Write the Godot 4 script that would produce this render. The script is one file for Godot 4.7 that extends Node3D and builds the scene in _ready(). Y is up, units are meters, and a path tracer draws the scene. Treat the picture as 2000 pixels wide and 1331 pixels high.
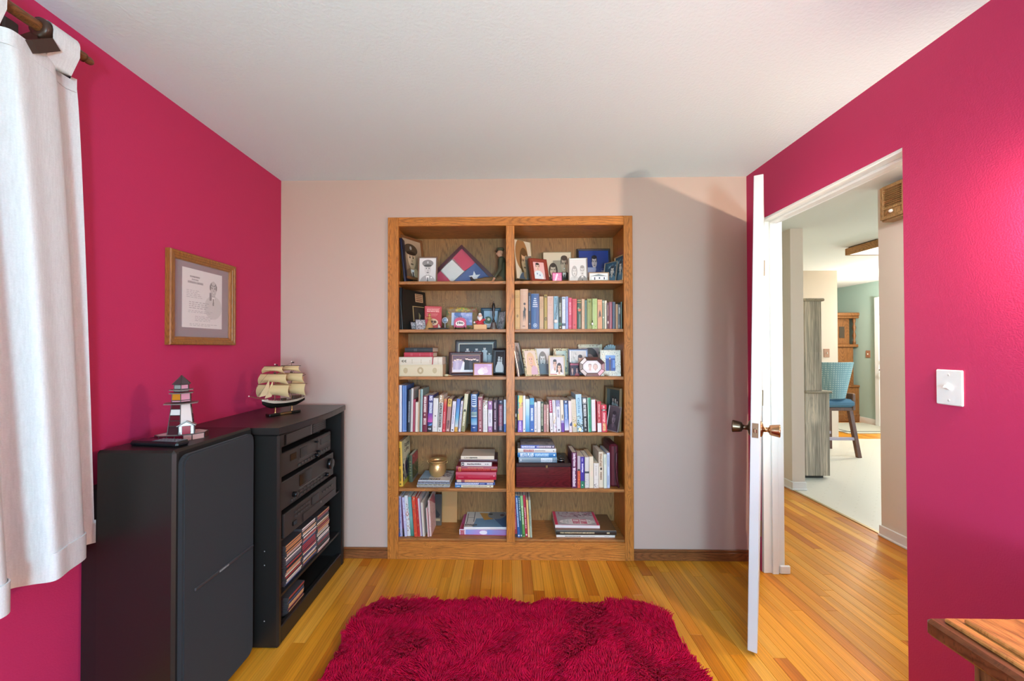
extends Node3D
# A study with crimson side walls, a beige end wall with a built-in oak bookcase, a hi-fi rack and a shaggy rug.
# Units are metres. x to the right, y up, the end wall lies at z = -ZB.

const XL := -1.431
const XR := 1.461
const HC := 2.352
const ZB := 2.409
const WT := 0.115          # thickness of the inner walls
const HK := 2.39           # ceiling height of hall and kitchen
const FOC := 759.4         # focal length, for a picture 2000 pixels wide
const PX := 981.0
const PY := 672.1
const EYE := Vector3(0, 1.3, 0)
var look := Basis.from_euler(Vector3(0.00988, 0.01784, -0.00175))
var mats := {}
var tex := {}
var rng := RandomNumberGenerator.new()
var atlas_img: Image       # the spines of all books
var print_img: Image       # pictures, pages and covers
var spine_n := 0
var print_at := {}
var shelf_y := [1.715, 1.415, 1.121, 0.775, 0.428, 0.118]

func _ready() -> void:
	rng.seed = 7
	# ---- camera
	var cam := Camera3D.new()
	cam.name = "camera"
	cam.projection = Camera3D.PROJECTION_FRUSTUM
	cam.near = 0.05
	cam.far = 60.0
	cam.size = 1331.0 / FOC * cam.near
	cam.frustum_offset = Vector2((1000.0 - PX) / FOC, -(665.5 - PY) / FOC) * cam.near
	cam.transform = Transform3D(look, EYE)
	add_child(cam)
	cam.current = true
	# ---- sky and exposure
	var sky_mat := ProceduralSkyMaterial.new()
	sky_mat.sky_top_color = Color(0.48, 0.7, 0.92)
	sky_mat.sky_horizon_color = Color(0.79, 0.92, 1.0)
	sky_mat.ground_bottom_color = Color(0.55, 0.64, 0.6)
	sky_mat.ground_horizon_color = Color(0.72, 0.83, 0.88)
	sky_mat.sky_energy_multiplier = 2.8
	sky_mat.ground_energy_multiplier = 2.8
	var sky := Sky.new()
	sky.sky_material = sky_mat
	var env := Environment.new()
	env.background_mode = Environment.BG_SKY
	env.sky = sky
	env.tonemap_mode = Environment.TONE_MAPPER_LINEAR
	env.tonemap_exposure = 1.13
	env.sdfgi_enabled = true
	env.ssao_enabled = true
	env.ssil_enabled = true
	var we := WorldEnvironment.new()
	we.name = "world_environment"
	we.environment = env
	add_child(we)
	# ---- lamps: see lamps() for the fittings
	lamps()
	textures()
	draw_prints()
	atlas_img = Image.create_empty(2048, 2048, false, Image.FORMAT_RGBA8)
	atlas_img.fill(Color(0.5, 0.5, 0.5))
	# one material for all covers and one for all prints; their pictures are filled in at the end
	room()
	hall_and_kitchen()
	bookcase()
	shelves()
	left_side()
	right_side()
	rug()
	M("book_cover").albedo_texture = ImageTexture.create_from_image(atlas_img)
	M("print").albedo_texture = ImageTexture.create_from_image(print_img)

# ------------------------------------------------------------------ where a pixel of the photograph lies on a real plane
func ray(u: float, v: float) -> Vector3:
	return look * Vector3((u - PX) / FOC, -(v - PY) / FOC, -1.0)
func un(u: float, v: float, z: float) -> Vector3:
	var d := ray(u, v)
	return EYE + d * (-z / d.z)

# ------------------------------------------------------------------ scene tree helpers
func thing(called: String, label: String, category: String, at := Vector3.ZERO, group := "", turn := 0.0) -> Node3D:
	var o := Node3D.new()
	add_named(o, called, self)
	o.position = at
	o.rotation.y = turn
	tag(o, label, category, group)
	return o
func tag(o: Node, label: String, category: String, group := "", kind := "") -> void:
	o.set_meta("label", label)
	o.set_meta("category", category)
	if group: o.set_meta("group", group)
	if kind: o.set_meta("kind", kind)
var taken := {}
func add_named(o: Node, called: String, parent: Node) -> void:
	var key := str(parent.get_instance_id()) + called
	var n: int = taken.get(key, 0)
	taken[key] = n + 1
	o.name = called if n == 0 else "%s_%03d" % [called, n]
	parent.add_child(o, true)
func part(called: String, g: Geo, m: Material, parent: Node) -> MeshInstance3D:
	var mi := MeshInstance3D.new()
	mi.mesh = g.done()
	mi.material_override = m
	add_named(mi, called, parent)
	return mi
func same(called: String, mesh: Mesh, m: Material, parent: Node, xf := Transform3D()) -> MeshInstance3D:
	var mi := MeshInstance3D.new()
	mi.mesh = mesh
	mi.material_override = m
	mi.transform = xf
	add_named(mi, called, parent)
	return mi
func struct(called: String, label: String, category: String, g: Geo, m: Material) -> MeshInstance3D:
	var mi := part(called, g, m, self)
	tag(mi, label, category, "", "structure")
	return mi
func solid(called: String, label: String, category: String, g: Geo, m: Material, group := "") -> MeshInstance3D:
	var mi := part(called, g, m, self)
	tag(mi, label, category, group)
	return mi

# ------------------------------------------------------------------ shapes
class Geo:
	var st := SurfaceTool.new()
	var xf := Transform3D()
	var uvr := Rect2()
	func _init() -> void:
		st.begin(Mesh.PRIMITIVE_TRIANGLES)
		flat()
	func flat() -> Geo:
		st.set_smooth_group(-1)
		return self
	func smooth(n := 1) -> Geo:
		st.set_smooth_group(n)
		return self
	func v(p: Vector3, uv: Vector2) -> void:
		st.set_uv(uv)
		st.add_vertex(xf * p)
	func tri(a: Vector3, b: Vector3, c: Vector3, ua := Vector2(-9, 0), ub := Vector2.ZERO, uc := Vector2.ZERO) -> void:   # counter-clockwise from outside
		if ua.x == -9:
			ua = uvr.get_center(); ub = ua; uc = ua
		v(a, ua); v(c, uc); v(b, ub)
	func quad(a: Vector3, b: Vector3, c: Vector3, d: Vector3, r := Rect2(-9, 0, 0, 0)) -> void:      # lower left, lower right, upper right, upper left
		if r.position.x == -9: r = Rect2(uvr.get_center(), Vector2.ZERO)
		var ua := Vector2(r.position.x, r.end.y)
		var ub := r.end
		var uc := Vector2(r.end.x, r.position.y)
		var ud := r.position
		tri(a, b, c, ua, ub, uc)
		tri(a, c, d, ua, uc, ud)
	func hull(p: Array, inside: Vector3) -> void:    # a flat convex face, turned away from a point inside
		var n: Vector3 = (p[1] - p[0]).cross(p[2] - p[0])
		if n.dot(p[0] - inside) < 0:
			p = p.duplicate(); p.reverse()
		for i in range(1, p.size() - 1):
			tri(p[0], p[i], p[i + 1])
	func box(c: Vector3, s: Vector3, bev := 0.0) -> Geo:
		var h := s / 2
		bev = minf(bev, 0.49 * minf(s.x, minf(s.y, s.z)))
		for ax in 3:
			var bx := (ax + 1) % 3
			var cx := (ax + 2) % 3
			for sg in [-1.0, 1.0]:
				var f := []
				for q in [[-1, -1], [1, -1], [1, 1], [-1, 1]]:
					var p := Vector3.ZERO
					p[ax] = sg * h[ax]
					p[bx] = q[0] * (h[bx] - bev)
					p[cx] = q[1] * (h[cx] - bev)
					f.append(c + p)
				hull(f, c)
			if bev > 0:
				for s1 in [-1.0, 1.0]:
					for s2 in [-1.0, 1.0]:
						var f := []
						for q in [[0, -1], [0, 1], [1, 1], [1, -1]]:
							var p := Vector3.ZERO
							p[ax] = q[1] * (h[ax] - bev)
							p[bx] = s1 * (h[bx] - (bev if q[0] == 0 else 0.0))
							p[cx] = s2 * (h[cx] - (0.0 if q[0] == 0 else bev))
							f.append(c + p)
						hull(f, c)
		if bev > 0:
			for i in 8:
				var s3 := Vector3(1 if i & 1 else -1, 1 if i & 2 else -1, 1 if i & 4 else -1)
				var f := []
				for ax in 3:
					var p := s3 * (h - Vector3.ONE * bev)
					p[ax] = s3[ax] * h[ax]
					f.append(c + p)
				hull(f, c)
		return self
	func span(a: Vector3, b: Vector3, bev := 0.0) -> Geo:
		return box((a + b) / 2, (b - a).abs(), bev)
	func lathe(prof: Array, n := 16, at := Vector3.ZERO, soft := true) -> Geo:     # Vector2(radius, height), bottom to top
		st.set_smooth_group(1 if soft else -1)
		for k in n:
			var a := TAU * k / n
			var b := TAU * (k + 1) / n
			var ca := Vector3(cos(a), 0, -sin(a))
			var cb := Vector3(cos(b), 0, -sin(b))
			for i in prof.size() - 1:
				var p: Vector2 = prof[i]
				var q: Vector2 = prof[i + 1]
				var yp := Vector3(0, p.y, 0) + at
				var yq := Vector3(0, q.y, 0) + at
				if p.x > 1e-6: tri(ca * p.x + yp, cb * p.x + yp, cb * q.x + yq)
				if q.x > 1e-6: tri(ca * p.x + yp, cb * q.x + yq, ca * q.x + yq)
		st.set_smooth_group(-1)
		return self
	func tube(pts: Array, r: float, n := 6, r2 := -1.0) -> Geo:
		if r2 < 0: r2 = r
		var rings := []
		for i in pts.size():
			var d: Vector3 = (pts[mini(i + 1, pts.size() - 1)] - pts[maxi(i - 1, 0)]).normalized()
			var s := d.cross(Vector3.UP if absf(d.y) < 0.9 else Vector3.RIGHT).normalized()
			var t := s.cross(d).normalized()
			var rr := lerpf(r, r2, float(i) / maxf(1, pts.size() - 1))
			var ring := []
			for k in n:
				var a := TAU * k / n
				ring.append(pts[i] + (s * cos(a) + t * sin(a)) * rr)
			rings.append(ring)
		st.set_smooth_group(1)
		for i in pts.size() - 1:
			for k in n:
				var k2 := (k + 1) % n
				quad(rings[i][k], rings[i][k2], rings[i + 1][k2], rings[i + 1][k])
		st.set_smooth_group(-1)
		hull(rings[0], pts[1])
		hull(rings[-1], pts[-2])
		return self
	func bar(a: Vector3, b: Vector3, w: float, t: float, up := Vector3.UP) -> Geo:       # a straight stick of rectangular section
		var d := (b - a).normalized()
		var s := d.cross(up).normalized() * (w / 2)
		var u := s.cross(d).normalized() * (t / 2)
		var c := (a + b) / 2
		var e := [a - s - u, a + s - u, a + s + u, a - s + u]
		var f := [b - s - u, b + s - u, b + s + u, b - s + u]
		hull(e, c); hull(f, c)
		for k in 4:
			var k2 := (k + 1) % 4
			hull([e[k], e[k2], f[k2], f[k]], c)
		return self
	func prism(poly: PackedVector2Array, z0: float, z1: float) -> Geo:      # a polygon in x and y, thick in z
		if Geometry2D.is_polygon_clockwise(poly):
			pass
		var area := 0.0
		for i in poly.size():
			area += poly[i].cross(poly[(i + 1) % poly.size()])
		if area < 0:
			poly = poly.duplicate(); poly.reverse()
		var t := Geometry2D.triangulate_polygon(poly)
		for i in range(0, t.size(), 3):
			var a := poly[t[i]]
			var b := poly[t[i + 1]]
			var c := poly[t[i + 2]]
			if (b - a).cross(c - a) < 0:
				var h := b; b = c; c = h
			tri(Vector3(a.x, a.y, z1), Vector3(b.x, b.y, z1), Vector3(c.x, c.y, z1))
			tri(Vector3(a.x, a.y, z0), Vector3(c.x, c.y, z0), Vector3(b.x, b.y, z0))
		for i in poly.size():
			var a := poly[i]
			var b := poly[(i + 1) % poly.size()]
			quad(Vector3(a.x, a.y, z0), Vector3(b.x, b.y, z0), Vector3(b.x, b.y, z1), Vector3(a.x, a.y, z1))
		return self
	func ball(c: Vector3, r: Vector3, n := 10, m := 6) -> Geo:
		var keep := xf
		xf = xf * Transform3D(Basis.from_scale(r), c)
		var prof := []
		for i in m + 1:
			var a := -PI / 2 + PI * i / m
			prof.append(Vector2(cos(a) if i > 0 and i < m else 0.0, sin(a)))
		lathe(prof, n)
		xf = keep
		return self
	func grid(f: Callable, nu: int, nv: int, both := false, r := Rect2(-9, 0, 0, 0)) -> Geo:   # f(s, t) on the unit square, seen from where s goes right and t up
		st.set_smooth_group(2)
		for i in nu:
			for j in nv:
				var s0 := float(i) / nu
				var s1 := float(i + 1) / nu
				var t0 := float(j) / nv
				var t1 := float(j + 1) / nv
				var rr := r
				if r.position.x != -9:
					rr = Rect2(r.position.x + s0 * r.size.x, r.position.y + (1 - t1) * r.size.y, (s1 - s0) * r.size.x, (t1 - t0) * r.size.y)
				quad(f.call(s0, t0), f.call(s1, t0), f.call(s1, t1), f.call(s0, t1), rr)
		if both:
			st.set_smooth_group(3)
			for i in nu:
				for j in nv:
					var s0 := float(i) / nu
					var s1 := float(i + 1) / nu
					var t0 := float(j) / nv
					var t1 := float(j + 1) / nv
					quad(f.call(s1, t0), f.call(s0, t0), f.call(s0, t1), f.call(s1, t1))
		st.set_smooth_group(-1)
		return self
	func sheet(f: Callable, nu: int, nv: int, thick: Vector3) -> Geo:   # a curved sheet with a real thickness
		grid(f, nu, nv)
		var back := func(s: float, t: float) -> Vector3: return f.call(1.0 - s, t) - thick
		grid(back, nu, nv)
		st.set_smooth_group(-1)
		for i in nu:
			var s0 := float(i) / nu
			var s1 := float(i + 1) / nu
			for t in [0.0, 1.0]:
				var a: Vector3 = f.call(s0 if t == 0.0 else s1, t)
				var b: Vector3 = f.call(s1 if t == 0.0 else s0, t)
				quad(a - thick, b - thick, b, a)
		for j in nv:
			var t0 := float(j) / nv
			var t1 := float(j + 1) / nv
			for s in [0.0, 1.0]:
				var a: Vector3 = f.call(s, t1 if s == 0.0 else t0)
				var b: Vector3 = f.call(s, t0 if s == 0.0 else t1)
				quad(a - thick, b - thick, b, a)
		return self
	func done() -> ArrayMesh:
		st.generate_normals()
		st.index()
		return st.commit()

func geo() -> Geo:
	return Geo.new()

# Soft bodies: tapered capsules joined by a smooth minimum and meshed as surface nets.
func body(bones: Array, cell: float, k: float) -> ArrayMesh:
	var lo := Vector3.INF
	var hi := -Vector3.INF
	for b in bones:
		var r: float = maxf(b[2], b[3]) + 4 * k + 2 * cell
		lo = lo.min(b[0].min(b[1]) - Vector3.ONE * r)
		hi = hi.max(b[0].max(b[1]) + Vector3.ONE * r)
	var n := Vector3i(((hi - lo) / cell).ceil()) + Vector3i.ONE
	var sum := PackedFloat32Array()
	sum.resize(n.x * n.y * n.z)
	for b in bones:
		var a: Vector3 = b[0]
		var ab: Vector3 = b[1] - a
		var l2 := maxf(ab.length_squared(), 1e-9)
		var reach: float = maxf(b[2], b[3]) + 4 * k + cell
		var i0 := Vector3i(((a.min(b[1]) - Vector3.ONE * reach - lo) / cell).floor()).clamp(Vector3i.ZERO, n - Vector3i.ONE)
		var i1 := Vector3i(((a.max(b[1]) + Vector3.ONE * reach - lo) / cell).ceil()).clamp(Vector3i.ZERO, n - Vector3i.ONE)
		for z in range(i0.z, i1.z + 1):
			for y in range(i0.y, i1.y + 1):
				for x in range(i0.x, i1.x + 1):
					var p := lo + Vector3(x, y, z) * cell - a
					var t := clampf(p.dot(ab) / l2, 0, 1)
					var d: float = (p - ab * t).length() - lerpf(b[2], b[3], t)
					sum[x + n.x * (y + n.y * z)] += exp(-d / k)
	var val := PackedFloat32Array()
	val.resize(sum.size())
	for i in sum.size():
		val[i] = -k * log(maxf(sum[i], 1e-20))
	var vid := {}
	var vs := PackedVector3Array()
	var ns := PackedVector3Array()
	var idx := PackedInt32Array()
	var off := []
	for c in 8:
		off.append(Vector3i(c & 1, (c >> 1) & 1, (c >> 2) & 1))
	for z in n.z - 1:
		for y in n.y - 1:
			for x in n.x - 1:
				var at := x + n.x * (y + n.y * z)
				var inside := 0
				var f := []
				for c in 8:
					var o: Vector3i = off[c]
					var w := val[at + o.x + n.x * (o.y + n.y * o.z)]
					f.append(w)
					if w < 0: inside += 1
				if inside == 0 or inside == 8: continue
				var q := Vector3.ZERO
				var cnt := 0
				for c in 8:
					for ax in 3:
						if (c >> ax) & 1: continue
						var e := c | (1 << ax)
						if (f[c] < 0) != (f[e] < 0):
							var t: float = f[c] / (f[c] - f[e])
							q += Vector3(off[c]).lerp(Vector3(off[e]), t)
							cnt += 1
				vid[at] = vs.size()
				vs.append(lo + (Vector3(x, y, z) + q / cnt) * cell)
				ns.append(Vector3(f[1] + f[3] + f[5] + f[7] - f[0] - f[2] - f[4] - f[6], f[2] + f[3] + f[6] + f[7] - f[0] - f[1] - f[4] - f[5], f[4] + f[5] + f[6] + f[7] - f[0] - f[1] - f[2] - f[3]).normalized())
	var step := [1, n.x, n.x * n.y]
	for at in vid:
		for ax in 3:
			var s: int = step[ax]
			if at + s >= val.size(): continue
			if (val[at] < 0) == (val[at + s] < 0): continue
			var s1: int = step[(ax + 1) % 3]
			var s2: int = step[(ax + 2) % 3]
			if not (vid.has(at - s1) and vid.has(at - s2) and vid.has(at - s1 - s2)): continue
			var a: int = vid[at]
			var b: int = vid[at - s1]
			var c: int = vid[at - s1 - s2]
			var d: int = vid[at - s2]
			if val[at] < 0: idx.append_array([a, c, b, a, d, c])
			else: idx.append_array([a, b, c, a, c, d])
	var arr := []
	arr.resize(Mesh.ARRAY_MAX)
	arr[Mesh.ARRAY_VERTEX] = vs
	arr[Mesh.ARRAY_NORMAL] = ns
	arr[Mesh.ARRAY_INDEX] = idx
	var m := ArrayMesh.new()
	m.add_surface_from_arrays(Mesh.PRIMITIVE_TRIANGLES, arr)
	return m

# ------------------------------------------------------------------ materials
func M(called: String, col := "808080", rough := 0.55, metal := 0.0) -> StandardMaterial3D:
	if mats.has(called): return mats[called]
	var m := StandardMaterial3D.new()
	m.resource_name = called
	m.albedo_color = Color(col)
	m.roughness = rough
	m.metallic = metal
	if called == "book_cover" or called == "print":
		m.albedo_color = Color.WHITE
		m.roughness = 0.42
	mats[called] = m
	return m
func C(col: String, rough := 0.55, metal := 0.0) -> StandardMaterial3D:
	return M("paint_%s_%d_%d" % [col, int(rough * 100), int(metal * 100)], col, rough, metal)
func wood(called: String, col: String, grain: String, scale: Vector3, rough := 0.4, world := false, offset := Vector3.ZERO) -> StandardMaterial3D:
	if mats.has(called): return mats[called]
	var m := M(called, col, rough)
	m.albedo_texture = tex[grain]
	m.uv1_triplanar = true
	m.uv1_world_triplanar = world
	m.uv1_scale = scale
	m.uv1_offset = offset
	m.uv1_triplanar_sharpness = 8.0
	return m
func gray_noise(w: int, h: int, freq: float, sd: int, oct := 3) -> Image:
	var n := FastNoiseLite.new()
	n.seed = sd
	n.noise_type = FastNoiseLite.TYPE_SIMPLEX_SMOOTH
	n.frequency = freq
	n.fractal_octaves = oct
	return n.get_seamless_image(w, h)
func textures() -> void:
	# oak: cathedral rings, fine streaks and short dark pores, grain along the height of the picture
	var rings := gray_noise(128, 64, 0.011, 3, 2)
	rings.convert(Image.FORMAT_RF)
	rings.resize(512, 512, Image.INTERPOLATE_CUBIC)
	var streak := gray_noise(256, 16, 0.12, 5, 3)
	streak.convert(Image.FORMAT_RF)
	streak.resize(512, 512, Image.INTERPOLATE_CUBIC)
	var fine := gray_noise(256, 24, 0.35, 9, 2)
	fine.convert(Image.FORMAT_RF)
	fine.resize(512, 512, Image.INTERPOLATE_CUBIC)
	var oak := Image.create_empty(512, 512, false, Image.FORMAT_RGBA8)
	var plain := Image.create_empty(512, 512, false, Image.FORMAT_RGBA8)
	var barn := Image.create_empty(512, 512, false, Image.FORMAT_RGBA8)
	for y in 512:
		for x in 512:
			var r := rings.get_pixel(x, y).r
			var s := streak.get_pixel(x, y).r
			var f := fine.get_pixel(x, y).r
			var ring := absf(fposmod(r * 14.0 + s * 0.5, 1.0) - 0.5) * 2.0
			ring = ring * ring * ring
			var t := clampf(0.86 + 0.16 * (s - 0.5) + 0.16 * (f - 0.5) - 0.2 * ring, 0.35, 1.0)
			oak.set_pixel(x, y, Color(t, t * lerpf(0.94, 1.0, t), t * lerpf(0.82, 1.0, t)))
			var q := clampf(0.92 + 0.14 * (s - 0.5) + 0.06 * (f - 0.5) + 0.14 * (r - 0.5), 0.4, 1.0)
			plain.set_pixel(x, y, Color(q, q * lerpf(0.94, 1.0, q), q * lerpf(0.84, 1.0, q)))
			var w := clampf(0.85 + 0.4 * (s - 0.5) + 0.25 * (f - 0.5) - 0.1 * ring * r + 0.3 * (r - 0.5), 0.3, 1.0)
			barn.set_pixel(x, y, Color(w, w * 0.97, w * 0.92))
	for i in 2600:
		var x := rng.randi_range(0, 510)
		var y := rng.randi_range(0, 500)
		var c := oak.get_pixel(x, y)
		oak.fill_rect(Rect2i(x, y, 1, rng.randi_range(5, 16)), Color(c.r * 0.8, c.g * 0.76, c.b * 0.7))
	for im in [["oak", oak], ["plain", plain], ["barn", barn]]:
		tex[im[0] + "_v"] = ImageTexture.create_from_image(im[1])
		var turned: Image = im[1].duplicate()
		turned.rotate_90(CLOCKWISE)
		tex[im[0] + "_u"] = ImageTexture.create_from_image(turned)
	tex.bump = ImageTexture.create_from_image(gray_noise(256, 256, 0.06, 21, 4))
	# cloth: a fine weave
	var weave := Image.create_empty(128, 128, false, Image.FORMAT_RGBA8)
	for y in 128:
		for x in 128:
			var a := 0.5 + 0.5 * sin(TAU * x / 4.0) * (1.0 if (y / 4) % 2 == 0 else -1.0)
			var t := clampf(0.82 + 0.1 * a + rng.randf_range(-0.07, 0.07), 0, 1)
			weave.set_pixel(x, y, Color(t, t, t))
	tex.weave = ImageTexture.create_from_image(weave)
	# slubbed linen for the curtain
	var slub := gray_noise(256, 64, 0.09, 31, 3)
	var linen := Image.create_empty(256, 256, false, Image.FORMAT_RGBA8)
	slub.convert(Image.FORMAT_RF)
	var slub_a := slub.duplicate()
	slub_a.resize(64, 256, Image.INTERPOLATE_CUBIC)
	slub.resize(256, 256, Image.INTERPOLATE_CUBIC)
	for y in 256:
		for x in 256:
			var t := clampf(0.95 + 0.07 * (slub_a.get_pixel(x % 64, y).r - 0.5) + rng.randf_range(-0.025, 0.025), 0, 1)
			linen.set_pixel(x, y, Color(t, t, t))
	tex.linen = ImageTexture.create_from_image(linen)
	# vinyl: cream sheet with small pale lozenges in rows
	var vin := Image.create_empty(128, 128, false, Image.FORMAT_RGBA8)
	vin.fill(Color("f1ebdc"))
	for q in [[0, 0], [64, 64]]:
		for k in 12:
			vin.fill_rect(Rect2i(q[0] + 24 - k, q[1] + 20 + absi(k - 6), 2 * k if k < 7 else 2 * (12 - k), 1), Color("d9d0bb"))
	tex.vinyl = ImageTexture.create_from_image(vin)
	# teal upholstery with small pale lozenges
	var teal := Image.create_empty(128, 128, false, Image.FORMAT_RGBA8)
	for y in 128:
		for x in 128:
			var d := absf(fposmod(x / 16.0, 1.0) - 0.5) + absf(fposmod(y / 16.0, 1.0) - 0.5)
			teal.set_pixel(x, y, Color("7c9c9e") if d > 0.3 else Color("c3cfca"))
	tex.teal = ImageTexture.create_from_image(teal)

# ------------------------------------------------------------------ lettering and print
var faces := {}
func face(f: String) -> RID:
	if not faces.has(f):
		var s := SystemFont.new()
		s.font_names = PackedStringArray(["Droid Serif" if f in "RB" else "Droid Sans"])
		s.font_weight = 700 if f in "BK" else 400
		faces[f] = [s, s.get_rids()[0]]
	return faces[f][1]
var words_done := {}
func words(text: String, f: String) -> Image:      # white letters on nothing, cropped to their box
	if words_done.has(f + text): return words_done[f + text]
	var ts := TextServerManager.get_primary_interface()
	var r := face(f)
	var px := 40
	var sz := Vector2i(px, 0)
	var gl := []
	var x := 4.0
	for ch in text:
		var g := ts.font_get_glyph_index(r, px, ch.unicode_at(0), 0)
		ts.font_render_glyph(r, sz, g)
		gl.append([g, x])
		x += ts.font_get_glyph_advance(r, px, g).x
	var im := Image.create_empty(int(x) + 8, 64, false, Image.FORMAT_RGBA8)
	im.fill(Color(1, 1, 1, 0))
	var pages := {}
	for q in gl:
		var n := ts.font_get_glyph_texture_idx(r, sz, q[0])
		if n < 0: continue
		if not pages.has(n):
			var p := ts.font_get_texture_image(r, sz, n)
			p.convert(Image.FORMAT_RGBA8)
			pages[n] = p
		var uv := Rect2i(ts.font_get_glyph_uv_rect(r, sz, q[0]))
		var o := ts.font_get_glyph_offset(r, sz, q[0])
		im.blend_rect(pages[n], uv, Vector2i(int(q[1] + o.x), int(46 + o.y)))
	var used := im.get_used_rect()
	if used.size.x > 0: im = im.get_region(used)
	words_done[f + text] = im
	return im
func put_words(dst: Image, r: Rect2i, col: Color, f: String, text: String, down: bool) -> void:
	var im: Image = words(text, f).duplicate()
	if down: im.rotate_90(CLOCKWISE)
	var s := Vector2(im.get_size())
	if s.x < 1 or s.y < 1 or r.size.x < 1 or r.size.y < 1: return
	im.resize(r.size.x, r.size.y, Image.INTERPOLATE_LANCZOS if r.size.x < s.x else Image.INTERPOLATE_BILINEAR)
	var ink := Image.create_empty(r.size.x, r.size.y, false, Image.FORMAT_RGBA8)
	ink.fill(col)
	dst.blend_rect_mask(ink, im, Rect2i(Vector2i.ZERO, r.size), r.position)
func ell(im: Image, c: Vector2, r: Vector2, col: Color) -> void:
	for y in range(maxi(0, int(c.y - r.y)), mini(im.get_height(), int(c.y + r.y) + 1)):
		var t := (y + 0.5 - c.y) / maxf(r.y, 0.5)
		if absf(t) >= 1: continue
		var w := r.x * sqrt(1 - t * t)
		im.fill_rect(Rect2i(int(round(c.x - w)), y, maxi(1, int(round(2 * w))), 1), col)
func poly(im: Image, pts: Array, col: Color) -> void:
	var y0 := 1e9
	var y1 := -1e9
	for p in pts:
		y0 = minf(y0, p.y); y1 = maxf(y1, p.y)
	for y in range(maxi(0, int(y0)), mini(im.get_height() - 1, int(y1)) + 1):
		var xs := []
		for i in pts.size():
			var a: Vector2 = pts[i]
			var b: Vector2 = pts[(i + 1) % pts.size()]
			if (a.y <= y + 0.5) != (b.y <= y + 0.5):
				xs.append(a.x + (y + 0.5 - a.y) / (b.y - a.y) * (b.x - a.x))
		xs.sort()
		for i in range(0, xs.size() - 1, 2):
			im.fill_rect(Rect2i(int(round(xs[i])), y, maxi(1, int(round(xs[i + 1] - xs[i]))), 1), col)
func head(im: Image, r: Rect2, skin: Color, hair: Color, cloth: Color, how: String) -> void:    # a head and shoulders filling r
	var p := func(x: float, y: float) -> Vector2: return r.position + Vector2(x, y) * r.size
	var s := r.size
	if "f" in how:
		ell(im, p.call(0.5, 0.42), Vector2(0.3, 0.36) * s, hair)
		if "l" in how: ell(im, p.call(0.5, 0.68), Vector2(0.34, 0.42) * s, hair)
	ell(im, p.call(0.5, 1.08), Vector2(0.52, 0.42) * s, cloth)
	poly(im, [p.call(0.41, 0.5), p.call(0.59, 0.5), p.call(0.62, 0.78), p.call(0.5, 0.86), p.call(0.38, 0.78)], skin.darkened(0.12))
	if "m" in how:
		poly(im, [p.call(0.4, 0.7), p.call(0.6, 0.7), p.call(0.5, 1.0)], Color(0.93, 0.92, 0.9))
		poly(im, [p.call(0.47, 0.76), p.call(0.53, 0.76), p.call(0.54, 1.0), p.call(0.46, 1.0)], cloth.darkened(0.5))
	ell(im, p.call(0.5, 0.4), Vector2(0.2, 0.27) * s, skin)
	ell(im, p.call(0.42, 0.42), Vector2(0.1, 0.22) * s, skin.lightened(0.1))
	if "b" in how:
		ell(im, p.call(0.5, 0.24), Vector2(0.17, 0.07) * s, hair)
		ell(im, p.call(0.32, 0.36), Vector2(0.04, 0.1) * s, hair); ell(im, p.call(0.68, 0.36), Vector2(0.04, 0.1) * s, hair)
		ell(im, p.call(0.5, 0.22), Vector2(0.12, 0.07) * s, skin)
	elif "c" in how:
		ell(im, p.call(0.5, 0.17), Vector2(0.34, 0.15) * s, hair)
		ell(im, p.call(0.5, 0.27), Vector2(0.24, 0.05) * s, hair.darkened(0.4))
		ell(im, p.call(0.5, 0.13), Vector2(0.05, 0.05) * s, hair.lightened(0.5))
	else:
		ell(im, p.call(0.5, 0.18), Vector2(0.2, 0.09) * s, hair)
		ell(im, p.call(0.315, 0.3), Vector2(0.03, 0.12) * s, hair); ell(im, p.call(0.685, 0.3), Vector2(0.03, 0.12) * s, hair)
	for x in [0.42, 0.58]:
		ell(im, p.call(x, 0.385), Vector2(0.035, 0.018) * s, hair.darkened(0.5))
		im.fill_rect(Rect2i(Rect2(p.call(x - 0.05, 0.345), Vector2(0.1, 0.016) * s)), hair.darkened(0.2))
	ell(im, p.call(0.51, 0.47), Vector2(0.025, 0.035) * s, skin.darkened(0.18))
	ell(im, p.call(0.5, 0.555), Vector2(0.075, 0.022) * s, skin.darkened(0.45))
	if "s" in how: ell(im, p.call(0.5, 0.552), Vector2(0.06, 0.014) * s, Color(0.95, 0.93, 0.9))
	if "g" in how:
		ell(im, p.call(0.5, 0.5), Vector2(0.09, 0.012) * s, hair)
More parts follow.
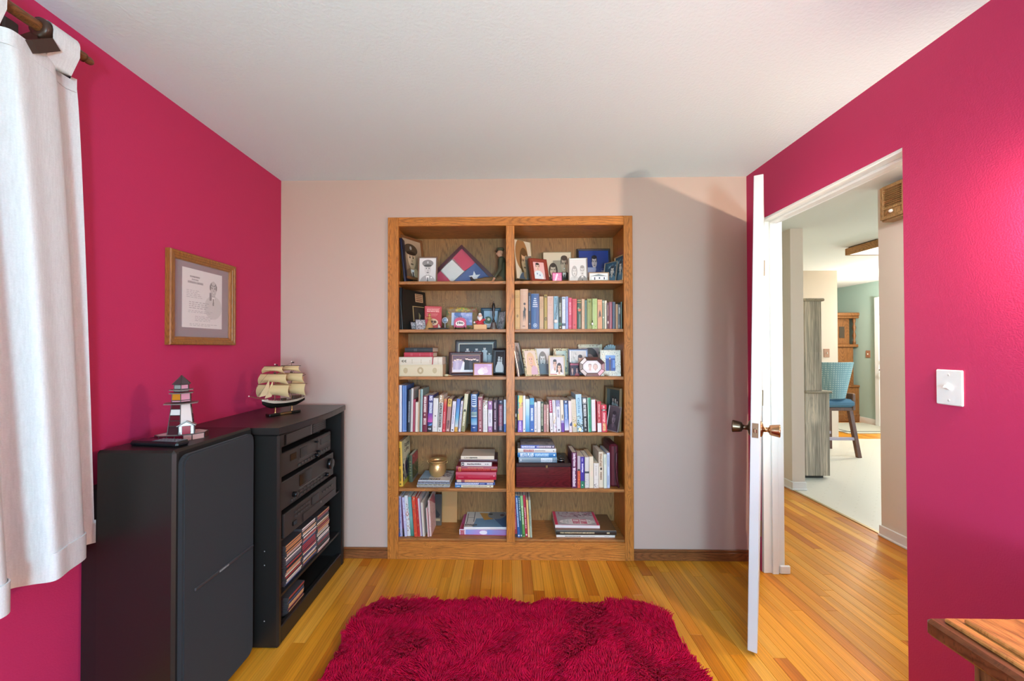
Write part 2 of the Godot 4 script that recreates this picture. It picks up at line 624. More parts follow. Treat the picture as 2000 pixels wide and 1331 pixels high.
func paint(im: Image, ops: String) -> void:       # a small language of shapes, places as shares of the width and height
	var w := float(im.get_width())
	var h := float(im.get_height())
	for op in ops.split(";", false):
		var a := op.split(",")
		var n := []
		for q in a: n.append(0.0 if q.length() == 6 else q.to_float())
		var xy := Vector2(w, h)
		match a[0]:
			"F": im.fill(Color(a[1]))
			"R": im.fill_rect(Rect2i(Rect2(Vector2(n[1], n[2]) * xy, (Vector2(n[3], n[4]) - Vector2(n[1], n[2])) * xy)), Color(a[5]))
			"b": im.fill_rect(Rect2i(0, int(n[1] * h), int(w), maxi(1, int((n[2] - n[1]) * h))), Color(a[3]))
			"E": ell(im, Vector2(n[1], n[2]) * xy, Vector2(n[3], n[4]) * xy, Color(a[5]))
			"G":
				for y in range(int(n[2] * h), int(n[4] * h)):
					im.fill_rect(Rect2i(int(n[1] * w), y, int((n[3] - n[1]) * w), 1), Color(a[5]).lerp(Color(a[6]), (y / h - n[2]) / maxf(0.001, n[4] - n[2])))
			"N":
				for k in int(n[7]):
					var p := Vector2(rng.randf_range(n[1], n[3]), rng.randf_range(n[2], n[4])) * xy
					ell(im, p, Vector2(rng.randf_range(0.3, 1), rng.randf_range(0.3, 1)) * n[8] * w, Color(a[5]).lerp(Color(a[6]), rng.randf()))
			"T": put_words(im, Rect2i(Rect2(Vector2(n[1], n[2]) * xy, (Vector2(n[3], n[4]) - Vector2(n[1], n[2])) * xy)), Color(a[5]), a[6], a[7], false)
			"V": put_words(im, Rect2i(Rect2(Vector2(n[1], n[2]) * xy, (Vector2(n[3], n[4]) - Vector2(n[1], n[2])) * xy)), Color(a[5]), a[6], a[7], true)
			"L":
				for k in int(n[5]):
					var y := lerpf(n[2], n[4], (k + 0.3) / n[5]) * h
					var x := n[1] as float
					var e := lerpf(n[1], n[3], rng.randf_range(0.65, 1.0))
					while x < e:
						var l := rng.randf_range(0.03, 0.09)
						im.fill_rect(Rect2i(int(x * w), int(y), maxi(1, int(l * w)), maxi(1, int((n[4] - n[2]) * h / n[5] * 0.4))), Color(a[6]))
						x += l + 0.02
			"P": head(im, Rect2(Vector2(n[1], n[2]) * xy, (Vector2(n[3], n[4]) - Vector2(n[1], n[2])) * xy), Color(a[5]), Color(a[6]), Color(a[7]), a[8])
			"B":          # a small standing figure: foot centre, height, clothes, skin, hair
				var c := Vector2(n[1], n[2]) * xy
				var t: float = n[3] * h
				poly(im, [c + Vector2(-0.13, 0) * t, c + Vector2(0.13, 0) * t, c + Vector2(0.1, -0.8) * t, c + Vector2(-0.1, -0.8) * t], Color(a[4]))
				ell(im, c + Vector2(0, -0.72) * t, Vector2(0.15, 0.12) * t, Color(a[4]))
				ell(im, c + Vector2(0, -0.92) * t, Vector2(0.075, 0.09) * t, Color(a[5]))
				ell(im, c + Vector2(0, -1.0) * t, Vector2(0.07, 0.035) * t, Color(a[6]))
			"D":
				var pts := []
				for k in range(2, n.size() - 1, 2): pts.append(Vector2(n[k], n[k + 1]) * xy)
				poly(im, pts, Color(a[1]))
func make_print(called: String, ops: String) -> void:
	var k := print_at.size()
	var im := Image.create_empty(244, 244, false, Image.FORMAT_RGBA8)
	im.fill(Color.WHITE)
	paint(im, ops)
	var cell := Rect2i((k % 8) * 256, (k / 8) * 256, 256, 256)
	var wide := im.duplicate()
	wide.resize(256, 256)
	print_img.blit_rect(wide, Rect2i(0, 0, 256, 256), cell.position)
	print_img.blit_rect(im, Rect2i(0, 0, 244, 244), cell.position + Vector2i(6, 6))
	print_at[called] = Rect2((cell.position.x + 7) / 2048.0, (cell.position.y + 7) / 2048.0, 242 / 2048.0, 242 / 2048.0)

func draw_prints() -> void:
	print_img = Image.create_empty(2048, 2048, false, Image.FORMAT_RGBA8)
	print_img.fill(Color(0.8, 0.8, 0.8))
	# the top shelf
	make_print("tribute", "F,e3dddb;P,0.54,0.08,0.98,0.58,bdb5b1,4a4442,cbc5c2,mbs;R,0.66,0.36,0.71,0.5,6f6a6c;T,0.18,0.12,0.42,0.155,7d777a,R,In Loving Memory;T,0.22,0.17,0.38,0.2,9a9496,R,of our friend;T,0.13,0.215,0.5,0.255,7d777a,R,A Tribute to a Good Man;L,0.1,0.36,0.5,0.5,5,a39d9f;L,0.16,0.55,0.66,0.68,4,a39d9f;L,0.14,0.7,0.84,0.75,2,a39d9f;L,0.3,0.79,0.72,0.89,4,a39d9f;L,0.18,0.92,0.82,0.97,2,a39d9f")
	make_print("soldier_bw", "G,0,0,1,1,e4e2df,cfccc8;P,0.02,0.06,0.98,1.05,c9c5c0,8d8a87,a5a29f,cm;E,0.72,0.82,0.04,0.03,f0eeea")
	make_print("sepia_uniform", "G,0,0,1,1,b9a184,6f5f4a;P,-0.1,0.1,0.95,1.1,c7ad8b,4d4031,5f523f,cm;E,0.6,0.9,0.12,0.14,b9a27f")
	make_print("sepia_profile", "F,e2d4b8;E,0.42,0.36,0.36,0.4,a5794a;P,0.1,0.12,1.0,1.15,d2a779,6e5030,68727f,f;D,7d7466,0.6,0.4,1,0.36,1,1,0.6,0.95")
	make_print("toddler", "F,e6b7b2;P,0,-0.02,0.8,0.75,e7c3ae,3c3230,dce6e8,;E,0.4,0.74,0.24,0.24,dbe6ea;E,0.3,0.68,0.05,0.05,7c93b5;E,0.52,0.76,0.05,0.05,7c93b5;E,0.75,0.9,0.08,0.06,f2ede8")
	make_print("couple_sepia", "F,d9cbb0;R,0.35,0.3,0.85,1,b3a48c;P,0.46,0.02,1.04,1.06,c4a98c,4a3d33,3a3330,ms;P,0.08,0.34,0.62,1.12,d9bfa2,4d3d31,4b3f3a,fs")
	make_print("pink_card", "F,e88fb5;N,0.05,0.05,0.95,0.95,f6d3e2,b3406f,26,0.08;D,f7e3ec,0.45,0.1,0.6,0.1,0.4,0.95,0.2,0.95")
	make_print("couple_pencil", "F,e2dfda;P,0.02,0.26,0.58,1.0,dcd8d2,b4afaa,d0ccc6,f;P,0.46,0.22,1.04,1.02,d2cec8,a29d97,8f8b86,m")
	make_print("blue_portrait", "G,0,0,1,1,24408f,162a63;P,0.3,0.1,0.74,0.9,b7a9a8,1b1820,2a3a74,;R,0.02,0.62,0.56,0.98,9aa0c0;P,0.62,0.6,0.98,1.1,8d9ac8,3a4c92,5567ad,")
	make_print("white_house", "G,0,0,1,1,e3e7e5,c3cfd0;D,7c8a8c,0.06,0.4,0.5,0.12,0.94,0.4;R,0.14,0.4,0.88,0.86,e8ecea;R,0.26,0.52,0.32,0.86,3b4c66;R,0.5,0.52,0.57,0.74,3b4c66;R,0.76,0.52,0.82,0.82,3b4c66;R,0,0.86,1,1,97a294")
	make_print("green_pair", "G,0,0,1,1,33566a,1e3547;N,0.2,0.1,0.9,0.9,9cb8be,2a4c66,22,0.07;P,0.3,0.1,1,0.9,c9c5b8,3a4048,5b7c90,")
	# second shelf
	make_print("red_cover", "F,b7333f;T,0.1,0.07,0.9,0.1,e0a59f,R,A treasury of words to live by;T,0.12,0.125,0.86,0.175,f0c4bb,B,Great Speeches;T,0.12,0.19,0.86,0.24,f0c4bb,B,that Move Men;L,0.12,0.29,0.88,0.42,4,d98a86;E,0.48,0.66,0.3,0.14,e2c5a4;E,0.48,0.66,0.26,0.11,d5b08c;E,0.4,0.64,0.09,0.05,5b4334;E,0.6,0.65,0.09,0.05,5b4334;E,0.5,0.72,0.06,0.02,8a5b48;L,0.2,0.86,0.8,0.93,2,d98a86")
	make_print("plaque_card", "F,caa27b;R,0.08,0.06,0.92,0.2,7d5b43;R,0.08,0.28,0.92,0.42,7d5b43;R,0.08,0.5,0.92,0.64,7d5b43;R,0.08,0.72,0.92,0.9,7d5b43")
	make_print("dark_plaque", "F,2b2824;R,0.1,0.06,0.9,0.94,38342e;D,a08c62,0.45,0.25,0.62,0.4,0.5,0.6,0.6,0.8,0.4,0.8;L,0.2,0.84,0.8,0.92,2,8c7a55")
	make_print("collage_blue", "G,0,0,1,1,a9b3df,8295cf;E,0.3,0.12,0.16,0.2,5d7fb2;N,0.4,0,1,0.9,c9cdec,6f82c0,18,0.12;R,0,0,0.12,1,c7d6ee")
	make_print("collage_frame", "F,8d6f4a;N,0,0,1,1,c08a3e,55603c,90,0.07;N,0.3,0,0.7,0.2,d0a43c,7f9a48,20,0.05;N,0.75,0,1,0.3,9a4a37,6b7a45,20,0.05")
	make_print("sea_photo", "G,0,0,1,1,a9c5d8,7fa3bd;E,0.3,0.55,0.25,0.22,48634c;E,0.35,0.5,0.1,0.08,d5cfae;R,0,0.75,1,1,d7dfe4")
	make_print("hands_sign", "F,c2446a;E,0.5,0.55,0.42,0.34,f2e3dd;E,0.3,0.5,0.09,0.16,3b3338;E,0.46,0.46,0.06,0.18,3b3338;E,0.6,0.48,0.06,0.16,3b3338;E,0.74,0.53,0.08,0.13,3b3338;E,0.33,0.52,0.04,0.08,f2e3dd;E,0.72,0.55,0.03,0.06,f2e3dd;R,0.1,0.82,0.9,0.9,8e2c4d")
	make_print("gray_snap", "F,a5a3a8;N,0,0,1,1,d8d6d8,4a484d,60,0.09")
	# third shelf
	make_print("family_dark", "G,0,0,1,1,25272b,3a4048;R,0,0.42,1,1,6f7a83;B,0.14,0.7,0.4,c9cdd0,d5c9bf,3a3433;B,0.25,0.66,0.5,b9bfc4,d5c9bf,2a2626;B,0.38,0.7,0.42,dadcdd,d5c9bf,4d4642;B,0.52,0.68,0.52,8f979e,d5c9bf,2a2626;B,0.62,0.7,0.44,e2e3e3,d5c9bf,5a4a3a;B,0.76,0.68,0.55,c2c8cc,d5c9bf,2a2626;B,0.9,0.72,0.38,98a1a8,d5c9bf,3b3330")
	make_print("wedding", "G,0,0,1,1,6f5664,9a8390;R,0,0.72,1,1,e3dbe2;B,0.1,0.84,0.6,b7a9c4,ecd5c8,3b2b28;B,0.2,0.85,0.66,cabcd0,ecd5c8,3b2b28;B,0.3,0.84,0.62,b7a9c4,ecd5c8,5b3b2b;B,0.6,0.86,0.66,3b3a44,ecd5c8,2a2020;B,0.7,0.85,0.64,4a4a57,ecd5c8,3b2b28;B,0.8,0.86,0.68,3b3a44,ecd5c8,2a2020;B,0.9,0.84,0.6,53515e,ecd5c8,3b2b28;D,f6f0f2,0.38,0.4,0.5,0.4,0.64,0.96,0.28,0.96;E,0.44,0.34,0.05,0.08,ecd5c8;E,0.44,0.3,0.05,0.05,4a3a30;B,0.52,0.86,0.7,2c2b33,ecd5c8,2a2020")
	make_print("lilac_pair", "G,0,0,1,1,c79ac4,d9b3c8;E,0.4,0.7,0.2,0.26,efe3e6;E,0.62,0.64,0.15,0.2,e6cfd8;E,0.44,0.44,0.1,0.12,ecd9d6;E,0.62,0.4,0.1,0.12,e3c9c9;R,0,0.36,1,0.4,d6b0d2;R,0.76,0.08,0.94,0.2,cdb3d3")
	make_print("dance_bw", "F,2c2a2c;P,0.1,0.06,0.76,0.8,dad7d5,2a2827,e8e6e4,;P,0.44,0.1,0.96,0.8,cfccca,3a3735,d9d6d4,;D,e6e4e2,0.25,0.5,0.8,0.5,0.85,1,0.2,1")
	make_print("blonde", "F,e6d3c6;P,-0.05,0.02,1.05,0.92,e9b9a3,e2c49c,dba8bf,fls;E,0.3,0.9,0.3,0.3,e2c8a4;E,0.72,0.92,0.3,0.3,d6b3c0")
	make_print("woman_gray", "F,e0dedb;P,0,0.05,1,1.0,d6cfca,8b8580,8f9197,f;R,0,0.6,0.9,1,8a8c92")
	make_print("couple_color", "F,cfc3c6;P,0.06,0.06,0.66,0.9,cf9f86,2f2523,e0d8d6,s;P,0.36,0.28,0.98,1.08,d9a68b,3d2a22,ead6cf,fls;R,0,0.95,0.5,1,b3403a")
	make_print("green_man", "F,c7d2c3;P,0.3,0.1,1.1,1.0,a5927f,4d5a55,6d8078,m")
	make_print("boy", "F,cdc9c4;N,0,0,0.4,0.6,a7a49f,ddd8d2,24,0.08;P,0.28,0.08,0.98,0.98,d8ae98,3b3a44,3a4255,s")
	make_print("red_group", "F,37233a;R,0,0,1,0.16,b0566a;P,0,0.2,0.5,1.05,c99a8a,2b1d22,2f2238,;P,0.48,0.18,1,1.05,c58d86,2b1d22,a3242f,")
	make_print("octa", "F,d4cdd0;E,0.5,0.5,0.4,0.42,e2dadb;P,0.18,0.14,0.6,0.98,e0bfb4,a9968f,d9cfd0,;P,0.46,0.14,0.9,0.98,dcb8ad,b3a29b,e3d9da,f")
	make_print("dark_hair", "F,b7a7a0;E,0.5,0.5,0.44,0.5,37312f;E,0.45,0.62,0.3,0.34,9b7f78;R,0,0.72,1,1,b89a98;E,0.85,0.85,0.12,0.12,2a2626")
	make_print("blue_youth", "G,0,0,1,1,7fa3d6,2b4a9a;R,0,0.22,1,1,28418c;B,0.45,1,0.85,4a3b52,d0a592,2b2226;R,0.72,0.3,0.95,0.8,5f86c8")
	make_print("speckle", "F,cfd0c2;N,0,0,1,1,3f4740,8a8f82,150,0.018;N,0,0,1,1,e9e9e0,b7b9ab,80,0.02")
	make_print("leopard", "F,d8c9a2;N,0,0,1,1,2a2119,5b4a30,220,0.028")
	make_print("floral", "F,cfc8ad;N,0,0,1,1,8f5a50,6d7f68,60,0.035;N,0,0,1,1,e3ddc8,b5ab8c,60,0.03")
	make_print("tall_group", "G,0,0,1,1,3f4f4e,141a1c;B,0.5,0.8,0.6,8ca3a3,b9b3a6,222222;B,0.68,0.86,0.66,7f9698,b9b3a6,222222;B,0.82,0.75,0.5,a0b4b4,b9b3a6,222222;R,0,0,0.25,0.6,5d6f6c")
	make_print("small_dark", "G,0,0,1,1,5d5256,2a2628;P,0.1,0.1,0.9,1,6f5f66,372f35,4b4048,")
	# fifth and bottom shelves, flat things
	make_print("cow_cover", "F,c5cfa6;D,dfe3c0,0.3,0,1,0.2,0.75,0.5,0.1,0.4;T,0.3,0.1,0.85,0.2,46523a,K,Farm;T,0.3,0.22,0.8,0.3,46523a,K,Life;E,0.2,0.55,0.1,0.1,e8e6d2;N,0,0.5,1,0.9,2f2f38,5d4f6a,60,0.07;R,0,0.9,1,1,b8b84a;E,0.4,0.62,0.1,0.12,33264a")
	make_print("garden_cover", "F,4c5638;N,0,0.3,1,1,6f7f45,2f3a2a,120,0.05;R,0,0,1,0.36,a3404c;N,0,0,1,0.4,c46a70,7c2f3a,20,0.08;N,0.2,0.4,0.9,0.8,d9a07f,8f6a5a,16,0.05;R,0,0.9,1,1,8a8a8c")
	make_print("magazine", "F,b9c6cf;R,0.3,0.05,1,1,d7d3cf;N,0.5,0.1,1,0.6,8f6f72,a9a2a8,30,0.06;R,0.0,0.05,0.3,0.95,8fb0c7;T,0.05,0.82,0.7,0.94,3a3a42,K,COUNTRY")
	make_print("jeans_cover", "F,d9d8cf;D,6f98b4,0.25,0.5,0.65,0.5,0.95,1,0.2,1;D,44648c,0.6,0.35,1,0.3,1,1,0.9,1;D,d79a4a,0.32,0.15,0.7,0.2,0.66,0.55,0.45,0.6;E,0.75,0.28,0.22,0.26,8e8c8c;E,0.6,0.24,0.05,0.05,2a2a2a;E,0.88,0.3,0.05,0.06,5b2f2f;R,0.04,0.2,0.06,0.8,4b4b4b;R,0.2,0,0.22,0.7,4b4b4b;R,0.06,0.44,0.2,0.46,6b6b6b;T,0.02,0.82,0.3,0.95,44464a,B,Dogs")
	make_print("pink_cover", "F,b3adaf;R,0,0,0.07,1,d8385f;R,0.94,0,1,1,d8385f;N,0.1,0.05,0.9,0.45,8f6b78,c9c2c4,60,0.06;N,0.3,0.02,0.9,0.4,5c4a54,d9a7b4,30,0.04;E,0.52,0.76,0.4,0.2,ece6e2;R,0.42,0.58,0.58,0.92,cf6a80;R,0.6,0.58,0.74,0.92,cf6a80;L,0.2,0.62,0.4,0.9,6,8ea59a;T,0.44,0.62,0.56,0.75,f6e9e6,K,PINK;T,0.61,0.62,0.73,0.75,f6e9e6,K,TALE;L,0.44,0.8,0.72,0.9,2,f0dfe0;L,0.77,0.66,0.88,0.86,3,8ea59a")
	make_print("brown_cover", "F,6b4a2f;R,0.02,0.02,0.98,0.98,75512f;T,0.2,0.4,0.8,0.5,a88a5a,R,RELIGIONS")
	make_print("boot_photo", "G,0,0,1,1,1f1c1a,5a4c3c;D,0d0d0d,0.0,0.0,0.4,0.0,0.45,0.4,0.9,0.66,0.8,0.74,0.1,0.74;R,0,0.78,0.9,0.86,a58f6a")
	make_print("floral_pink", "F,e0c3bd;N,0,0,1,1,b87f84,efe0d8,120,0.03;D,c9747c,0,0,0.6,0,1,0.3,1,0.45")
	make_print("cd_front", "F,a9a5a5;N,0,0,1,1,6f6a70,d9d4d0,40,0.08")
	make_print("pink_album", "F,c7588a;G,0.1,0.1,0.9,0.9,9fa9d8,c58fc0;E,0.6,0.5,0.12,0.3,f3eef2;T,0.02,0.7,0.16,0.95,b3303a,K,Love")

# ------------------------------------------------------------------ lamps
func omni(called: String, at: Vector3, energy: float, col: Color, size: float) -> void:
	var l := OmniLight3D.new()
	l.name = called
	l.position = at
	l.light_energy = energy
	l.light_color = col
	l.light_size = size
	l.omni_range = 14.0
	l.omni_attenuation = 2.0
	l.shadow_enabled = true
	add_child(l)
func area(called: String, at: Vector3, turn: Vector3, size: Vector2, energy: float, col: Color) -> void:
	var l := AreaLight3D.new()
	l.name = called
	l.position = at
	l.rotation = turn
	l.area_size = size
	l.light_energy = energy
	l.light_color = col
	l.area_range = 14.0
	l.area_attenuation = 2.0
	l.shadow_enabled = true
	add_child(l)
func glow(called: String, col: Color, e: float) -> StandardMaterial3D:
	var m := M(called, "f4f0e6", 0.5)
	m.emission_enabled = true
	m.emission = col
	m.emission_energy_multiplier = e
	return m
func lamps() -> void:
	# added wall lamp out of view, standing in for flash bounced off the wall
	var warm := Color(1.0, 0.9, 0.8)
	var t := thing("added_wall_lamp", "added wall lamp with a round white bulb, standing in for bounced flash", "lamp", Vector3(XR, 1.65, -0.88))
	part("plate", geo().box(Vector3(-0.003, -0.07, 0), Vector3(0.006, 0.1, 0.06), 0.002), C("8f7a5a", 0.35, 0.8), t)
	part("arm", geo().tube([Vector3(-0.005, -0.06, 0), Vector3(-0.028, -0.058, 0), Vector3(-0.03, -0.02, 0)], 0.005, 8), C("8f7a5a", 0.35, 0.8), t)
	part("shade", geo().lathe([Vector2(0, 0.043), Vector2(0.03, 0.042), Vector2(0.041, 0.036), Vector2(0.042, 0.038), Vector2(0.031, 0.045), Vector2(0, 0.047)], 24, Vector3(-0.045, 0, 0)), C("8f7a5a", 0.35, 0.8), t)  # cap added over the bulb to keep its light off the ceiling
	part("bulb", geo().ball(Vector3(-0.031, 0, 0), Vector3.ONE * 0.029, 14, 8), glow("added_lamp_bulb", warm, 1.6), t)
	omni("added_wall_lamp_light", Vector3(XR - 0.031, 1.65, -0.88), 1.3, warm, 0.027)
	# added fill light behind the camera, built as a globe floor lamp
	t = thing("added_fill_lamp", "added fill light shaped as a white globe floor lamp behind the camera", "lamp", Vector3(0.35, 0, 1.1))
	part("base", geo().lathe([Vector2(0, 0), Vector2(0.15, 0), Vector2(0.15, 0.015), Vector2(0.03, 0.03), Vector2(0, 0.03)], 20), C("d8d4cc", 0.4), t)
	part("pole", geo().tube([Vector3(0, 0.02, 0), Vector3(0, 0.84, 0)], 0.012, 8), C("d8d4cc", 0.4), t)
	part("globe", geo().ball(Vector3(0, 1.0, 0), Vector3.ONE * 0.17, 20, 12), glow("added_lamp_glass", Color(0.95, 0.98, 1.0), 2.0), t)
	omni("added_fill_light", Vector3(0.35, 1.0, 1.1), 4.1, Color(0.73, 0.92, 1.0), 0.16)
	# hall and kitchen
	t = thing("hall_lamp", "round white glass ceiling lamp in the hall", "lamp", Vector3(2.05, HK, -1.5))
	part("rim", geo().lathe([Vector2(0, -0.02), Vector2(0.15, -0.02), Vector2(0.15, 0), Vector2(0, 0)], 24), C("d8d4cc", 0.4), t)
	part("diffuser", geo().lathe([Vector2(0, -0.08), Vector2(0.08, -0.07), Vector2(0.13, -0.04), Vector2(0.14, -0.02), Vector2(0, -0.02)], 24), glow("lamp_glass_warm", Color(1, 0.97, 0.93), 2.0), t)
	omni("hall_lamp_light", Vector3(2.05, HK - 0.14, -1.5), 1.15, Color(0.92, 0.98, 1.0), 0.1)
	t = thing("added_dining_lamp", "added unseen white glass pendant lamp that brightens the dining room", "lamp", Vector3(5.62, HK, -5.42))  # pendant added out of view to brighten the green wall
	part("cord", geo().tube([Vector3(0, 0, 0), Vector3(0, -0.45, 0)], 0.004, 6), C("d8d4cc", 0.4), t)
	part("globe", geo().ball(Vector3(0, -0.57, 0), Vector3.ONE * 0.13, 18, 10), glow("added_lamp_glass", Color(0.95, 0.98, 1.0), 2.0), t)
	omni("added_dining_light", Vector3(5.62, HK - 0.57, -5.42), 2.4, Color(1.0, 0.98, 0.95), 0.13)

# ------------------------------------------------------------------ the room
func room() -> void:
	var red := C("bd2659", 0.66)
	red.heightmap_enabled = true
	red.heightmap_texture = tex.bump
	red.heightmap_scale = 0.03
	red.uv1_triplanar = true
	red.uv1_scale = Vector3.ONE * 9
	var beige := C("c6ad9e", 0.7)
	var white := C("e9e6e0", 0.45)
	var zc := 2.0         # the wall behind the camera
	# bookcase opening: x from -0.735 to 0.74, up to 2.095
	struct("wall_back", "beige painted end wall around the built-in bookcase", "wall", geo().span(Vector3(XL - WT, 0, -ZB - 0.3), Vector3(-0.735, HC, -ZB)).span(Vector3(0.74, 0, -ZB - 0.3), Vector3(XR + WT, HC, -ZB)).span(Vector3(-0.735, 2.095, -ZB - 0.3), Vector3(0.74, HC, -ZB)).span(Vector3(-0.735, 0, -ZB - 0.42), Vector3(0.74, HC, -ZB - 0.301)), beige)
	# left wall with a window behind the curtain
	var w0 := -0.98
	var w1 := 0.35
	struct("wall_left", "crimson painted side wall with the framed tribute", "wall", geo().span(Vector3(XL - WT, 0, -ZB), Vector3(XL, HC, w0)).span(Vector3(XL - WT, 0, w1), Vector3(XL, HC, zc)).span(Vector3(XL - WT, 0, w0), Vector3(XL, 0.85, w1)).span(Vector3(XL - WT, 2.1, w0), Vector3(XL, HC, w1)), red)
	var wf := geo()
	for z in [w0 + 0.025, (w0 + w1) / 2, w1 - 0.025]:
		wf.box(Vector3(XL - 0.06, 1.475, z), Vector3(0.05, 1.25, 0.05), 0.004)
	for y in [0.875, 1.475, 2.075]:
		wf.box(Vector3(XL - 0.06, y, (w0 + w1) / 2), Vector3(0.05, 0.05, w1 - w0), 0.004)
	var win := struct("window_1", "white window frame behind the curtain", "window", wf, white)
	var pane := M("window_glass", "ffffff14", 0.02)
	pane.transparency = BaseMaterial3D.TRANSPARENCY_ALPHA
	for q in [[w0 + 0.05, -0.34], [-0.29, w1 - 0.05]]:
		for y in [0.9, 1.5]:
			part("pane", geo().span(Vector3(XL - 0.063, y, q[0]), Vector3(XL - 0.057, y + 0.55, q[1])), pane, win)
	# right wall with the doorway
	var d0 := -2.295
	var d1 := -1.463
	struct("wall_right", "crimson painted side wall with the doorway and light switch", "wall", geo().span(Vector3(XR, 0, -ZB), Vector3(XR + WT, HK, d0)).span(Vector3(XR, 0, d1), Vector3(XR + WT, HK, zc)).span(Vector3(XR, 2.044, d0), Vector3(XR + WT, HK, d1)), red)
	struct("wall_rear", "beige painted wall behind the camera", "wall", geo().span(Vector3(XL - WT, 0, zc), Vector3(-1.05, HC, zc + WT)).span(Vector3(1.05, 0, zc), Vector3(XR + WT, HC, zc + WT)).span(Vector3(-1.05, 0, zc), Vector3(1.05, 0.7, zc + WT)).span(Vector3(-1.05, 2.15, zc), Vector3(1.05, HC, zc + WT)), beige)
	var rf := geo()
	for x in [-1.025, 0.0, 1.025]: rf.box(Vector3(x, 1.425, zc + 0.06), Vector3(0.05, 1.45, 0.05), 0.004)
	for y in [0.725, 2.125]: rf.box(Vector3(0, y, zc + 0.06), Vector3(2.1, 0.05, 0.05), 0.004)
	struct("window_3", "added white framed window behind the camera for daylight fill", "window", rf, white)  # window added out of view to soften the room with daylight
	var cm := C("dceef2", 0.85)
	cm.heightmap_enabled = true
	cm.heightmap_texture = tex.bump
	cm.heightmap_scale = 0.07
	cm.uv1_triplanar = true
	cm.uv1_scale = Vector3.ONE * 4
	struct("ceiling", "off-white stippled ceiling of the study", "ceiling", geo().span(Vector3(XL - WT, HC, -ZB - 0.42), Vector3(XR, HC + 0.12, zc + WT)), cm)
	# white jambs, stops and hall casing of the doorway
	var jamb := struct("trim_1", "white painted door jamb around the open doorway", "door frame", geo().span(Vector3(XR + 0.002, 2.03, d0), Vector3(XR + WT - 0.002, 2.044, d1), 0.002).span(Vector3(XR + 0.002, 0, d0), Vector3(XR + WT - 0.002, 2.03, d0 + 0.02), 0.002).span(Vector3(XR + 0.03, 0, d1 - 0.02), Vector3(XR + WT - 0.002, 2.03, d1), 0.002), white)
	part("stop", geo().span(Vector3(XR + 0.045, 2.018, d0 + 0.02), Vector3(XR + 0.08, 2.03, d1 - 0.02), 0.002).span(Vector3(XR + 0.045, 0, d0 + 0.02), Vector3(XR + 0.08, 2.022, d0 + 0.032), 0.002).span(Vector3(XR + 0.045, 0, d1 - 0.032), Vector3(XR + 0.08, 2.022, d1 - 0.02), 0.002), white, jamb)
	part("casing", geo().span(Vector3(XR + WT, 0, d0 - 0.05), Vector3(XR + WT + 0.014, 2.09, d0 + 0.01), 0.004).span(Vector3(XR + WT, 0, d1 - 0.01), Vector3(XR + WT + 0.014, 2.09, d1 + 0.05), 0.004).span(Vector3(XR + WT, 2.03, d0 - 0.05), Vector3(XR + WT + 0.014, 2.09, d1 + 0.05), 0.004), white, jamb)
	part("shoe_block", geo().span(Vector3(XR + WT - 0.03, 0, d0 + 0.02), Vector3(XR + WT + 0.03, 0.05, d0 + 0.034), 0.006), white, jamb)
	part("strike_plate", geo().span(Vector3(XR + 0.031, 0.88, d1 - 0.0225), Vector3(XR + 0.058, 0.95, d1 - 0.0195), 0.0005), C("6d5a3c", 0.35, 1.0), jamb)
	# brown baseboards on the end wall
	var bw := wood("baseboard_wood", "a5663a", "oak_u", Vector3(1.4, 3.0, 3.0), 0.4)
	for q in [["baseboard_left", XL, -0.7515, "stained wood baseboard between hi-fi rack and bookcase"], ["baseboard_right", 0.757, XR, "stained wood baseboard between bookcase and open door"]]:
		struct(q[0], q[3], "baseboard", geo().span(Vector3(q[1], 0, -ZB), Vector3(q[2], 0.05, -ZB + 0.014), 0.002).span(Vector3(q[1], 0.05, -ZB), Vector3(q[2], 0.066, -ZB + 0.01), 0.003), bw)
	floor_boards()

func floor_boards() -> void:
	var x0 := XL - 0.1
	var x1 := 2.58
	var base := C("5b3a1c", 0.6)
	var fl := struct("floor", "honey coloured strip wood floor running from study into hall", "floor", geo().span(Vector3(x0, -0.12, -4.6), Vector3(x1, -0.02, 2.1)), base)
	var kinds := []
	var cols := ["e99d2a", "e39424", "eea434", "dc8a1e", "e99c2c", "d4801a", "f0aa3c", "e29524", "ca7416", "eba02e"]
	for k in 10:
		var m := wood("strip_floor_%d" % k, cols[k], "plain_v", Vector3(3.2, 1.0, 0.55), 0.36, true, Vector3(k * 0.37, 0, k * 0.23))
		m.clearcoat_enabled = true
		m.clearcoat = 0.2
		m.clearcoat_roughness = 0.22
		m.metallic_specular = 0.35
		kinds.append(m)
	var w := 0.0572
	var n := int(ceil((x1 - x0) / w))
	var meshes := {}
	for l in [0.55, 0.75, 0.95, 1.2]:
		meshes[l] = geo().box(Vector3(0, -0.01, 0), Vector3(w - 0.0009, 0.02, l - 0.0009), 0.0007).done()
	var last := 0
	for i in n:
		var cx := x0 + (i + 0.5) * w
		var z := -1.33
		var far := -2.45 if cx < XR - 0.02 else -4.1
		z += rng.randf_range(0.0, 0.35)
		var first := true
		while z > far:
			var l: float = [0.55, 0.75, 0.95, 1.2][rng.randi_range(0, 3)]
			var k := rng.randi_range(0, 9)
			if k == last: k = (k + 3) % 10
			last = k
			if z - l < -4.55: break
			same("floor_board", meshes[l], kinds[k], fl, Transform3D(Basis(), Vector3(cx, 0, z - l / 2)))
			if first:
				# the strip goes on towards the camera
				first = false
				same("floor_board", meshes[1.2], kinds[(k + 4) % 10], fl, Transform3D(Basis(), Vector3(cx, 0, z + 0.6)))
			z -= l
	var rest := geo()
	for i in n:
		rest.span(Vector3(x0 + i * w + 0.0005, -0.02, -0.1), Vector3(x0 + (i + 1) * w - 0.0005, -0.0005, 2.1))
	var far_part := part("floor_strips", rest, kinds[0], fl)
	far_part.set_meta("kind", "stuff")

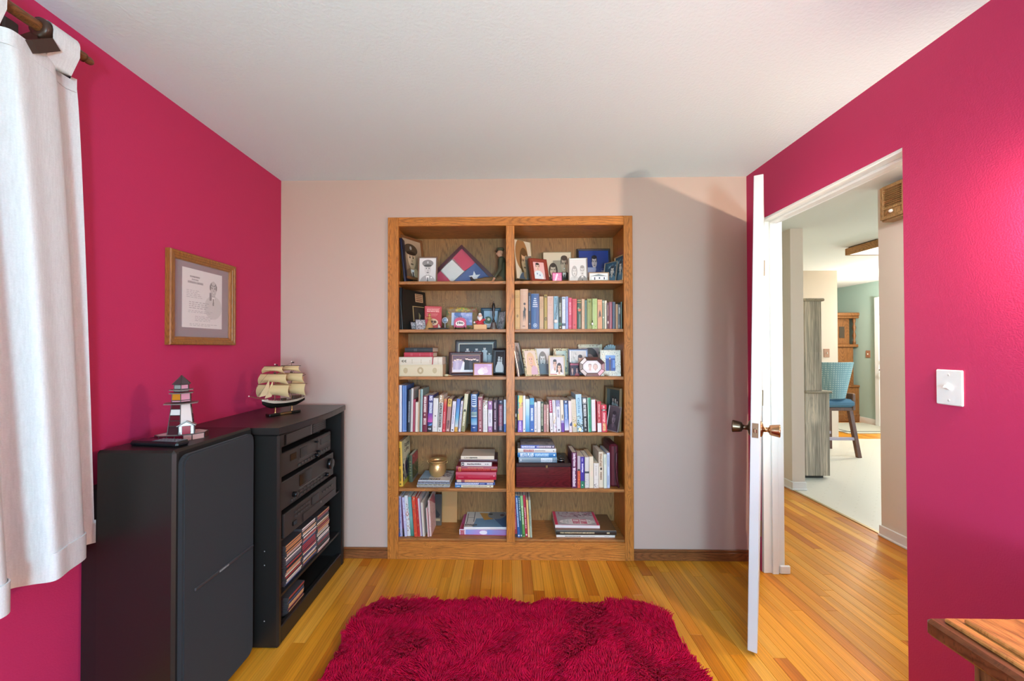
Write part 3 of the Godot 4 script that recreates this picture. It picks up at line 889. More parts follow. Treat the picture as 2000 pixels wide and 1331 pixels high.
func hall_and_kitchen() -> void:
	var cream := C("e4d7c6", 0.7)
	var white := C("eceae4", 0.4)
	var hx := 2.56
	var ceil_m := C("e6e2da", 0.85)
	struct("ceiling_hall", "off-white ceiling of hall and kitchen", "ceiling", geo().span(Vector3(XR, HK, -8.2), Vector3(6.3, HK + 0.12, 2.1)), ceil_m)
	struct("wall_hall_near", "cream hall wall that carries the louvered chime box", "wall", geo().span(Vector3(hx, 0, -2.735), Vector3(hx + WT, HK, 2.1)), cream)
	struct("wall_hall_stub", "cream wall end beside the kitchen opening", "wall", geo().span(Vector3(hx + 0.02, 0, -8.2), Vector3(hx + 0.02 + WT, HK, -3.606)), cream)
	struct("wall_hall_end", "cream wall closing the far end of the hall", "wall", geo().span(Vector3(XR, 0, -5.2), Vector3(hx + 0.02, HK, -5.1)).span(Vector3(XR, 0, -5.2), Vector3(XR + WT, HK, -ZB)).span(Vector3(XR, 0, 2.0), Vector3(hx, HK, 2.1)), cream)
	for q in [[-2.742, 2.0, hx, "white baseboard on the near hall wall"], [-5.1, -3.599, hx + 0.02, "white baseboard at the wall end by the kitchen"]]:
		var g := geo().span(Vector3(q[2] - 0.013, 0, q[0]), Vector3(q[2], 0.075, q[1]), 0.003).span(Vector3(q[2] - 0.022, 0, q[0]), Vector3(q[2] - 0.01, 0.016, q[1]), 0.004)
		if q[1] < -3: g.span(Vector3(q[2] - 0.013, 0, q[1]), Vector3(q[2] + WT, 0.075, q[1] + 0.013), 0.003).span(Vector3(q[2] - 0.022, 0, q[1]), Vector3(q[2] + WT, 0.016, q[1] + 0.022), 0.004)
		struct("baseboard_hall_near" if q[1] > 0 else "baseboard_hall_stub", q[3], "baseboard", g, white)
	# kitchen floor and walls
	var vm := M("vinyl", "e6e2dc", 0.35)
	vm.albedo_texture = tex.vinyl
	vm.uv1_triplanar = true
	vm.uv1_world_triplanar = true
	vm.uv1_scale = Vector3.ONE * 6.5
	struct("floor_kitchen", "cream sheet vinyl floor with small pale lozenges", "floor", geo().span(Vector3(2.58, -0.12, -5.6), Vector3(6.2, 0.002, 2.1)), vm)
	var dine := struct("floor_dining", "honey wood floor of the far dining room", "floor", geo().span(Vector3(2.58, -0.12, -8.2), Vector3(6.2, -0.01, -5.6)), C("b97c38", 0.4))
	for i in 20:
		part("floor_board", geo().span(Vector3(4.0 + i * 0.11, -0.01, -8.1), Vector3(4.0 + i * 0.11 + 0.107, 0.001, -5.602), 0.001), mats["strip_floor_%d" % (i * 3 % 10)], dine)
	struct("trim_2", "thin metal strip between hall boards and vinyl", "trim", geo().span(Vector3(2.565, 0, -3.606), Vector3(2.59, 0.005, -2.735), 0.001), C("b59a6a", 0.35, 0.6))
	struct("wall_kitchen", "beige wall behind the weathered kitchen peninsula", "wall", geo().span(Vector3(2.7, 0, -5.75), Vector3(4.66, HK, -5.6)), C("dcc5b0", 0.7))
	var green := C("b0cabf", 0.7)
	# the green wall has an added window, hidden by the hall, for daylight
	struct("wall_dining", "pale green dining room wall", "wall", geo().span(Vector3(6.07, 0, -8.2), Vector3(6.2, HK, -5.4)).span(Vector3(6.07, 0, -5.4), Vector3(6.2, HK, -3.7)).span(Vector3(6.07, 0, -3.7), Vector3(6.2, 0.3, -2.2)).span(Vector3(6.07, 2.1, -3.7), Vector3(6.2, HK, -2.2)).span(Vector3(6.07, 0, -2.2), Vector3(6.2, HK, 2.1)).span(Vector3(2.7, 0, -8.2), Vector3(6.2, HK, -8.05)), green)
	struct("wall_kitchen_rear", "cream wall at the unseen end of the kitchen", "wall", geo().span(Vector3(2.6, 0, 2.0), Vector3(6.2, HK, 2.1)), cream)
	var wf := geo()
	for z in [-3.67, -2.23]: wf.box(Vector3(6.13, 1.2, z), Vector3(0.06, 1.8, 0.06), 0.005)
	for y in [0.33, 2.07]: wf.box(Vector3(6.13, y, -2.95), Vector3(0.06, 0.06, 1.5), 0.005)
	struct("window_2", "white frame of an added unseen window that lights the dining room", "window", wf, white)  # frame of the opening added to bring in daylight
	struct("baseboard_dining", "white baseboard along the green wall", "baseboard", geo().span(Vector3(6.055, 0, -8.05), Vector3(6.07, 0.1, -6.55), 0.003), white)
	# the white outer door beside the green wall
	var d := part("door_2", geo().span(Vector3(6.03, 0.02, -6.44), Vector3(6.068, 2.05, -5.55), 0.004), C("f1f1ee", 0.4), self)
	tag(d, "white outer door at the end of the green wall", "door", "", "structure")
	part("casing", geo().span(Vector3(6.02, 0, -6.52), Vector3(6.069, 2.12, -6.44), 0.006), C("f1f1ee", 0.4), d)
	part("handle", geo().tube([Vector3(6.03, 0.93, -6.38), Vector3(5.97, 0.93, -6.38), Vector3(5.965, 0.93, -6.28)], 0.012, 6), C("9c9a94", 0.3, 1.0), d)
	part("deadbolt", geo().box(Vector3(6.015, 1.08, -6.38), Vector3(0.03, 0.06, 0.06), 0.01), C("9c9a94", 0.3, 1.0), d)
	# fluorescent ceiling fitting in the kitchen
	var t := thing("ceiling_light", "oak-framed fluorescent light on the kitchen ceiling", "lamp", Vector3(4.14, HK, -4.14))
	var fo := wood("fixture_oak", "d79c5c", "oak_u", Vector3(2, 4, 2), 0.45)
	part("side_rail", geo().span(Vector3(-0.45, -0.085, -0.19), Vector3(0.6, -0.01, -0.17), 0.004), fo, t)
	part("side_rail", geo().span(Vector3(-0.45, -0.085, 0.17), Vector3(0.6, -0.01, 0.19), 0.004), fo, t)
	part("end_rail", geo().span(Vector3(-0.45, -0.085, -0.17), Vector3(-0.43, -0.01, 0.17), 0.004), fo, t)
	part("housing", geo().span(Vector3(-0.44, -0.012, -0.16), Vector3(0.6, 0, 0.16), 0.004), C("3c3833", 0.6), t)
	part("diffuser", geo().span(Vector3(-0.44, -0.08, -0.168), Vector3(0.59, -0.07, 0.168)), glow("tube_light", Color(1, 0.99, 0.95), 1.3), t)
	area("ceiling_light_lamp", Vector3(4.15, HK - 0.1, -4.14), Vector3(-PI / 2, 0, 0), Vector2(1.0, 0.32), 1.6, Color(0.97, 0.98, 1.0))
	# weathered peninsula end panels
	var gw := wood("weathered_wood", "e4d8c6", "barn_v", Vector3(2.6, 0.8, 2.6), 0.7)
	t = thing("kitchen_peninsula", "grey weathered wood peninsula end with a taller end panel", "peninsula", Vector3(2.925, 0, -3.9))
	part("lower_panel", geo().span(Vector3(0, 0.03, -0.9), Vector3(0.235, 0.845, 0), 0.003), gw, t)
	part("toe_kick", geo().span(Vector3(0, 0, -0.88), Vector3(0.19, 0.03, -0.03)), C("4b4640", 0.7), t)
	part("counter", geo().span(Vector3(-0.005, 0.845, -0.92), Vector3(0.255, 0.868, 0.015), 0.006), wood("pale_wood", "cdbb9f", "oak_u", Vector3(3, 3, 3), 0.5), t)
	part("upper_panel", geo().span(Vector3(0, 0.868, -0.9), Vector3(0.165, 1.755, 0), 0.003), gw, t)
	part("cap", geo().span(Vector3(-0.005, 1.755, -0.91), Vector3(0.19, 1.785, 0.015), 0.008), mats["pale_wood"], t)
	# bar stool
	t = thing("bar_stool", "teal upholstered bar stool with brown splayed legs", "bar stool", Vector3(3.9, 0, -4.85))
	var brown := wood("stool_wood", "8a5836", "oak_v", Vector3(4, 2, 4), 0.45)
	var teal := M("teal_cloth", "ffffff", 0.85)
	teal.albedo_texture = tex.teal
	teal.uv1_triplanar = true
	teal.uv1_scale = Vector3.ONE * 5
	part("backrest", geo().sheet(func(s: float, q: float) -> Vector3:
		var wd := lerpf(0.15, 0.23, q)
		var a := (s - 0.5) * 2.0
		return Vector3(a * wd - 0.02, 0.69 + 0.43 * q, 0.2 - 0.09 * a * a + 0.03 * q), 12, 6, Vector3(0, 0, 0.05)), teal, t)
	part("seat", geo().box(Vector3(0.0, 0.63, -0.02), Vector3(0.4, 0.1, 0.42), 0.035), C("527487", 0.85), t)
	part("apron", geo().box(Vector3(0.0, 0.565, -0.02), Vector3(0.36, 0.04, 0.38), 0.004), brown, t)
	for s in [-1.0, 1.0]:
		part("leg", geo().bar(Vector3(s * 0.15, 0.56, 0.14), Vector3(s * 0.2, 0, 0.2), 0.04, 0.04, Vector3.BACK), brown, t)
		part("leg", geo().bar(Vector3(s * 0.15, 0.56, -0.16), Vector3(s * 0.2, 0, -0.22), 0.04, 0.04, Vector3.BACK), brown, t)
		part("side_post", geo().box(Vector3(s * 0.175, 0.65, 0.13), Vector3(0.04, 0.2, 0.09), 0.008), brown, t)
	for z in [-0.2, 0.16]:
		part("footrest", geo().span(Vector3(-0.185, 0.2, z), Vector3(0.185, 0.235, z + 0.03), 0.003), C("b7a6ac", 0.4, 0.3), t)
	# tall wood cabinet against the green wall
	var hw := wood("cabinet_wood", "a8703c", "oak_v", Vector3(2, 1, 2), 0.45)
	t = thing("hutch", "tall narrow wooden cabinet with turned columns by the green wall", "cabinet", Vector3(5.87, 0, -7.0))
	part("base", geo().span(Vector3(-0.26, 0, -0.25), Vector3(0.2, 0.62, 0.14), 0.006), hw, t)
	part("base_moulding", geo().span(Vector3(-0.28, 0.6, -0.26), Vector3(0.2, 0.64, 0.16), 0.01), hw, t)
	part("plinth", geo().span(Vector3(-0.28, 0, -0.26), Vector3(0.2, 0.14, 0.155), 0.01), hw, t)
	part("waist", geo().span(Vector3(-0.2, 0.64, -0.25), Vector3(0.14, 1.3, 0.1), 0.004), hw, t)
	part("shelf", geo().span(Vector3(-0.27, 1.3, -0.25), Vector3(0.2, 1.35, 0.14), 0.01), hw, t)
	part("hood", geo().span(Vector3(-0.18, 1.35, -0.25), Vector3(0.12, 1.8, 0.05), 0.004), hw, t)
	part("window_panel", geo().span(Vector3(-0.06, 1.46, 0.05), Vector3(0.03, 1.66, 0.056), 0.002), C("4a4034", 0.2), t)
	for x in [-0.22, 0.165]:
		part("column", geo().lathe([Vector2(0, 1.35), Vector2(0.022, 1.35), Vector2(0.022, 1.4), Vector2(0.012, 1.43), Vector2(0.026, 1.5), Vector2(0.012, 1.57), Vector2(0.026, 1.64), Vector2(0.012, 1.71), Vector2(0.022, 1.75), Vector2(0.022, 1.8), Vector2(0, 1.8)], 10, Vector3(x, 0, 0.09)), hw, t)
	part("cornice", geo().span(Vector3(-0.28, 1.8, -0.26), Vector3(0.21, 1.84, 0.15), 0.012).span(Vector3(-0.3, 1.84, -0.27), Vector3(0.2, 1.9, 0.17), 0.012), hw, t)
	# door mat
	t = thing("door_mat", "pale patterned mat on the dining room floor by the white door", "mat", Vector3(5.62, 0.001, -6.35))
	part("mat", geo().span(Vector3(-0.55, 0, -0.4), Vector3(0.4, 0.012, 0.42), 0.004), C("b9b6a6", 0.9), t)
	part("border", geo().span(Vector3(-0.55, 0.0118, 0.3), Vector3(0.4, 0.0135, 0.34)).span(Vector3(-0.48, 0.0118, -0.4), Vector3(-0.44, 0.0135, 0.42)), C("6d6c63", 0.9), t)
	# brown plates
	var pl := geo().box(Vector3.ZERO, Vector3(0.08, 0.12, 0.008), 0.002)
	var a := solid("outlet_plate", "brown wooden wall plate beside the grey peninsula", "wall plate", pl, C("a9785a", 0.5), "brown wall plates")
	a.position = un(1614, 690, 5.6) + Vector3(0, 0, 0.004)
	part("toggle", geo().box(Vector3(0, 0, 0.008), Vector3(0.01, 0.022, 0.014), 0.002), C("efe6d6", 0.4), a)
	a = solid("switch_plate", "brown wooden wall plate on the green wall near the white door", "wall plate", geo().box(Vector3.ZERO, Vector3(0.008, 0.12, 0.08), 0.002), C("a9785a", 0.5), "brown wall plates")
	a.position = Vector3(6.066, 1.182, -6.684)
	part("toggle", geo().box(Vector3(-0.008, 0, 0), Vector3(0.014, 0.022, 0.01), 0.002), C("efe6d6", 0.4), a)
	a = solid("hall_switch", "white switch plate on the cream wall end in the hall", "light switch", geo().box(Vector3.ZERO, Vector3(0.006, 0.115, 0.07), 0.002), C("efece4", 0.4))
	a.position = Vector3(hx + 0.017, 1.19, -3.76)
	part("toggle", geo().box(Vector3(-0.008, 0, 0), Vector3(0.014, 0.03, 0.012), 0.003), C("dcd8ce", 0.4), a)
	# louvered door chime box high on the hall wall
	var ow := wood("chime_oak", "d2a368", "oak_v", Vector3(3, 2, 3), 0.45)
	t = thing("door_chime", "oak door chime box with two louvered doors high on the hall wall", "door chime", Vector3(hx, 2.13, -2.63))
	part("case", geo().span(Vector3(-0.075, 0, 0), Vector3(0, 0.235, 0.36), 0.004), ow, t)
	part("vent", geo().span(Vector3(-0.06, -0.001, 0.12), Vector3(-0.05, 0.001, 0.24)).span(Vector3(-0.035, -0.001, 0.12), Vector3(-0.025, 0.001, 0.24)), C("4a3826", 0.7), t)
	for k in 2:
		var z0 := 0.004 + k * 0.172
		var dr := part("door", geo().span(Vector3(-0.09, 0.01, z0), Vector3(-0.075, 0.225, z0 + 0.022), 0.002).span(Vector3(-0.09, 0.01, z0 + 0.142), Vector3(-0.075, 0.225, z0 + 0.164), 0.002).span(Vector3(-0.09, 0.01, z0 + 0.022), Vector3(-0.075, 0.03, z0 + 0.142), 0.002).span(Vector3(-0.09, 0.07, z0 + 0.022), Vector3(-0.075, 0.085, z0 + 0.142), 0.002).span(Vector3(-0.09, 0.205, z0 + 0.022), Vector3(-0.075, 0.225, z0 + 0.142), 0.002), ow, t)
		for j in 9:
			part("slat", geo().bar(Vector3(-0.082, 0.092 + j * 0.0128, z0 + 0.022), Vector3(-0.082, 0.092 + j * 0.0128, z0 + 0.142), 0.014, 0.003, Vector3(-0.6, 0.8, 0)), ow, dr)
		part("panel", geo().span(Vector3(-0.083, 0.03, z0 + 0.022), Vector3(-0.078, 0.07, z0 + 0.142), 0.001), ow, dr)
		part("knob", geo().ball(Vector3(-0.098, 0.05, z0 + 0.082), Vector3(0.012, 0.012, 0.012), 8, 5), C("efe7d8", 0.3), dr)

# ------------------------------------------------------------------ the built-in bookcase
func bookcase() -> void:
	var fv := wood("bookcase_oak", "e6923e", "oak_v", Vector3(3.4, 1.1, 3.4), 0.42)
	var fu := wood("bookcase_oak_across", "e6923e", "oak_u", Vector3(1.1, 3.4, 3.4), 0.42)
	var sh := wood("bookcase_shelf", "cf8a48", "oak_u", Vector3(1.0, 3.0, 3.0), 0.45)
	var bk := wood("bookcase_back", "b58248", "oak_v", Vector3(4.2, 0.9, 3.4), 0.5)
	var t := thing("built_in_bookcase", "honey oak built-in bookcase with two bays of six shelves", "bookcase", Vector3(0, 0, -2.39))
	var b := -0.29          # the back panel, behind the face
	part("stile", geo().span(Vector3(-0.7515, 0, -0.02), Vector3(-0.685, 2.11, 0), 0.002), fv, t)
	part("stile", geo().span(Vector3(0.703, 0, -0.02), Vector3(0.757, 2.11, 0), 0.002), fv, t)
	part("mullion", geo().span(Vector3(-0.019, 0.108, -0.02), Vector3(0.033, 2.054, 0), 0.002), fv, t)
	part("top_rail", geo().span(Vector3(-0.685, 2.054, -0.02), Vector3(0.703, 2.11, 0), 0.002), fu, t)
	part("bottom_rail", geo().span(Vector3(-0.685, 0, -0.02), Vector3(0.703, 0.108, 0), 0.002), fu, t)
	part("side_panel", geo().span(Vector3(-0.722, 0, b), Vector3(-0.7, 2.07, -0.0201)), fv, t)
	part("side_panel", geo().span(Vector3(0.714, 0, b), Vector3(0.736, 2.07, -0.0201)), fv, t)
	part("divider", geo().span(Vector3(-0.004, 0.1, b), Vector3(0.018, 2.06, -0.0201)), fv, t)
	part("top_panel", geo().span(Vector3(-0.7, 2.055, b), Vector3(0.714, 2.075, -0.0201)), sh, t)
	for q in [[-0.7, -0.004], [0.018, 0.714]]:
		part("back_panel", geo().span(Vector3(q[0], 0.08, b - 0.008), Vector3(q[1], 2.075, b)), bk, t)
		for k in 6:
			var y: float = shelf_y[k]
			part("shelf" if k < 5 else "bottom_panel", geo().span(Vector3(q[0], y - 0.019, b), Vector3(q[1], y, -0.0203), 0.0015), sh, t)

# ------------------------------------------------------------------ books
func spine(ops: String) -> Array:      # paints one spine into the atlas; returns [its area, a spot of the board colour]
	var k := spine_n
	spine_n += 1
	var at := Vector2i((k % 42) * 48, (k / 42) * 256)
	var im := Image.create_empty(42, 252, false, Image.FORMAT_RGBA8)
	im.fill(Color(ops.get_slice(";", 0)))
	paint(im, ops.substr(ops.find(";") + 1) if ";" in ops else "")
	var all := im.duplicate()
	all.resize(48, 256)
	atlas_img.blit_rect(all, Rect2i(0, 0, 44, 256), at)
	atlas_img.blit_rect(im, Rect2i(0, 0, 42, 252), at + Vector2i(1, 2))
	atlas_img.fill_rect(Rect2i(at.x + 44, at.y, 4, 256), Color(ops.get_slice(";", 0)))
	return [Rect2((at.x + 1.5) / 2048.0, (at.y + 3) / 2048.0, 41 / 2048.0, 250 / 2048.0), Rect2((at.x + 46) / 2048.0, (at.y + 128) / 2048.0, 0, 0)]
func make_book(label: String, group: String, w: float, h: float, d: float, kind: String, ops: String, called := "book", cat := "book") -> Node3D:
	var t := thing(called, label, cat, Vector3.ZERO, group)
	var a := spine(ops)
	var b := 0.0022 if kind == "h" else 0.0007
	b = minf(b, w * 0.2)
	var lip := 0.003 if kind == "h" else 0.0004
	var bulge := (0.10 if kind == "h" else 0.03) * w
	var g := geo()
	g.uvr = a[1]
	for s in [-1.0, 1.0]:
		g.span(Vector3(s * w / 2, 0, -d), Vector3(s * (w / 2 - b), h, -b * 1.5))
	var n := 4
	var xs := []
	for i in n + 1:
		var x := -1.0 + 2.0 * i / n
		xs.append(Vector3(x * w / 2, 0, bulge * (1 - x * x) - bulge))
	var up := Vector3(0, h, 0)
	var r: Rect2 = a[0]
	g.smooth(4)
	for i in n:
		g.quad(xs[i], xs[i + 1], xs[i + 1] + up, xs[i] + up, Rect2(r.position.x + r.size.x * i / n, r.position.y, r.size.x / n, r.size.y))
	g.flat()
	var back := Vector3(0, 0, -b * 1.5 - bulge * 0.5)
	for i in n:
		g.quad(xs[i] + up, xs[i + 1] + up, Vector3(xs[i + 1].x, h, back.z), Vector3(xs[i].x, h, back.z))
		g.quad(Vector3(xs[i].x, 0, back.z), Vector3(xs[i + 1].x, 0, back.z), xs[i + 1], xs[i])
	part("cover", g, M("book_cover"), t)
	part("pages", geo().span(Vector3(-w / 2 + b, lip, -d + lip), Vector3(w / 2 - b, h - lip, back.z)), C("e4dac6" if kind != "o" else "cdb68e", 0.85), t)
	return t
func standing(k: int, group: String, rows: Array, zs := 2.425) -> void:
	for row in rows:
		var f: PackedStringArray = row.split("|")
		var n := f[0].split_floats(" ", false)
		var kind := f[0].get_slice(" ", 5)
		var y: float = shelf_y[k]
		var z := zs + rng.randf_range(-0.004, 0.008)
		var a := un(n[0], 678, z)
		var b := un(n[1], 678, z)
		var top := un((n[0] + n[1]) / 2, n[2], z)
		var lean := deg_to_rad(n[3])
		var w := (b.x - a.x) - 0.0008
		w *= cos(lean)
		var h := (top.y - y) / cos(lean) - w * absf(sin(lean))
		var t := make_book(f[1], group, w, h, n[4], kind, f[2])
		t.basis = Basis(Vector3.BACK, lean)
		var pivot := Vector3(-w / 2 if lean > 0 else w / 2, 0, 0)
		t.position = Vector3(a.x if lean > 0 else b.x, y + 0.0002, -z) - t.basis * pivot
		if lean == 0: t.position = Vector3((a.x + b.x) / 2, y + 0.0002, -z)
		if f.size() > 3:
			var g := geo()
			var d := n[4] - 0.002
			g.quad(Vector3(w / 2 + 0.0003, 0.001, -0.003), Vector3(w / 2 + 0.0003, 0.001, -d), Vector3(w / 2 + 0.0003, h - 0.001, -d), Vector3(w / 2 + 0.0003, h - 0.001, -0.003), print_at[f[3]])
			part("cover_print", g, M("print"), t)
func lying(y: float, group: String, rows: Array, zs: float) -> float:       # bottom to top; returns the height reached
	for row in rows:
		var f: PackedStringArray = row.split("|")
		var n := f[0].split_floats(" ", false)
		var kind := f[0].get_slice(" ", 5)
		var a := un(n[0], 800, zs)
		var b := un(n[1], 800, zs)
		var w := n[2]
		var t := make_book(f[1], group, w - 0.0004, b.x - a.x, n[4], kind, f[2])
		t.basis = Basis(Vector3.UP, deg_to_rad(n[3])) * Basis(Vector3.BACK, PI / 2)
		t.position = Vector3(b.x, y + w / 2, -zs + sin(deg_to_rad(n[3])) * -(b.x - a.x) / 2)
		if f.size() > 3:
			var g := geo()
			var h := b.x - a.x
			# a printed sheet on the upper board, reading from the front
			g.hull([Vector3(w / 2 - 0.0001, 0.001, -0.002), Vector3(w / 2 - 0.0001, h - 0.001, -0.002), Vector3(w / 2 - 0.0001, h - 0.001, -n[4] + 0.001), Vector3(w / 2 - 0.0001, 0.001, -n[4] + 0.001)], Vector3(9, 0, 0))
			var r: Rect2 = print_at[f[3]]
			g.quad(Vector3(w / 2 + 0.0004, h - 0.001, -0.002), Vector3(w / 2 + 0.0004, 0.001, -0.002), Vector3(w / 2 + 0.0004, 0.001, -n[4] + 0.001), Vector3(w / 2 + 0.0004, h - 0.001, -n[4] + 0.001), r)
			part("cover_print", g, M("print"), t)
		y += w
	return y

# ------------------------------------------------------------------ framed pictures
func frame(called: String, label: String, group: String, u0: float, v0: float, u1: float, v1: float, z: float, shown: String, o := {}) -> Node3D:
	var yaw: float = deg_to_rad(o.get("yaw", 0.0))
	var lean: float = deg_to_rad(o.get("lean", 8.0))
	var roll: float = deg_to_rad(o.get("roll", 0.0))
	var a := un(u0, v1, z)
	var b := un(u1, v0, z)
	var base := a.y
	for y in shelf_y:
		if absf(y - base) < 0.028: base = y + 0.0003
	var w: float = o.get("w", (b.x - a.x) / cos(yaw))
	var h: float = o.get("h", (b.y - base) / cos(lean))
	var t := thing(called, label, o.get("cat", "picture frame"), Vector3((a.x + b.x) / 2, base, -z), group)
	t.basis = Basis(Vector3.UP, yaw) * Basis(Vector3.BACK, roll) * Basis(Vector3.RIGHT, -lean)
	var bw: float = o.get("bw", 0.011)
	var th: float = maxf(0.009, o.get("th", 0.012))
	var g := geo()
	var col: String = o.get("col", "3a2a22")
	var m: Material = C(col, o.get("rough", 0.4), o.get("metal", 0.0))
	var pat := Rect2()
	if o.has("pat"):
		m = M("print")
		pat = print_at[o.pat]
	frame_mesh(g, w, h, bw, th, pat)
	part("frame", g, m, t)
	var r: Rect2 = print_at[shown]
	var iw := bw
	if o.has("mat"):
		var mw: float = o.get("matw", 0.012)
		part("mount", mount_mesh(w, h, bw, mw), C(o.mat, 0.8), t)
		iw += mw
	g = geo()
	g.uvr = r
	g.span(Vector3(-w / 2 + iw - 0.001, iw - 0.001, -0.007), Vector3(w / 2 - iw + 0.001, h - iw + 0.001, -0.0052))
	g.quad(Vector3(-w / 2 + iw - 0.001, iw - 0.001, -0.005), Vector3(w / 2 - iw + 0.001, iw - 0.001, -0.005), Vector3(w / 2 - iw + 0.001, h - iw + 0.001, -0.005), Vector3(-w / 2 + iw - 0.001, h - iw + 0.001, -0.005), r)
	part("photograph", g, M("print"), t)
	part("backing", geo().span(Vector3(-w / 2 + 0.002, 0.002, -th), Vector3(w / 2 - 0.002, h - 0.002, -0.0072)), C("4a3b2e", 0.7), t)
	if not o.has("bare"):
		part("easel_leg", geo().bar(Vector3(0, h * 0.6, -th), Vector3(0, sin(lean) * 0.035 * h * 3.0 + 0.002, -th - h * 0.1), w * 0.16, 0.002, Vector3.BACK), C("2d2620", 0.7), t)
	return t
func frame_mesh(g: Geo, w: float, h: float, bw: float, th: float, pat := Rect2()) -> void:
	# rings from the back edge over the moulding to the inner edge: inset, depth
	var rings := [[0.0, -th], [0.0, -0.002], [0.0015, 0.0], [bw * 0.35, 0.0012], [bw * 0.7, -0.001], [bw, -0.0018], [bw, -0.006]]
	var at := func(i: int, c: int) -> Vector3:
		var q: Array = rings[i]
		return Vector3((w / 2 - q[0]) * (1 if c == 1 or c == 2 else -1), q[0] if c < 2 else h - q[0], q[1])
	var uv := func(p: Vector3) -> Vector2: return pat.position + Vector2(p.x / w + 0.5, 1 - p.y / h) * pat.size
	for i in rings.size() - 1:
		for c in 4:
			var d := (c + 1) % 4
			var p0: Vector3 = at.call(i, c)
			var p1: Vector3 = at.call(i, d)
			var p2: Vector3 = at.call(i + 1, d)
			var p3: Vector3 = at.call(i + 1, c)
			g.tri(p0, p1, p2, uv.call(p0), uv.call(p1), uv.call(p2))
			g.tri(p0, p2, p3, uv.call(p0), uv.call(p2), uv.call(p3))
func mount_mesh(w: float, h: float, bw: float, mw: float) -> Geo:
	var g := geo()
	var z := -0.0036
	var e := bw - 0.0005
	var f := bw + mw
	g.span(Vector3(-w / 2 + e, e, z - 0.0014), Vector3(w / 2 - e, f, z)).span(Vector3(-w / 2 + e, h - f, z - 0.0014), Vector3(w / 2 - e, h - e, z))
	g.span(Vector3(-w / 2 + e, f, z - 0.0014), Vector3(-w / 2 + f, h - f, z)).span(Vector3(w / 2 - f, f, z - 0.0014), Vector3(w / 2 - e, h - f, z))
	return g

func shelves() -> void:
	top_shelf()
	second_shelf()
	third_shelf()
	fourth_shelf()
	fifth_shelf()
	bottom_shelf()

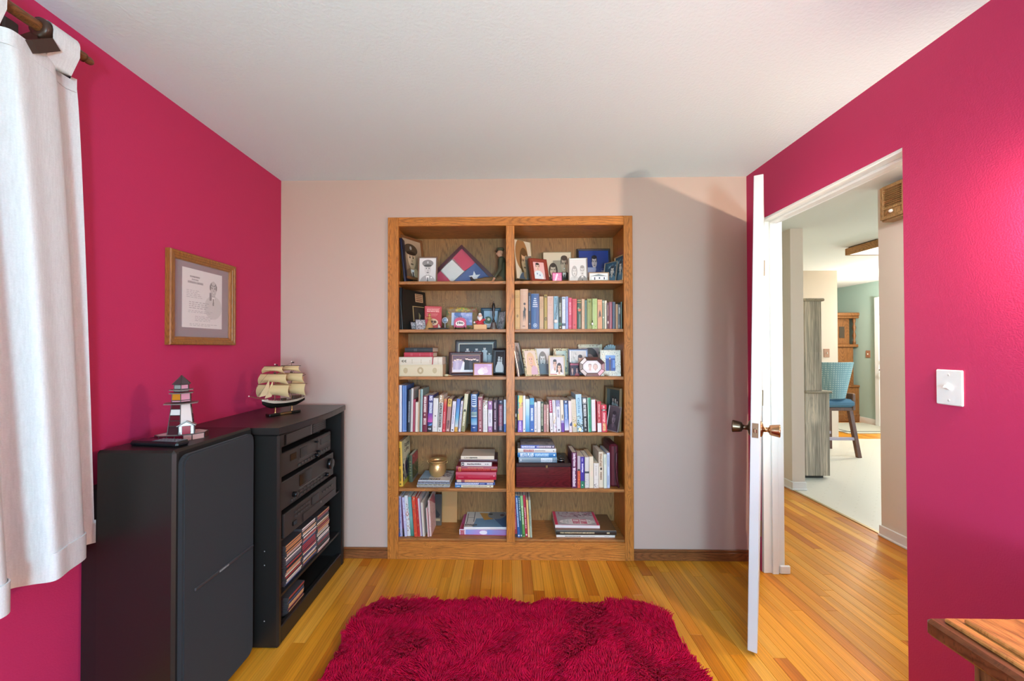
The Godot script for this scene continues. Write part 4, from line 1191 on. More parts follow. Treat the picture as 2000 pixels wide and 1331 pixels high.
func top_shelf() -> void:
	var y: float = shelf_y[0]
	var gp := "framed pictures on the top shelf"
	# a slim dark folder leaning on the side panel
	var t := thing("folder", "slim dark blue folder leaning against the top shelf's side panel", "folder", Vector3(-0.655, y + 0.0003, -2.46))
	t.basis = Basis(Vector3.BACK, 0.105)
	part("cover", geo().span(Vector3(-0.014, 0, -0.17), Vector3(-0.0115, 0.29, 0)).span(Vector3(0, 0, -0.17), Vector3(0.0025, 0.285, 0)).span(Vector3(-0.014, 0, -0.003), Vector3(0.0025, 0.287, 0)), C("20213c", 0.4), t)
	part("sheets", geo().span(Vector3(-0.0115, 0.002, -0.165), Vector3(0, 0.28, -0.004)), C("8d86a5", 0.8), t)
	frame("picture_frame", "brown wood frame with sepia uniformed portrait, turned aside against the shelf end", gp, 800, 462, 824, 547, 2.55, "sepia_uniform", {"yaw": 58.0, "lean": 8.0, "h": 0.29, "w": 0.2, "col": "7d5230", "bw": 0.018})
	frame("picture_frame", "small brown frame with black and white portrait in a peaked cap", gp, 815.5, 500, 853.5, 547.5, 2.47, "soldier_bw", {"col": "7c6350", "bw": 0.009, "lean": 6.0})
	# triangular flag case
	t = thing("flag_case", "triangular dark wood case with a folded flag showing one white star", "display case", Vector3(un(901, 548, 2.6).x, y + 0.0003, -2.6))
	t.rotation.x = -0.05
	var ah := 0.283
	var hw := ah
	var tri := func(h: float, z0: float, z1: float, g: Geo) -> void:
		g.prism(PackedVector2Array([Vector2(-h, 0), Vector2(h, 0), Vector2(0, h)]), z0, z1)
	var wd := C("4a2026", 0.35)
	var bwid := 0.016
	var s2 := sqrt(2.0)
	var inner := ah - bwid * (1 + s2)
	part("side_bar", geo().prism(PackedVector2Array([Vector2(-hw, 0), Vector2(-hw + bwid * s2 + bwid, 0), Vector2(0, ah - bwid * s2), Vector2(0, ah)]), -0.05, 0.0), wd, t)
	part("side_bar", geo().prism(PackedVector2Array([Vector2(hw, 0), Vector2(0, ah), Vector2(0, ah - bwid * s2), Vector2(hw - bwid * s2 - bwid, 0)]), -0.05, 0.0), wd, t)
	part("base_bar", geo().span(Vector3(-hw + 0.03, 0, -0.05), Vector3(hw - 0.03, 0.004, -0.001)), wd, t)
	var bg := geo()
	tri.call(ah - 0.004, -0.05, -0.045, bg)
	part("back_board", bg, wd, t)
	# the flag in the case: cloth bands at 45 degrees, cut to the triangle
	var px := func(x: float, yy: float) -> Vector2: return Vector2((x - 1190.0) * 0.000419, (880.0 - yy) * 0.000419)
	var room2 := PackedVector2Array([Vector2(-hw + bwid * s2, 0.003), Vector2(hw - bwid * s2, 0.003), Vector2(0, ah - bwid * s2)])
	var flag := thing("flag", "folded flag with red and white bands and one white star", "flag", t.position)
	flag.rotation.x = -0.05
	for q in [["band", "c2264f", [[1050, 200], [1190, 240], [1420, 490], [1225, 630], [1010, 420]]], ["band", "d9dad6", [[1052, 420], [1234, 626], [1030, 815], [840, 620]]], ["band", "b81c49", [[650, 700], [850, 610], [1034, 812], [900, 960], [700, 900]]], ["field", "39558f", [[1420, 480], [1900, 700], [1900, 960], [880, 960]]]]:
		var pg := PackedVector2Array()
		for c in q[2]: pg.append(px.call(c[0], c[1]))
		for cut in Geometry2D.intersect_polygons(pg, room2):
			part(q[0], geo().prism(cut, -0.03, -0.018), C(q[1], 0.85), flag)
	var star := PackedVector2Array()
	for i in 10:
		var ang := PI / 2 + TAU * i / 10 + 0.12
		star.append(px.call(1400, 728) + Vector2(cos(ang), sin(ang)) * (0.042 if i % 2 == 0 else 0.017))
	part("star", geo().prism(star, -0.018, -0.0165), C("e6e6e6", 0.8), flag)
	var pane := M("case_glass", "ffffff08", 0.1)
	pane.transparency = BaseMaterial3D.TRANSPARENCY_ALPHA
	pane.metallic_specular = 0.15
	part("glass_pane", geo().prism(room2, -0.006, -0.004), pane, t)
	soldier(Vector3(un(979, 548, 2.5).x, y, -2.52))
	# right bay
	frame("picture_frame", "large sepia profile portrait in a thin brass frame leaning by the divider", gp, 1013, 470, 1041, 547, 2.56, "sepia_profile", {"yaw": 38.0, "lean": 8.0, "h": 0.275, "w": 0.155, "col": "b7a07a", "metal": 0.6, "bw": 0.005})
	frame("picture_frame", "red wood frame with a toddler picture, tilted back", gp, 1038, 496, 1076, 546, 2.47, "toddler", {"yaw": 22.0, "lean": 16.0, "h": 0.168, "w": 0.126, "col": "8a3423", "bw": 0.024, "th": 0.02})
	frame("picture_frame", "sepia double portrait of a smiling couple in a thin frame", gp, 1061, 490, 1117, 547, 2.6, "couple_sepia", {"col": "a89b82", "metal": 0.4, "bw": 0.004})
	frame("picture_frame", "tiny pink picture card in front of the sepia couple", gp, 1079, 532, 1098, 547.5, 2.435, "pink_card", {"col": "c24a82", "bw": 0.003, "th": 0.006, "cat": "picture card"})
	frame("picture_frame", "silver frame with a pale pencil picture of a couple", gp, 1110.5, 502, 1148, 547.5, 2.46, "couple_pencil", {"col": "b3aaa0", "metal": 0.5, "rough": 0.3, "bw": 0.008, "yaw": -4.0})
	frame("picture_frame", "large black and silver frame with a deep blue portrait", gp, 1128, 483.5, 1194, 546, 2.63, "blue_portrait", {"col": "2b2b2f", "rough": 0.25, "bw": 0.014})
	frame("picture_frame", "small beige frame with a picture of a white house", gp, 1150, 536, 1190, 547.5, 2.45, "white_house", {"col": "b29a80", "bw": 0.006, "lean": 4.0, "h": 0.06})
	frame("picture_frame", "thin frame with blue green picture leaning at the shelf end", gp, 1182, 503, 1195, 547, 2.5, "green_pair", {"yaw": -52.0, "lean": 10.0, "h": 0.14, "w": 0.1, "col": "8a7f70", "bw": 0.005, "th": 0.006})
	frame("picture_frame", "tan wood frame standing last at the shelf end", gp, 1201, 494, 1212, 547, 2.46, "green_pair", {"yaw": -75.0, "lean": 3.0, "h": 0.165, "w": 0.11, "col": "a98a63", "bw": 0.008})

func soldier(at: Vector3) -> void:
	# a doll in an olive uniform, sitting with one leg stretched along the shelf towards -x
	var t := thing("soldier_doll", "soldier doll in olive uniform and cap sitting on the top shelf", "doll", at)
	var v := func(x: float, y: float, z := 0.0) -> Vector3: return Vector3(x, y, z)
	var olive := C("4a4631", 0.8)
	var mi := same("body", body([[v.call(-0.008, 0.205), v.call(-0.014, 0.188), 0.019, 0.013], [v.call(-0.026, 0.2), v.call(-0.03, 0.195), 0.004, 0.005], [v.call(-0.004, 0.19), v.call(0.0, 0.165), 0.009, 0.011]], 0.003, 0.0022), C("c89474", 0.6), t)
	var fingers := [[v.call(-0.042, 0.028, 0.058), v.call(-0.05, 0.015, 0.057), 0.0075, 0.0065]]
	for k in 4: fingers.append([v.call(-0.05, 0.015, 0.0515 + k * 0.004), v.call(-0.06 - 0.002 * (k % 3), 0.005, 0.0495 + k * 0.0052), 0.0026, 0.0018])
	fingers.append([v.call(-0.046, 0.02, 0.064), v.call(-0.054, 0.01, 0.071), 0.0028, 0.002])
	for s in [-1.0, 1.0]:
		part("eye", geo().ball(v.call(-0.0285, 0.204, s * 0.0075), Vector3(0.0022, 0.0018, 0.003), 6, 4), C("28221f", 0.3), t)
		part("ear", geo().ball(v.call(-0.006, 0.198, s * 0.0185), Vector3(0.004, 0.006, 0.0025), 8, 5), C("c89474", 0.6), t)
	same("hand", body(fingers, 0.0018, 0.0008), C("c89474", 0.6), t)
	mi.position = Vector3.ZERO
	same("jacket", body([[v.call(0.002, 0.155), v.call(0.006, 0.04), 0.024, 0.032], [v.call(0, 0.15, -0.028), v.call(0, 0.15, 0.028), 0.017, 0.017], [v.call(-0.002, 0.15, 0.036), v.call(-0.006, 0.085, 0.056), 0.015, 0.012], [v.call(-0.006, 0.085, 0.056), v.call(-0.04, 0.032, 0.058), 0.012, 0.009], [v.call(0.0, 0.15, -0.036), v.call(-0.005, 0.085, -0.046), 0.015, 0.012], [v.call(-0.005, 0.085, -0.046), v.call(-0.03, 0.035, -0.04), 0.012, 0.009]], 0.0045, 0.003), olive, t)
	same("trousers", body([[v.call(0.0, 0.032), v.call(0.0, 0.03), 0.031, 0.031], [v.call(-0.01, 0.026, 0.016), v.call(-0.1, 0.02, 0.03), 0.021, 0.017], [v.call(-0.1, 0.02, 0.03), v.call(-0.165, 0.014, 0.034), 0.017, 0.012], [v.call(-0.01, 0.026, -0.016), v.call(-0.1, 0.02, -0.022), 0.021, 0.017], [v.call(-0.1, 0.02, -0.022), v.call(-0.16, 0.014, -0.03), 0.017, 0.012]], 0.0045, 0.003), C("6f5433", 0.8), t)
	same("boot", body([[v.call(-0.163, 0.014, 0.034), v.call(-0.182, 0.012, 0.034), 0.012, 0.0115], [v.call(-0.182, 0.012, 0.034), v.call(-0.192, 0.034, 0.036), 0.0115, 0.008]], 0.004, 0.002), C("1d1b1a", 0.4), t)
	same("boot", body([[v.call(-0.158, 0.014, -0.03), v.call(-0.178, 0.012, -0.03), 0.012, 0.0115], [v.call(-0.178, 0.012, -0.03), v.call(-0.188, 0.033, -0.032), 0.0115, 0.008]], 0.004, 0.002), C("1d1b1a", 0.4), t)
	var cap := geo()
	cap.lathe([Vector2(0, 0.213), Vector2(0.02, 0.213), Vector2(0.026, 0.224), Vector2(0.023, 0.232), Vector2(0, 0.235)], 14, Vector3(-0.006, 0, 0))
	part("cap", cap, C("45452f", 0.7), t)
	part("cap_peak", geo().prism(PackedVector2Array([Vector2(-0.038, -0.012), Vector2(-0.02, -0.02), Vector2(-0.02, 0.02), Vector2(-0.038, 0.012)]), 0.0, 0.003), C("2b281c", 0.4), t)
	t.get_node("cap_peak").transform = Transform3D(Basis(Vector3.RIGHT, -PI / 2), Vector3(0, 0.211, 0))

func second_shelf() -> void:
	var y: float = shelf_y[1]
	var gk := "keepsakes on the second shelf"
	# left bay
	var t := thing("plaque", "large dark plaque with a gold lettered card leaning at the shelf end", "plaque", Vector3(-0.604, y + 0.0003, -2.55), gk)
	t.basis = Basis(Vector3.UP, 1.02) * Basis(Vector3.RIGHT, -0.1)
	part("board", geo().span(Vector3(-0.13, 0, -0.012), Vector3(0.1, 0.265, 0), 0.002), C("26241f", 0.3), t)
	var g := geo()
	g.uvr = print_at.plaque_card
	g.quad(Vector3(0.0, 0.19, 0.001), Vector3(0.07, 0.19, 0.001), Vector3(0.07, 0.245, 0.001), Vector3(0.0, 0.245, 0.001), print_at.plaque_card)
	g.span(Vector3(0.0, 0.19, 0), Vector3(0.07, 0.245, 0.0009))
	part("card", g, M("print"), t)
	g = geo()
	g.uvr = print_at.dark_plaque
	g.span(Vector3(-0.03, 0.01, 0), Vector3(0.08, 0.16, 0.004))
	g.quad(Vector3(-0.025, 0.015, 0.0042), Vector3(0.075, 0.015, 0.0042), Vector3(0.075, 0.155, 0.0042), Vector3(-0.025, 0.155, 0.0042), print_at.dark_plaque)
	part("inset_picture", g, M("print"), t)
	t = thing("album", "narrow dark album standing against the shelf end", "album", Vector3(-0.685, y + 0.0003, -2.45), gk)
	part("cover", geo().span(Vector3(-0.012, 0, -0.16), Vector3(-0.0095, 0.268, 0)).span(Vector3(0.0035, 0, -0.16), Vector3(0.006, 0.268, 0)).span(Vector3(-0.012, 0, -0.003), Vector3(0.006, 0.268, 0)), C("24262a", 0.35), t)
	part("leaves", geo().span(Vector3(-0.0095, 0.003, -0.157), Vector3(0.0035, 0.264, -0.004)), C("6d6a66", 0.7), t)
	frame("picture_frame", "small black frame leaning in front of the dark plaque", gk, 803, 625, 818, 642, 2.46, "gray_snap", {"yaw": 38.0, "lean": 22.0, "col": "17171a", "bw": 0.006, "h": 0.06, "w": 0.05})
	frame("snapshot", "small grey snapshot card tilted beside the straw figure", gk, 813, 620, 832, 642, 2.45, "gray_snap", {"yaw": 24.0, "lean": 20.0, "col": "8c8a90", "bw": 0.002, "th": 0.004, "h": 0.07, "w": 0.062, "cat": "photograph"})
	# red book facing the room
	t = make_book("red hardback standing face out with a framed face on its cover", gk, 0.02, 0.158, 0.112, "h", "8f2732")
	t.basis = Basis(Vector3.UP, -PI / 2 + 0.42)
	t.position = Vector3(un(829, 641, 2.53).x, y + 0.0003, -2.53)
	g = geo()
	g.uvr = print_at.red_cover
	g.quad(Vector3(-0.0104, 0.001, -0.111), Vector3(-0.0104, 0.001, -0.001), Vector3(-0.0104, 0.157, -0.001), Vector3(-0.0104, 0.157, -0.111), print_at.red_cover)
	g.quad(Vector3(0.0106, 0.001, -0.001), Vector3(0.0106, 0.001, -0.111), Vector3(0.0106, 0.157, -0.111), Vector3(0.0106, 0.157, -0.001), print_at.red_cover)
	part("cover_print", g, M("print"), t)
	# straw figure
	t = thing("straw_figure", "tan straw figure with a wide skirt and raised arm", "figurine", Vector3(un(838, 641, 2.46).x, y, -2.47), gk)
	part("skirt", geo().lathe([Vector2(0, 0), Vector2(0.03, 0), Vector2(0.024, 0.02), Vector2(0.013, 0.05), Vector2(0.008, 0.062), Vector2(0, 0.062)], 12), C("b98a55", 0.85), t)
	part("torso", geo().lathe([Vector2(0, 0.06), Vector2(0.008, 0.06), Vector2(0.012, 0.075), Vector2(0.006, 0.086), Vector2(0, 0.086)], 10), C("b98a55", 0.85), t)
	part("head", geo().ball(Vector3(0, 0.093, 0), Vector3.ONE * 0.008, 10, 6), C("cf9f6e", 0.8), t)
	part("hat", geo().lathe([Vector2(0, 0.097), Vector2(0.013, 0.097), Vector2(0.007, 0.101), Vector2(0.005, 0.106), Vector2(0, 0.107)], 12), C("a97b48", 0.85), t)
	part("arm", geo().tube([Vector3(-0.008, 0.08, 0), Vector3(-0.02, 0.07, 0.006), Vector3(-0.024, 0.085, 0.006)], 0.0035, 6, 0.0025), C("b98a55", 0.85), t)
	part("arm", geo().tube([Vector3(0.008, 0.08, 0), Vector3(0.018, 0.066, 0.006), Vector3(0.01, 0.056, 0.012)], 0.0035, 6, 0.0025), C("b98a55", 0.85), t)
	# low black tray, a clear trinket and an oval mirror on it
	var tx := un(857, 642, 2.46).x
	t = thing("tray", "low black tray under the oval mirror", "tray", Vector3(tx, y, -2.46), gk)
	part("dish", geo().box(Vector3(0, 0.004, 0), Vector3(0.125, 0.008, 0.06), 0.003), C("201d1b", 0.35), t)
	part("rim", geo().box(Vector3(0, 0.009, 0.027), Vector3(0.12, 0.003, 0.004), 0.001).box(Vector3(0, 0.009, -0.027), Vector3(0.12, 0.003, 0.004), 0.001), C("3a3430", 0.35), t)
	t = thing("trinket", "tiny clear glass figure on the black tray", "figurine", Vector3(un(858, 640, 2.46).x, y + 0.0081, -2.455), gk)
	part("body", geo().ball(Vector3(0, 0.009, 0), Vector3(0.009, 0.009, 0.007), 10, 6), C("cfc3b6", 0.1), t)
	part("head", geo().ball(Vector3(-0.003, 0.021, 0), Vector3(0.005, 0.006, 0.005), 8, 5), C("cfc3b6", 0.1), t)
	t = thing("hand_mirror", "small oval mirror ornament on a pale stem", "ornament", Vector3(un(869.5, 640, 2.47).x, y + 0.0081, -2.465), gk)
	part("stem", geo().lathe([Vector2(0, 0), Vector2(0.008, 0), Vector2(0.003, 0.004), Vector2(0.002, 0.034), Vector2(0, 0.034)], 10), C("c9cfd6", 0.3, 0.4), t)
	var oval := geo()
	oval.xf = Transform3D(Basis(Vector3.RIGHT, PI / 2), Vector3(0, 0.052, 0))
	oval.lathe([Vector2(0, -0.003), Vector2(0.018, -0.003), Vector2(0.02, 0), Vector2(0.018, 0.003), Vector2(0, 0.003)], 20)
	part("rim", oval, C("b9c2cc", 0.3, 0.3), t)
	oval = geo()
	oval.xf = Transform3D(Basis(Vector3.RIGHT, PI / 2), Vector3(0, 0.052, 0))
	oval.lathe([Vector2(0, 0.0031), Vector2(0.013, 0.0031), Vector2(0.009, 0.006), Vector2(0, 0.007)], 18)
	part("glass", oval, C("7f9fb4", 0.08, 0.2), t)
	frame("picture_frame", "wide collage bordered frame with a blue picture", gk, 870.5, 599.5, 932.5, 641.5, 2.58, "collage_blue", {"pat": "collage_frame", "bw": 0.036, "lean": 10.0})
	# hand shaped sign on a black easel
	t = thing("hand_sign", "pink sign with a pale arch and dark hand shapes on a black easel", "sign", Vector3(un(899, 642, 2.47).x, y, -2.46), gk)
	var arch := PackedVector2Array([Vector2(-0.04, 0.014), Vector2(0.04, 0.014), Vector2(0.037, 0.06)])
	for i in 9:
		var q := PI * i / 8
		arch.append(Vector2(cos(q) * 0.034, 0.06 + sin(q) * 0.018))
	arch.append(Vector2(-0.037, 0.06))
	part("plate", geo().prism(arch, -0.006, 0.0), C("b63f63", 0.4), t)
	g = geo()
	g.quad(Vector3(-0.034, 0.016, 0.0006), Vector3(0.034, 0.016, 0.0006), Vector3(0.031, 0.068, 0.0006), Vector3(-0.031, 0.068, 0.0006), print_at.hands_sign)
	part("picture", g, M("print"), t)
	for s in [-1.0, 1.0]:
		part("easel_foot", geo().tube([Vector3(s * 0.03, 0.036, -0.008), Vector3(s * 0.026, 0.012, -0.006), Vector3(s * 0.028, 0.009, 0.008), Vector3(s * 0.028, 0.02, 0.009)], 0.0035, 6).tube([Vector3(s * 0.026, 0.012, -0.004), Vector3(s * 0.032, 0.0, 0.006)], 0.0035, 6), C("1a1716", 0.3), t)
		part("horn", geo().tube([Vector3(s * 0.006, 0.076, -0.003), Vector3(s * 0.008, 0.086, -0.003)], 0.003, 6, 0.001), C("27304a", 0.4), t)
	# bearded figure on a block
	t = thing("bearded_figurine", "small white bearded figurine in red sitting on a tan block", "figurine", Vector3(un(938, 642, 2.45).x, y, -2.455), gk)
	part("block", geo().box(Vector3(0, 0.016, 0), Vector3(0.082, 0.032, 0.04), 0.002), C("d9ab78", 0.6), t)
	same("body", body([[Vector3(0, 0.045, 0), Vector3(0, 0.055, 0), 0.019, 0.016], [Vector3(-0.012, 0.05, 0.004), Vector3(-0.034, 0.046, 0.008), 0.008, 0.006], [Vector3(0.012, 0.055, 0.004), Vector3(0.03, 0.066, 0.006), 0.008, 0.006], [Vector3(-0.006, 0.04, 0.01), Vector3(-0.018, 0.036, 0.018), 0.009, 0.006], [Vector3(0.006, 0.04, 0.01), Vector3(0.018, 0.036, 0.018), 0.009, 0.006]], 0.0028, 0.002), C("b32a3a", 0.6), t)
	same("head", body([[Vector3(-0.002, 0.083, 0.004), Vector3(-0.002, 0.078, 0.004), 0.014, 0.013], [Vector3(-0.002, 0.08, 0.018), Vector3(-0.002, 0.078, 0.019), 0.003, 0.0035]], 0.0025, 0.0015), C("e0b9a4", 0.6), t)
	same("beard", body([[Vector3(-0.002, 0.07, 0.01), Vector3(-0.002, 0.058, 0.014), 0.013, 0.006], [Vector3(-0.014, 0.08, 0.004), Vector3(-0.01, 0.068, 0.008), 0.006, 0.007], [Vector3(0.01, 0.08, 0.004), Vector3(0.006, 0.068, 0.008), 0.006, 0.007], [Vector3(-0.002, 0.095, 0), Vector3(-0.002, 0.09, -0.004), 0.011, 0.013]], 0.0028, 0.002), C("e9e4e0", 0.8), t)
	part("mitten", geo().ball(Vector3(-0.036, 0.045, 0.009), Vector3.ONE * 0.007, 8, 5), C("e6e0dc", 0.8), t)
	part("mitten", geo().ball(Vector3(0.032, 0.068, 0.007), Vector3.ONE * 0.007, 8, 5), C("7d8f98", 0.8), t)
	for s in [-1.0, 1.0]:
		part("eye", geo().ball(Vector3(-0.002 + s * 0.005, 0.085, 0.0165), Vector3.ONE * 0.0014, 6, 4), C("28221f", 0.3), t)
	frame("picture_frame", "dark teal frame with a pale seaside picture behind the bell", gk, 939, 601, 978, 641.5, 2.6, "sea_photo", {"col": "24485c", "bw": 0.02, "lean": 9.0})
	# hand bell
	t = thing("hand_bell", "pewter hand bell with a turned black handle", "bell", Vector3(un(964, 642, 2.45).x, y, -2.452), gk)
	part("bell", geo().lathe([Vector2(0.024, 0.0), Vector2(0.027, 0.001), Vector2(0.0245, 0.008), Vector2(0.019, 0.02), Vector2(0.0165, 0.035), Vector2(0.0145, 0.045), Vector2(0.006, 0.05), Vector2(0, 0.05)], 20), C("7d7b78", 0.3, 0.8), t)
	part("handle", geo().lathe([Vector2(0, 0.05), Vector2(0.008, 0.05), Vector2(0.01, 0.055), Vector2(0.006, 0.06), Vector2(0.0055, 0.075), Vector2(0.0085, 0.09), Vector2(0.0075, 0.11), Vector2(0.0095, 0.125), Vector2(0.0095, 0.15), Vector2(0.006, 0.165), Vector2(0, 0.168)], 14), C("191516", 0.25), t)
	part("finial", geo().lathe([Vector2(0, 0.165), Vector2(0.006, 0.166), Vector2(0.004, 0.176), Vector2(0, 0.179)], 10), C("5a4438", 0.4), t)
	frame("picture_frame", "thin grey frame leaning against the divider behind the bell", gk, 971, 603, 979, 642, 2.5, "gray_snap", {"yaw": -58.0, "lean": 12.0, "h": 0.125, "w": 0.09, "col": "5d5a4e", "bw": 0.004, "th": 0.006})
	# right bay: old hardbacks, divider to shelf end
	standing(1, "old hardbacks on the second shelf", [
		"1006 1015.8 567 0 0.15 o|tan gold cloth hardback beside the divider, first of the old books|c79a55;b,0.02,0.03,a97b3c;L,0.15,0.13,0.85,0.2,2,8a6a35;b,0.46,0.47,a97b3c;E,0.5,0.66,0.2,0.04,8f6c33;b,0.95,0.96,a97b3c",
		"1016.2 1031.8 565 0 0.16 h|tall pinkish beige hardback with dark walking figures on its spine|c9a68c;L,0.1,0.08,0.9,0.16,3,d8bba4;E,0.55,0.37,0.14,0.03,4b4040;D,54463f,0.35,0.55,0.6,0.5,0.7,0.66,0.6,0.8,0.5,0.66,0.4,0.8,0.36,0.66;D,3f3838,0.5,0.43,0.72,0.5,0.6,0.62,0.42,0.58;E,0.45,0.92,0.2,0.015,8f7260",
		"1032.2 1037.2 572 0 0.15 h|thin very dark navy hardback squeezed beside the blue best loved book|2b2f3d;V,0.2,0.1,0.8,0.5,7f8697,R,MEMOIRS;E,0.5,0.85,0.3,0.02,8d93a0",
		"1037.6 1053.2 574 0 0.16 h|broad blue hardback with stacked white title lettering|40608f;b,0.01,0.02,7d93b4;T,0.36,0.13,0.66,0.165,dfe4ec,R,The;T,0.32,0.185,0.7,0.22,dfe4ec,R,Best;T,0.26,0.24,0.76,0.275,dfe4ec,R,Loved;T,0.22,0.295,0.8,0.33,dfe4ec,R,Poems;T,0.2,0.35,0.82,0.38,dfe4ec,R,People;E,0.5,0.89,0.24,0.055,c4cfdd;E,0.5,0.89,0.17,0.04,40608f;E,0.5,0.89,0.08,0.02,c4cfdd",
		"1053.8 1062.2 579.5 0 0.14 o|faded sand hardback next to the broad blue book|c09c74;L,0.15,0.1,0.85,0.38,6,8d6f4f;b,0.95,0.96,a07f58",
		"1063.2 1069 576 0 0.15 o|narrow mustard hardback with a dark ring on its spine|a98f3e;E,0.5,0.06,0.35,0.03,5b4a22;E,0.5,0.7,0.4,0.05,54431f;E,0.5,0.7,0.2,0.025,a98f3e",
		"1069.4 1081.6 579 0 0.15 o|pale rose hardback with faint title lines|cdab9c;L,0.18,0.06,0.82,0.3,4,b38b7d;L,0.15,0.38,0.85,0.55,4,bd9688;N,0.2,0.82,0.9,0.98,e6d3c6,b58676,20,0.06",
		"1082 1091 579 0 0.14 h|light blue hardback with branching dark lines on the spine|8fb3c4;D,40606f,0.3,0.06,0.36,0.06,0.66,0.5,0.6,0.5;D,40606f,0.8,0.1,0.86,0.1,0.5,0.6,0.44,0.6;L,0.2,0.05,0.9,0.25,5,4c6c7c",
		"1091.2 1097.7 581 0 0.14 h|dark green black hardback with small pale title|263330;V,0.25,0.18,0.75,0.62,b9bfae,R,FOREST VERSES;b,0.8,0.88,2f6a4d;E,0.5,0.94,0.2,0.02,c9b98a",
		"1098 1104.7 580 0 0.14 h|pale blue and white hardback with mottled spine|c7d2e0;T,0.15,0.03,0.85,0.08,49627c,B,II;N,0,0.2,1,0.8,dfe5ec,9fb0c6,30,0.15;b,0.82,0.9,4c5f73",
		"1105 1110 579.5 0 0.14 h|lavender blue narrow hardback beside two pink red books|8d9bc7;N,0,0.1,1,0.9,b4bedd,6f7fb0,26,0.12",
		"1110.4 1117.4 582 0 0.14 h|rose red hardback, shorter neighbour of the lavender one|c94a68;V,0.25,0.15,0.75,0.55,e7a4b0,R,ROSES;b,0.9,0.91,e7a4b0",
		"1117.8 1127 584 0 0.15 h|coral red hardback with three faint title lines|c44b54;L,0.25,0.06,0.8,0.2,3,8f2c36;E,0.5,0.86,0.18,0.025,94323a;b,0.95,0.955,94323a",
		"1127.6 1135.8 585 0 0.15 h|dark green hardback with a small colour picture on the spine|36503f;b,0.03,0.05,c3a25a;b,0.1,0.12,c3a25a;E,0.5,0.36,0.35,0.05,c4714f;E,0.3,0.3,0.2,0.03,8fa27a;R,0.55,0.5,0.72,0.95,8d9c94",
		"1136.2 1142.2 584.5 0 0.14 o|slim sandy hardback between two green ones|c4a485;L,0.2,0.25,0.8,0.75,10,a58360",
		"1142.6 1146.8 586.5 0 0.14 h|slim grey teal hardback without lettering|56786f;b,0.05,0.06,7d9a90",
		"1147.2 1156.6 584 0 0.15 o|wide olive green cloth hardback|8b9350;E,0.5,0.1,0.25,0.03,5f6a35;L,0.2,0.2,0.8,0.34,3,6f783f;b,0.96,0.97,6f783f",
		"1157 1166.8 583.5 0 0.15 o|light apple green cloth hardback with a pendant in front|9fb673;b,0.01,0.02,7b9455;L,0.2,0.08,0.8,0.2,3,7b9455;N,0.3,0.85,0.9,0.98,3c4a2c,58683d,6,0.08",
		"1167.4 1176.4 585.5 0 0.15 o|peach hardback with a dark draped figure on its spine|c5906a;b,0.02,0.03,e0b48e;L,0.1,0.08,0.9,0.18,2,e3bb98;D,5c4a42,0.5,0.35,0.7,0.45,0.85,0.62,0.55,0.56,0.2,0.64,0.3,0.45",
		"1176.8 1181 586.5 0 0.14 h|thin grey green hardback beside the peach book|7a8a75;b,0.06,0.08,d3d8c9;E,0.5,0.6,0.3,0.02,d3d8c9",
		"1181.4 1185.4 587.5 0 0.14 o|thin cream hardback beside the dark maroon one|ddd0b8;L,0.2,0.1,0.8,0.3,3,b29f80",
		"1185.8 1190 591.5 0 0.14 h|thin dark maroon hardback with pale specks|5a2732;R,0.4,0.1,0.6,0.5,c9a9a6;E,0.5,0.75,0.3,0.05,d8c4bd",
		"1190.4 1196.4 590 0 0.15 h|mauve cloth hardback between maroon and navy books|8c4a5d;b,0.04,0.05,6d3446",
		"1196.8 1202.4 590 0 0.15 h|navy cloth hardback without lettering|33445a;b,0.04,0.05,4b5d74",
		"1202.8 1207.2 594.5 0 0.14 o|slim brown hardback, shortest near the shelf end|9a7b5c;b,0.05,0.06,7a5e42",
		"1207.6 1212.8 595 0 0.14 h|charcoal hardback with worn white lettering|45494a;V,0.3,0.12,0.75,0.4,b9bdb8,R,NIGHT;L,0.2,0.82,0.8,0.95,2,c9ccc8",
		"1213 1215.2 590 0 0.14 h|grey teal hardback, last of the old books at the shelf end|5f7168;b,0.05,0.06,44544c"])
	t = thing("medallion", "round white medallion on a dark cord hanging over the light blue hardback", "medallion", Vector3(un(1085.5, 620, 2.41).x, 0, -2.414), gk)
	var my := un(1085.5, 628, 2.414).y
	g = geo()
	g.xf = Transform3D(Basis(Vector3.RIGHT, PI / 2), Vector3(0, my, 0))
	g.lathe([Vector2(0, -0.002), Vector2(0.011, -0.002), Vector2(0.0115, 0), Vector2(0.01, 0.002), Vector2(0, 0.003)], 18)
	part("disc", g, C("e4e2dc", 0.3), t)
	part("cord", geo().tube([Vector3(-0.0, my + 0.011, 0), Vector3(-0.004, my + 0.04, 0), Vector3(0.01, my + 0.095, 0)], 0.0009, 5).tube([Vector3(0, my + 0.011, 0), Vector3(0.012, my + 0.05, 0), Vector3(0.013, my + 0.155, -0.004), Vector3(0.013, my + 0.157, -0.03)], 0.0009, 5), C("35464c", 0.7), t)
	t = thing("pendant", "small silver pendant on a thin chain between the green hardbacks", "pendant", Vector3(un(1157, 620, 2.414).x, 0, -2.414), gk)
	my = un(1157, 633, 2.414).y
	part("drop", geo().ball(Vector3(0, my, 0), Vector3(0.007, 0.009, 0.004), 10, 6), C("dedbd2", 0.2, 0.3), t)
	part("top_bead", geo().ball(Vector3(0, my + 0.016, 0), Vector3(0.003, 0.007, 0.003), 8, 5), C("4e4a3a", 0.3, 0.5), t)
	part("chain", geo().tube([Vector3(0, my + 0.02, 0), Vector3(0.001, my + 0.09, 0), Vector3(0, my + 0.162, 0), Vector3(0, my + 0.164, -0.03)], 0.0008, 5), C("8f8b70", 0.3, 0.8), t)

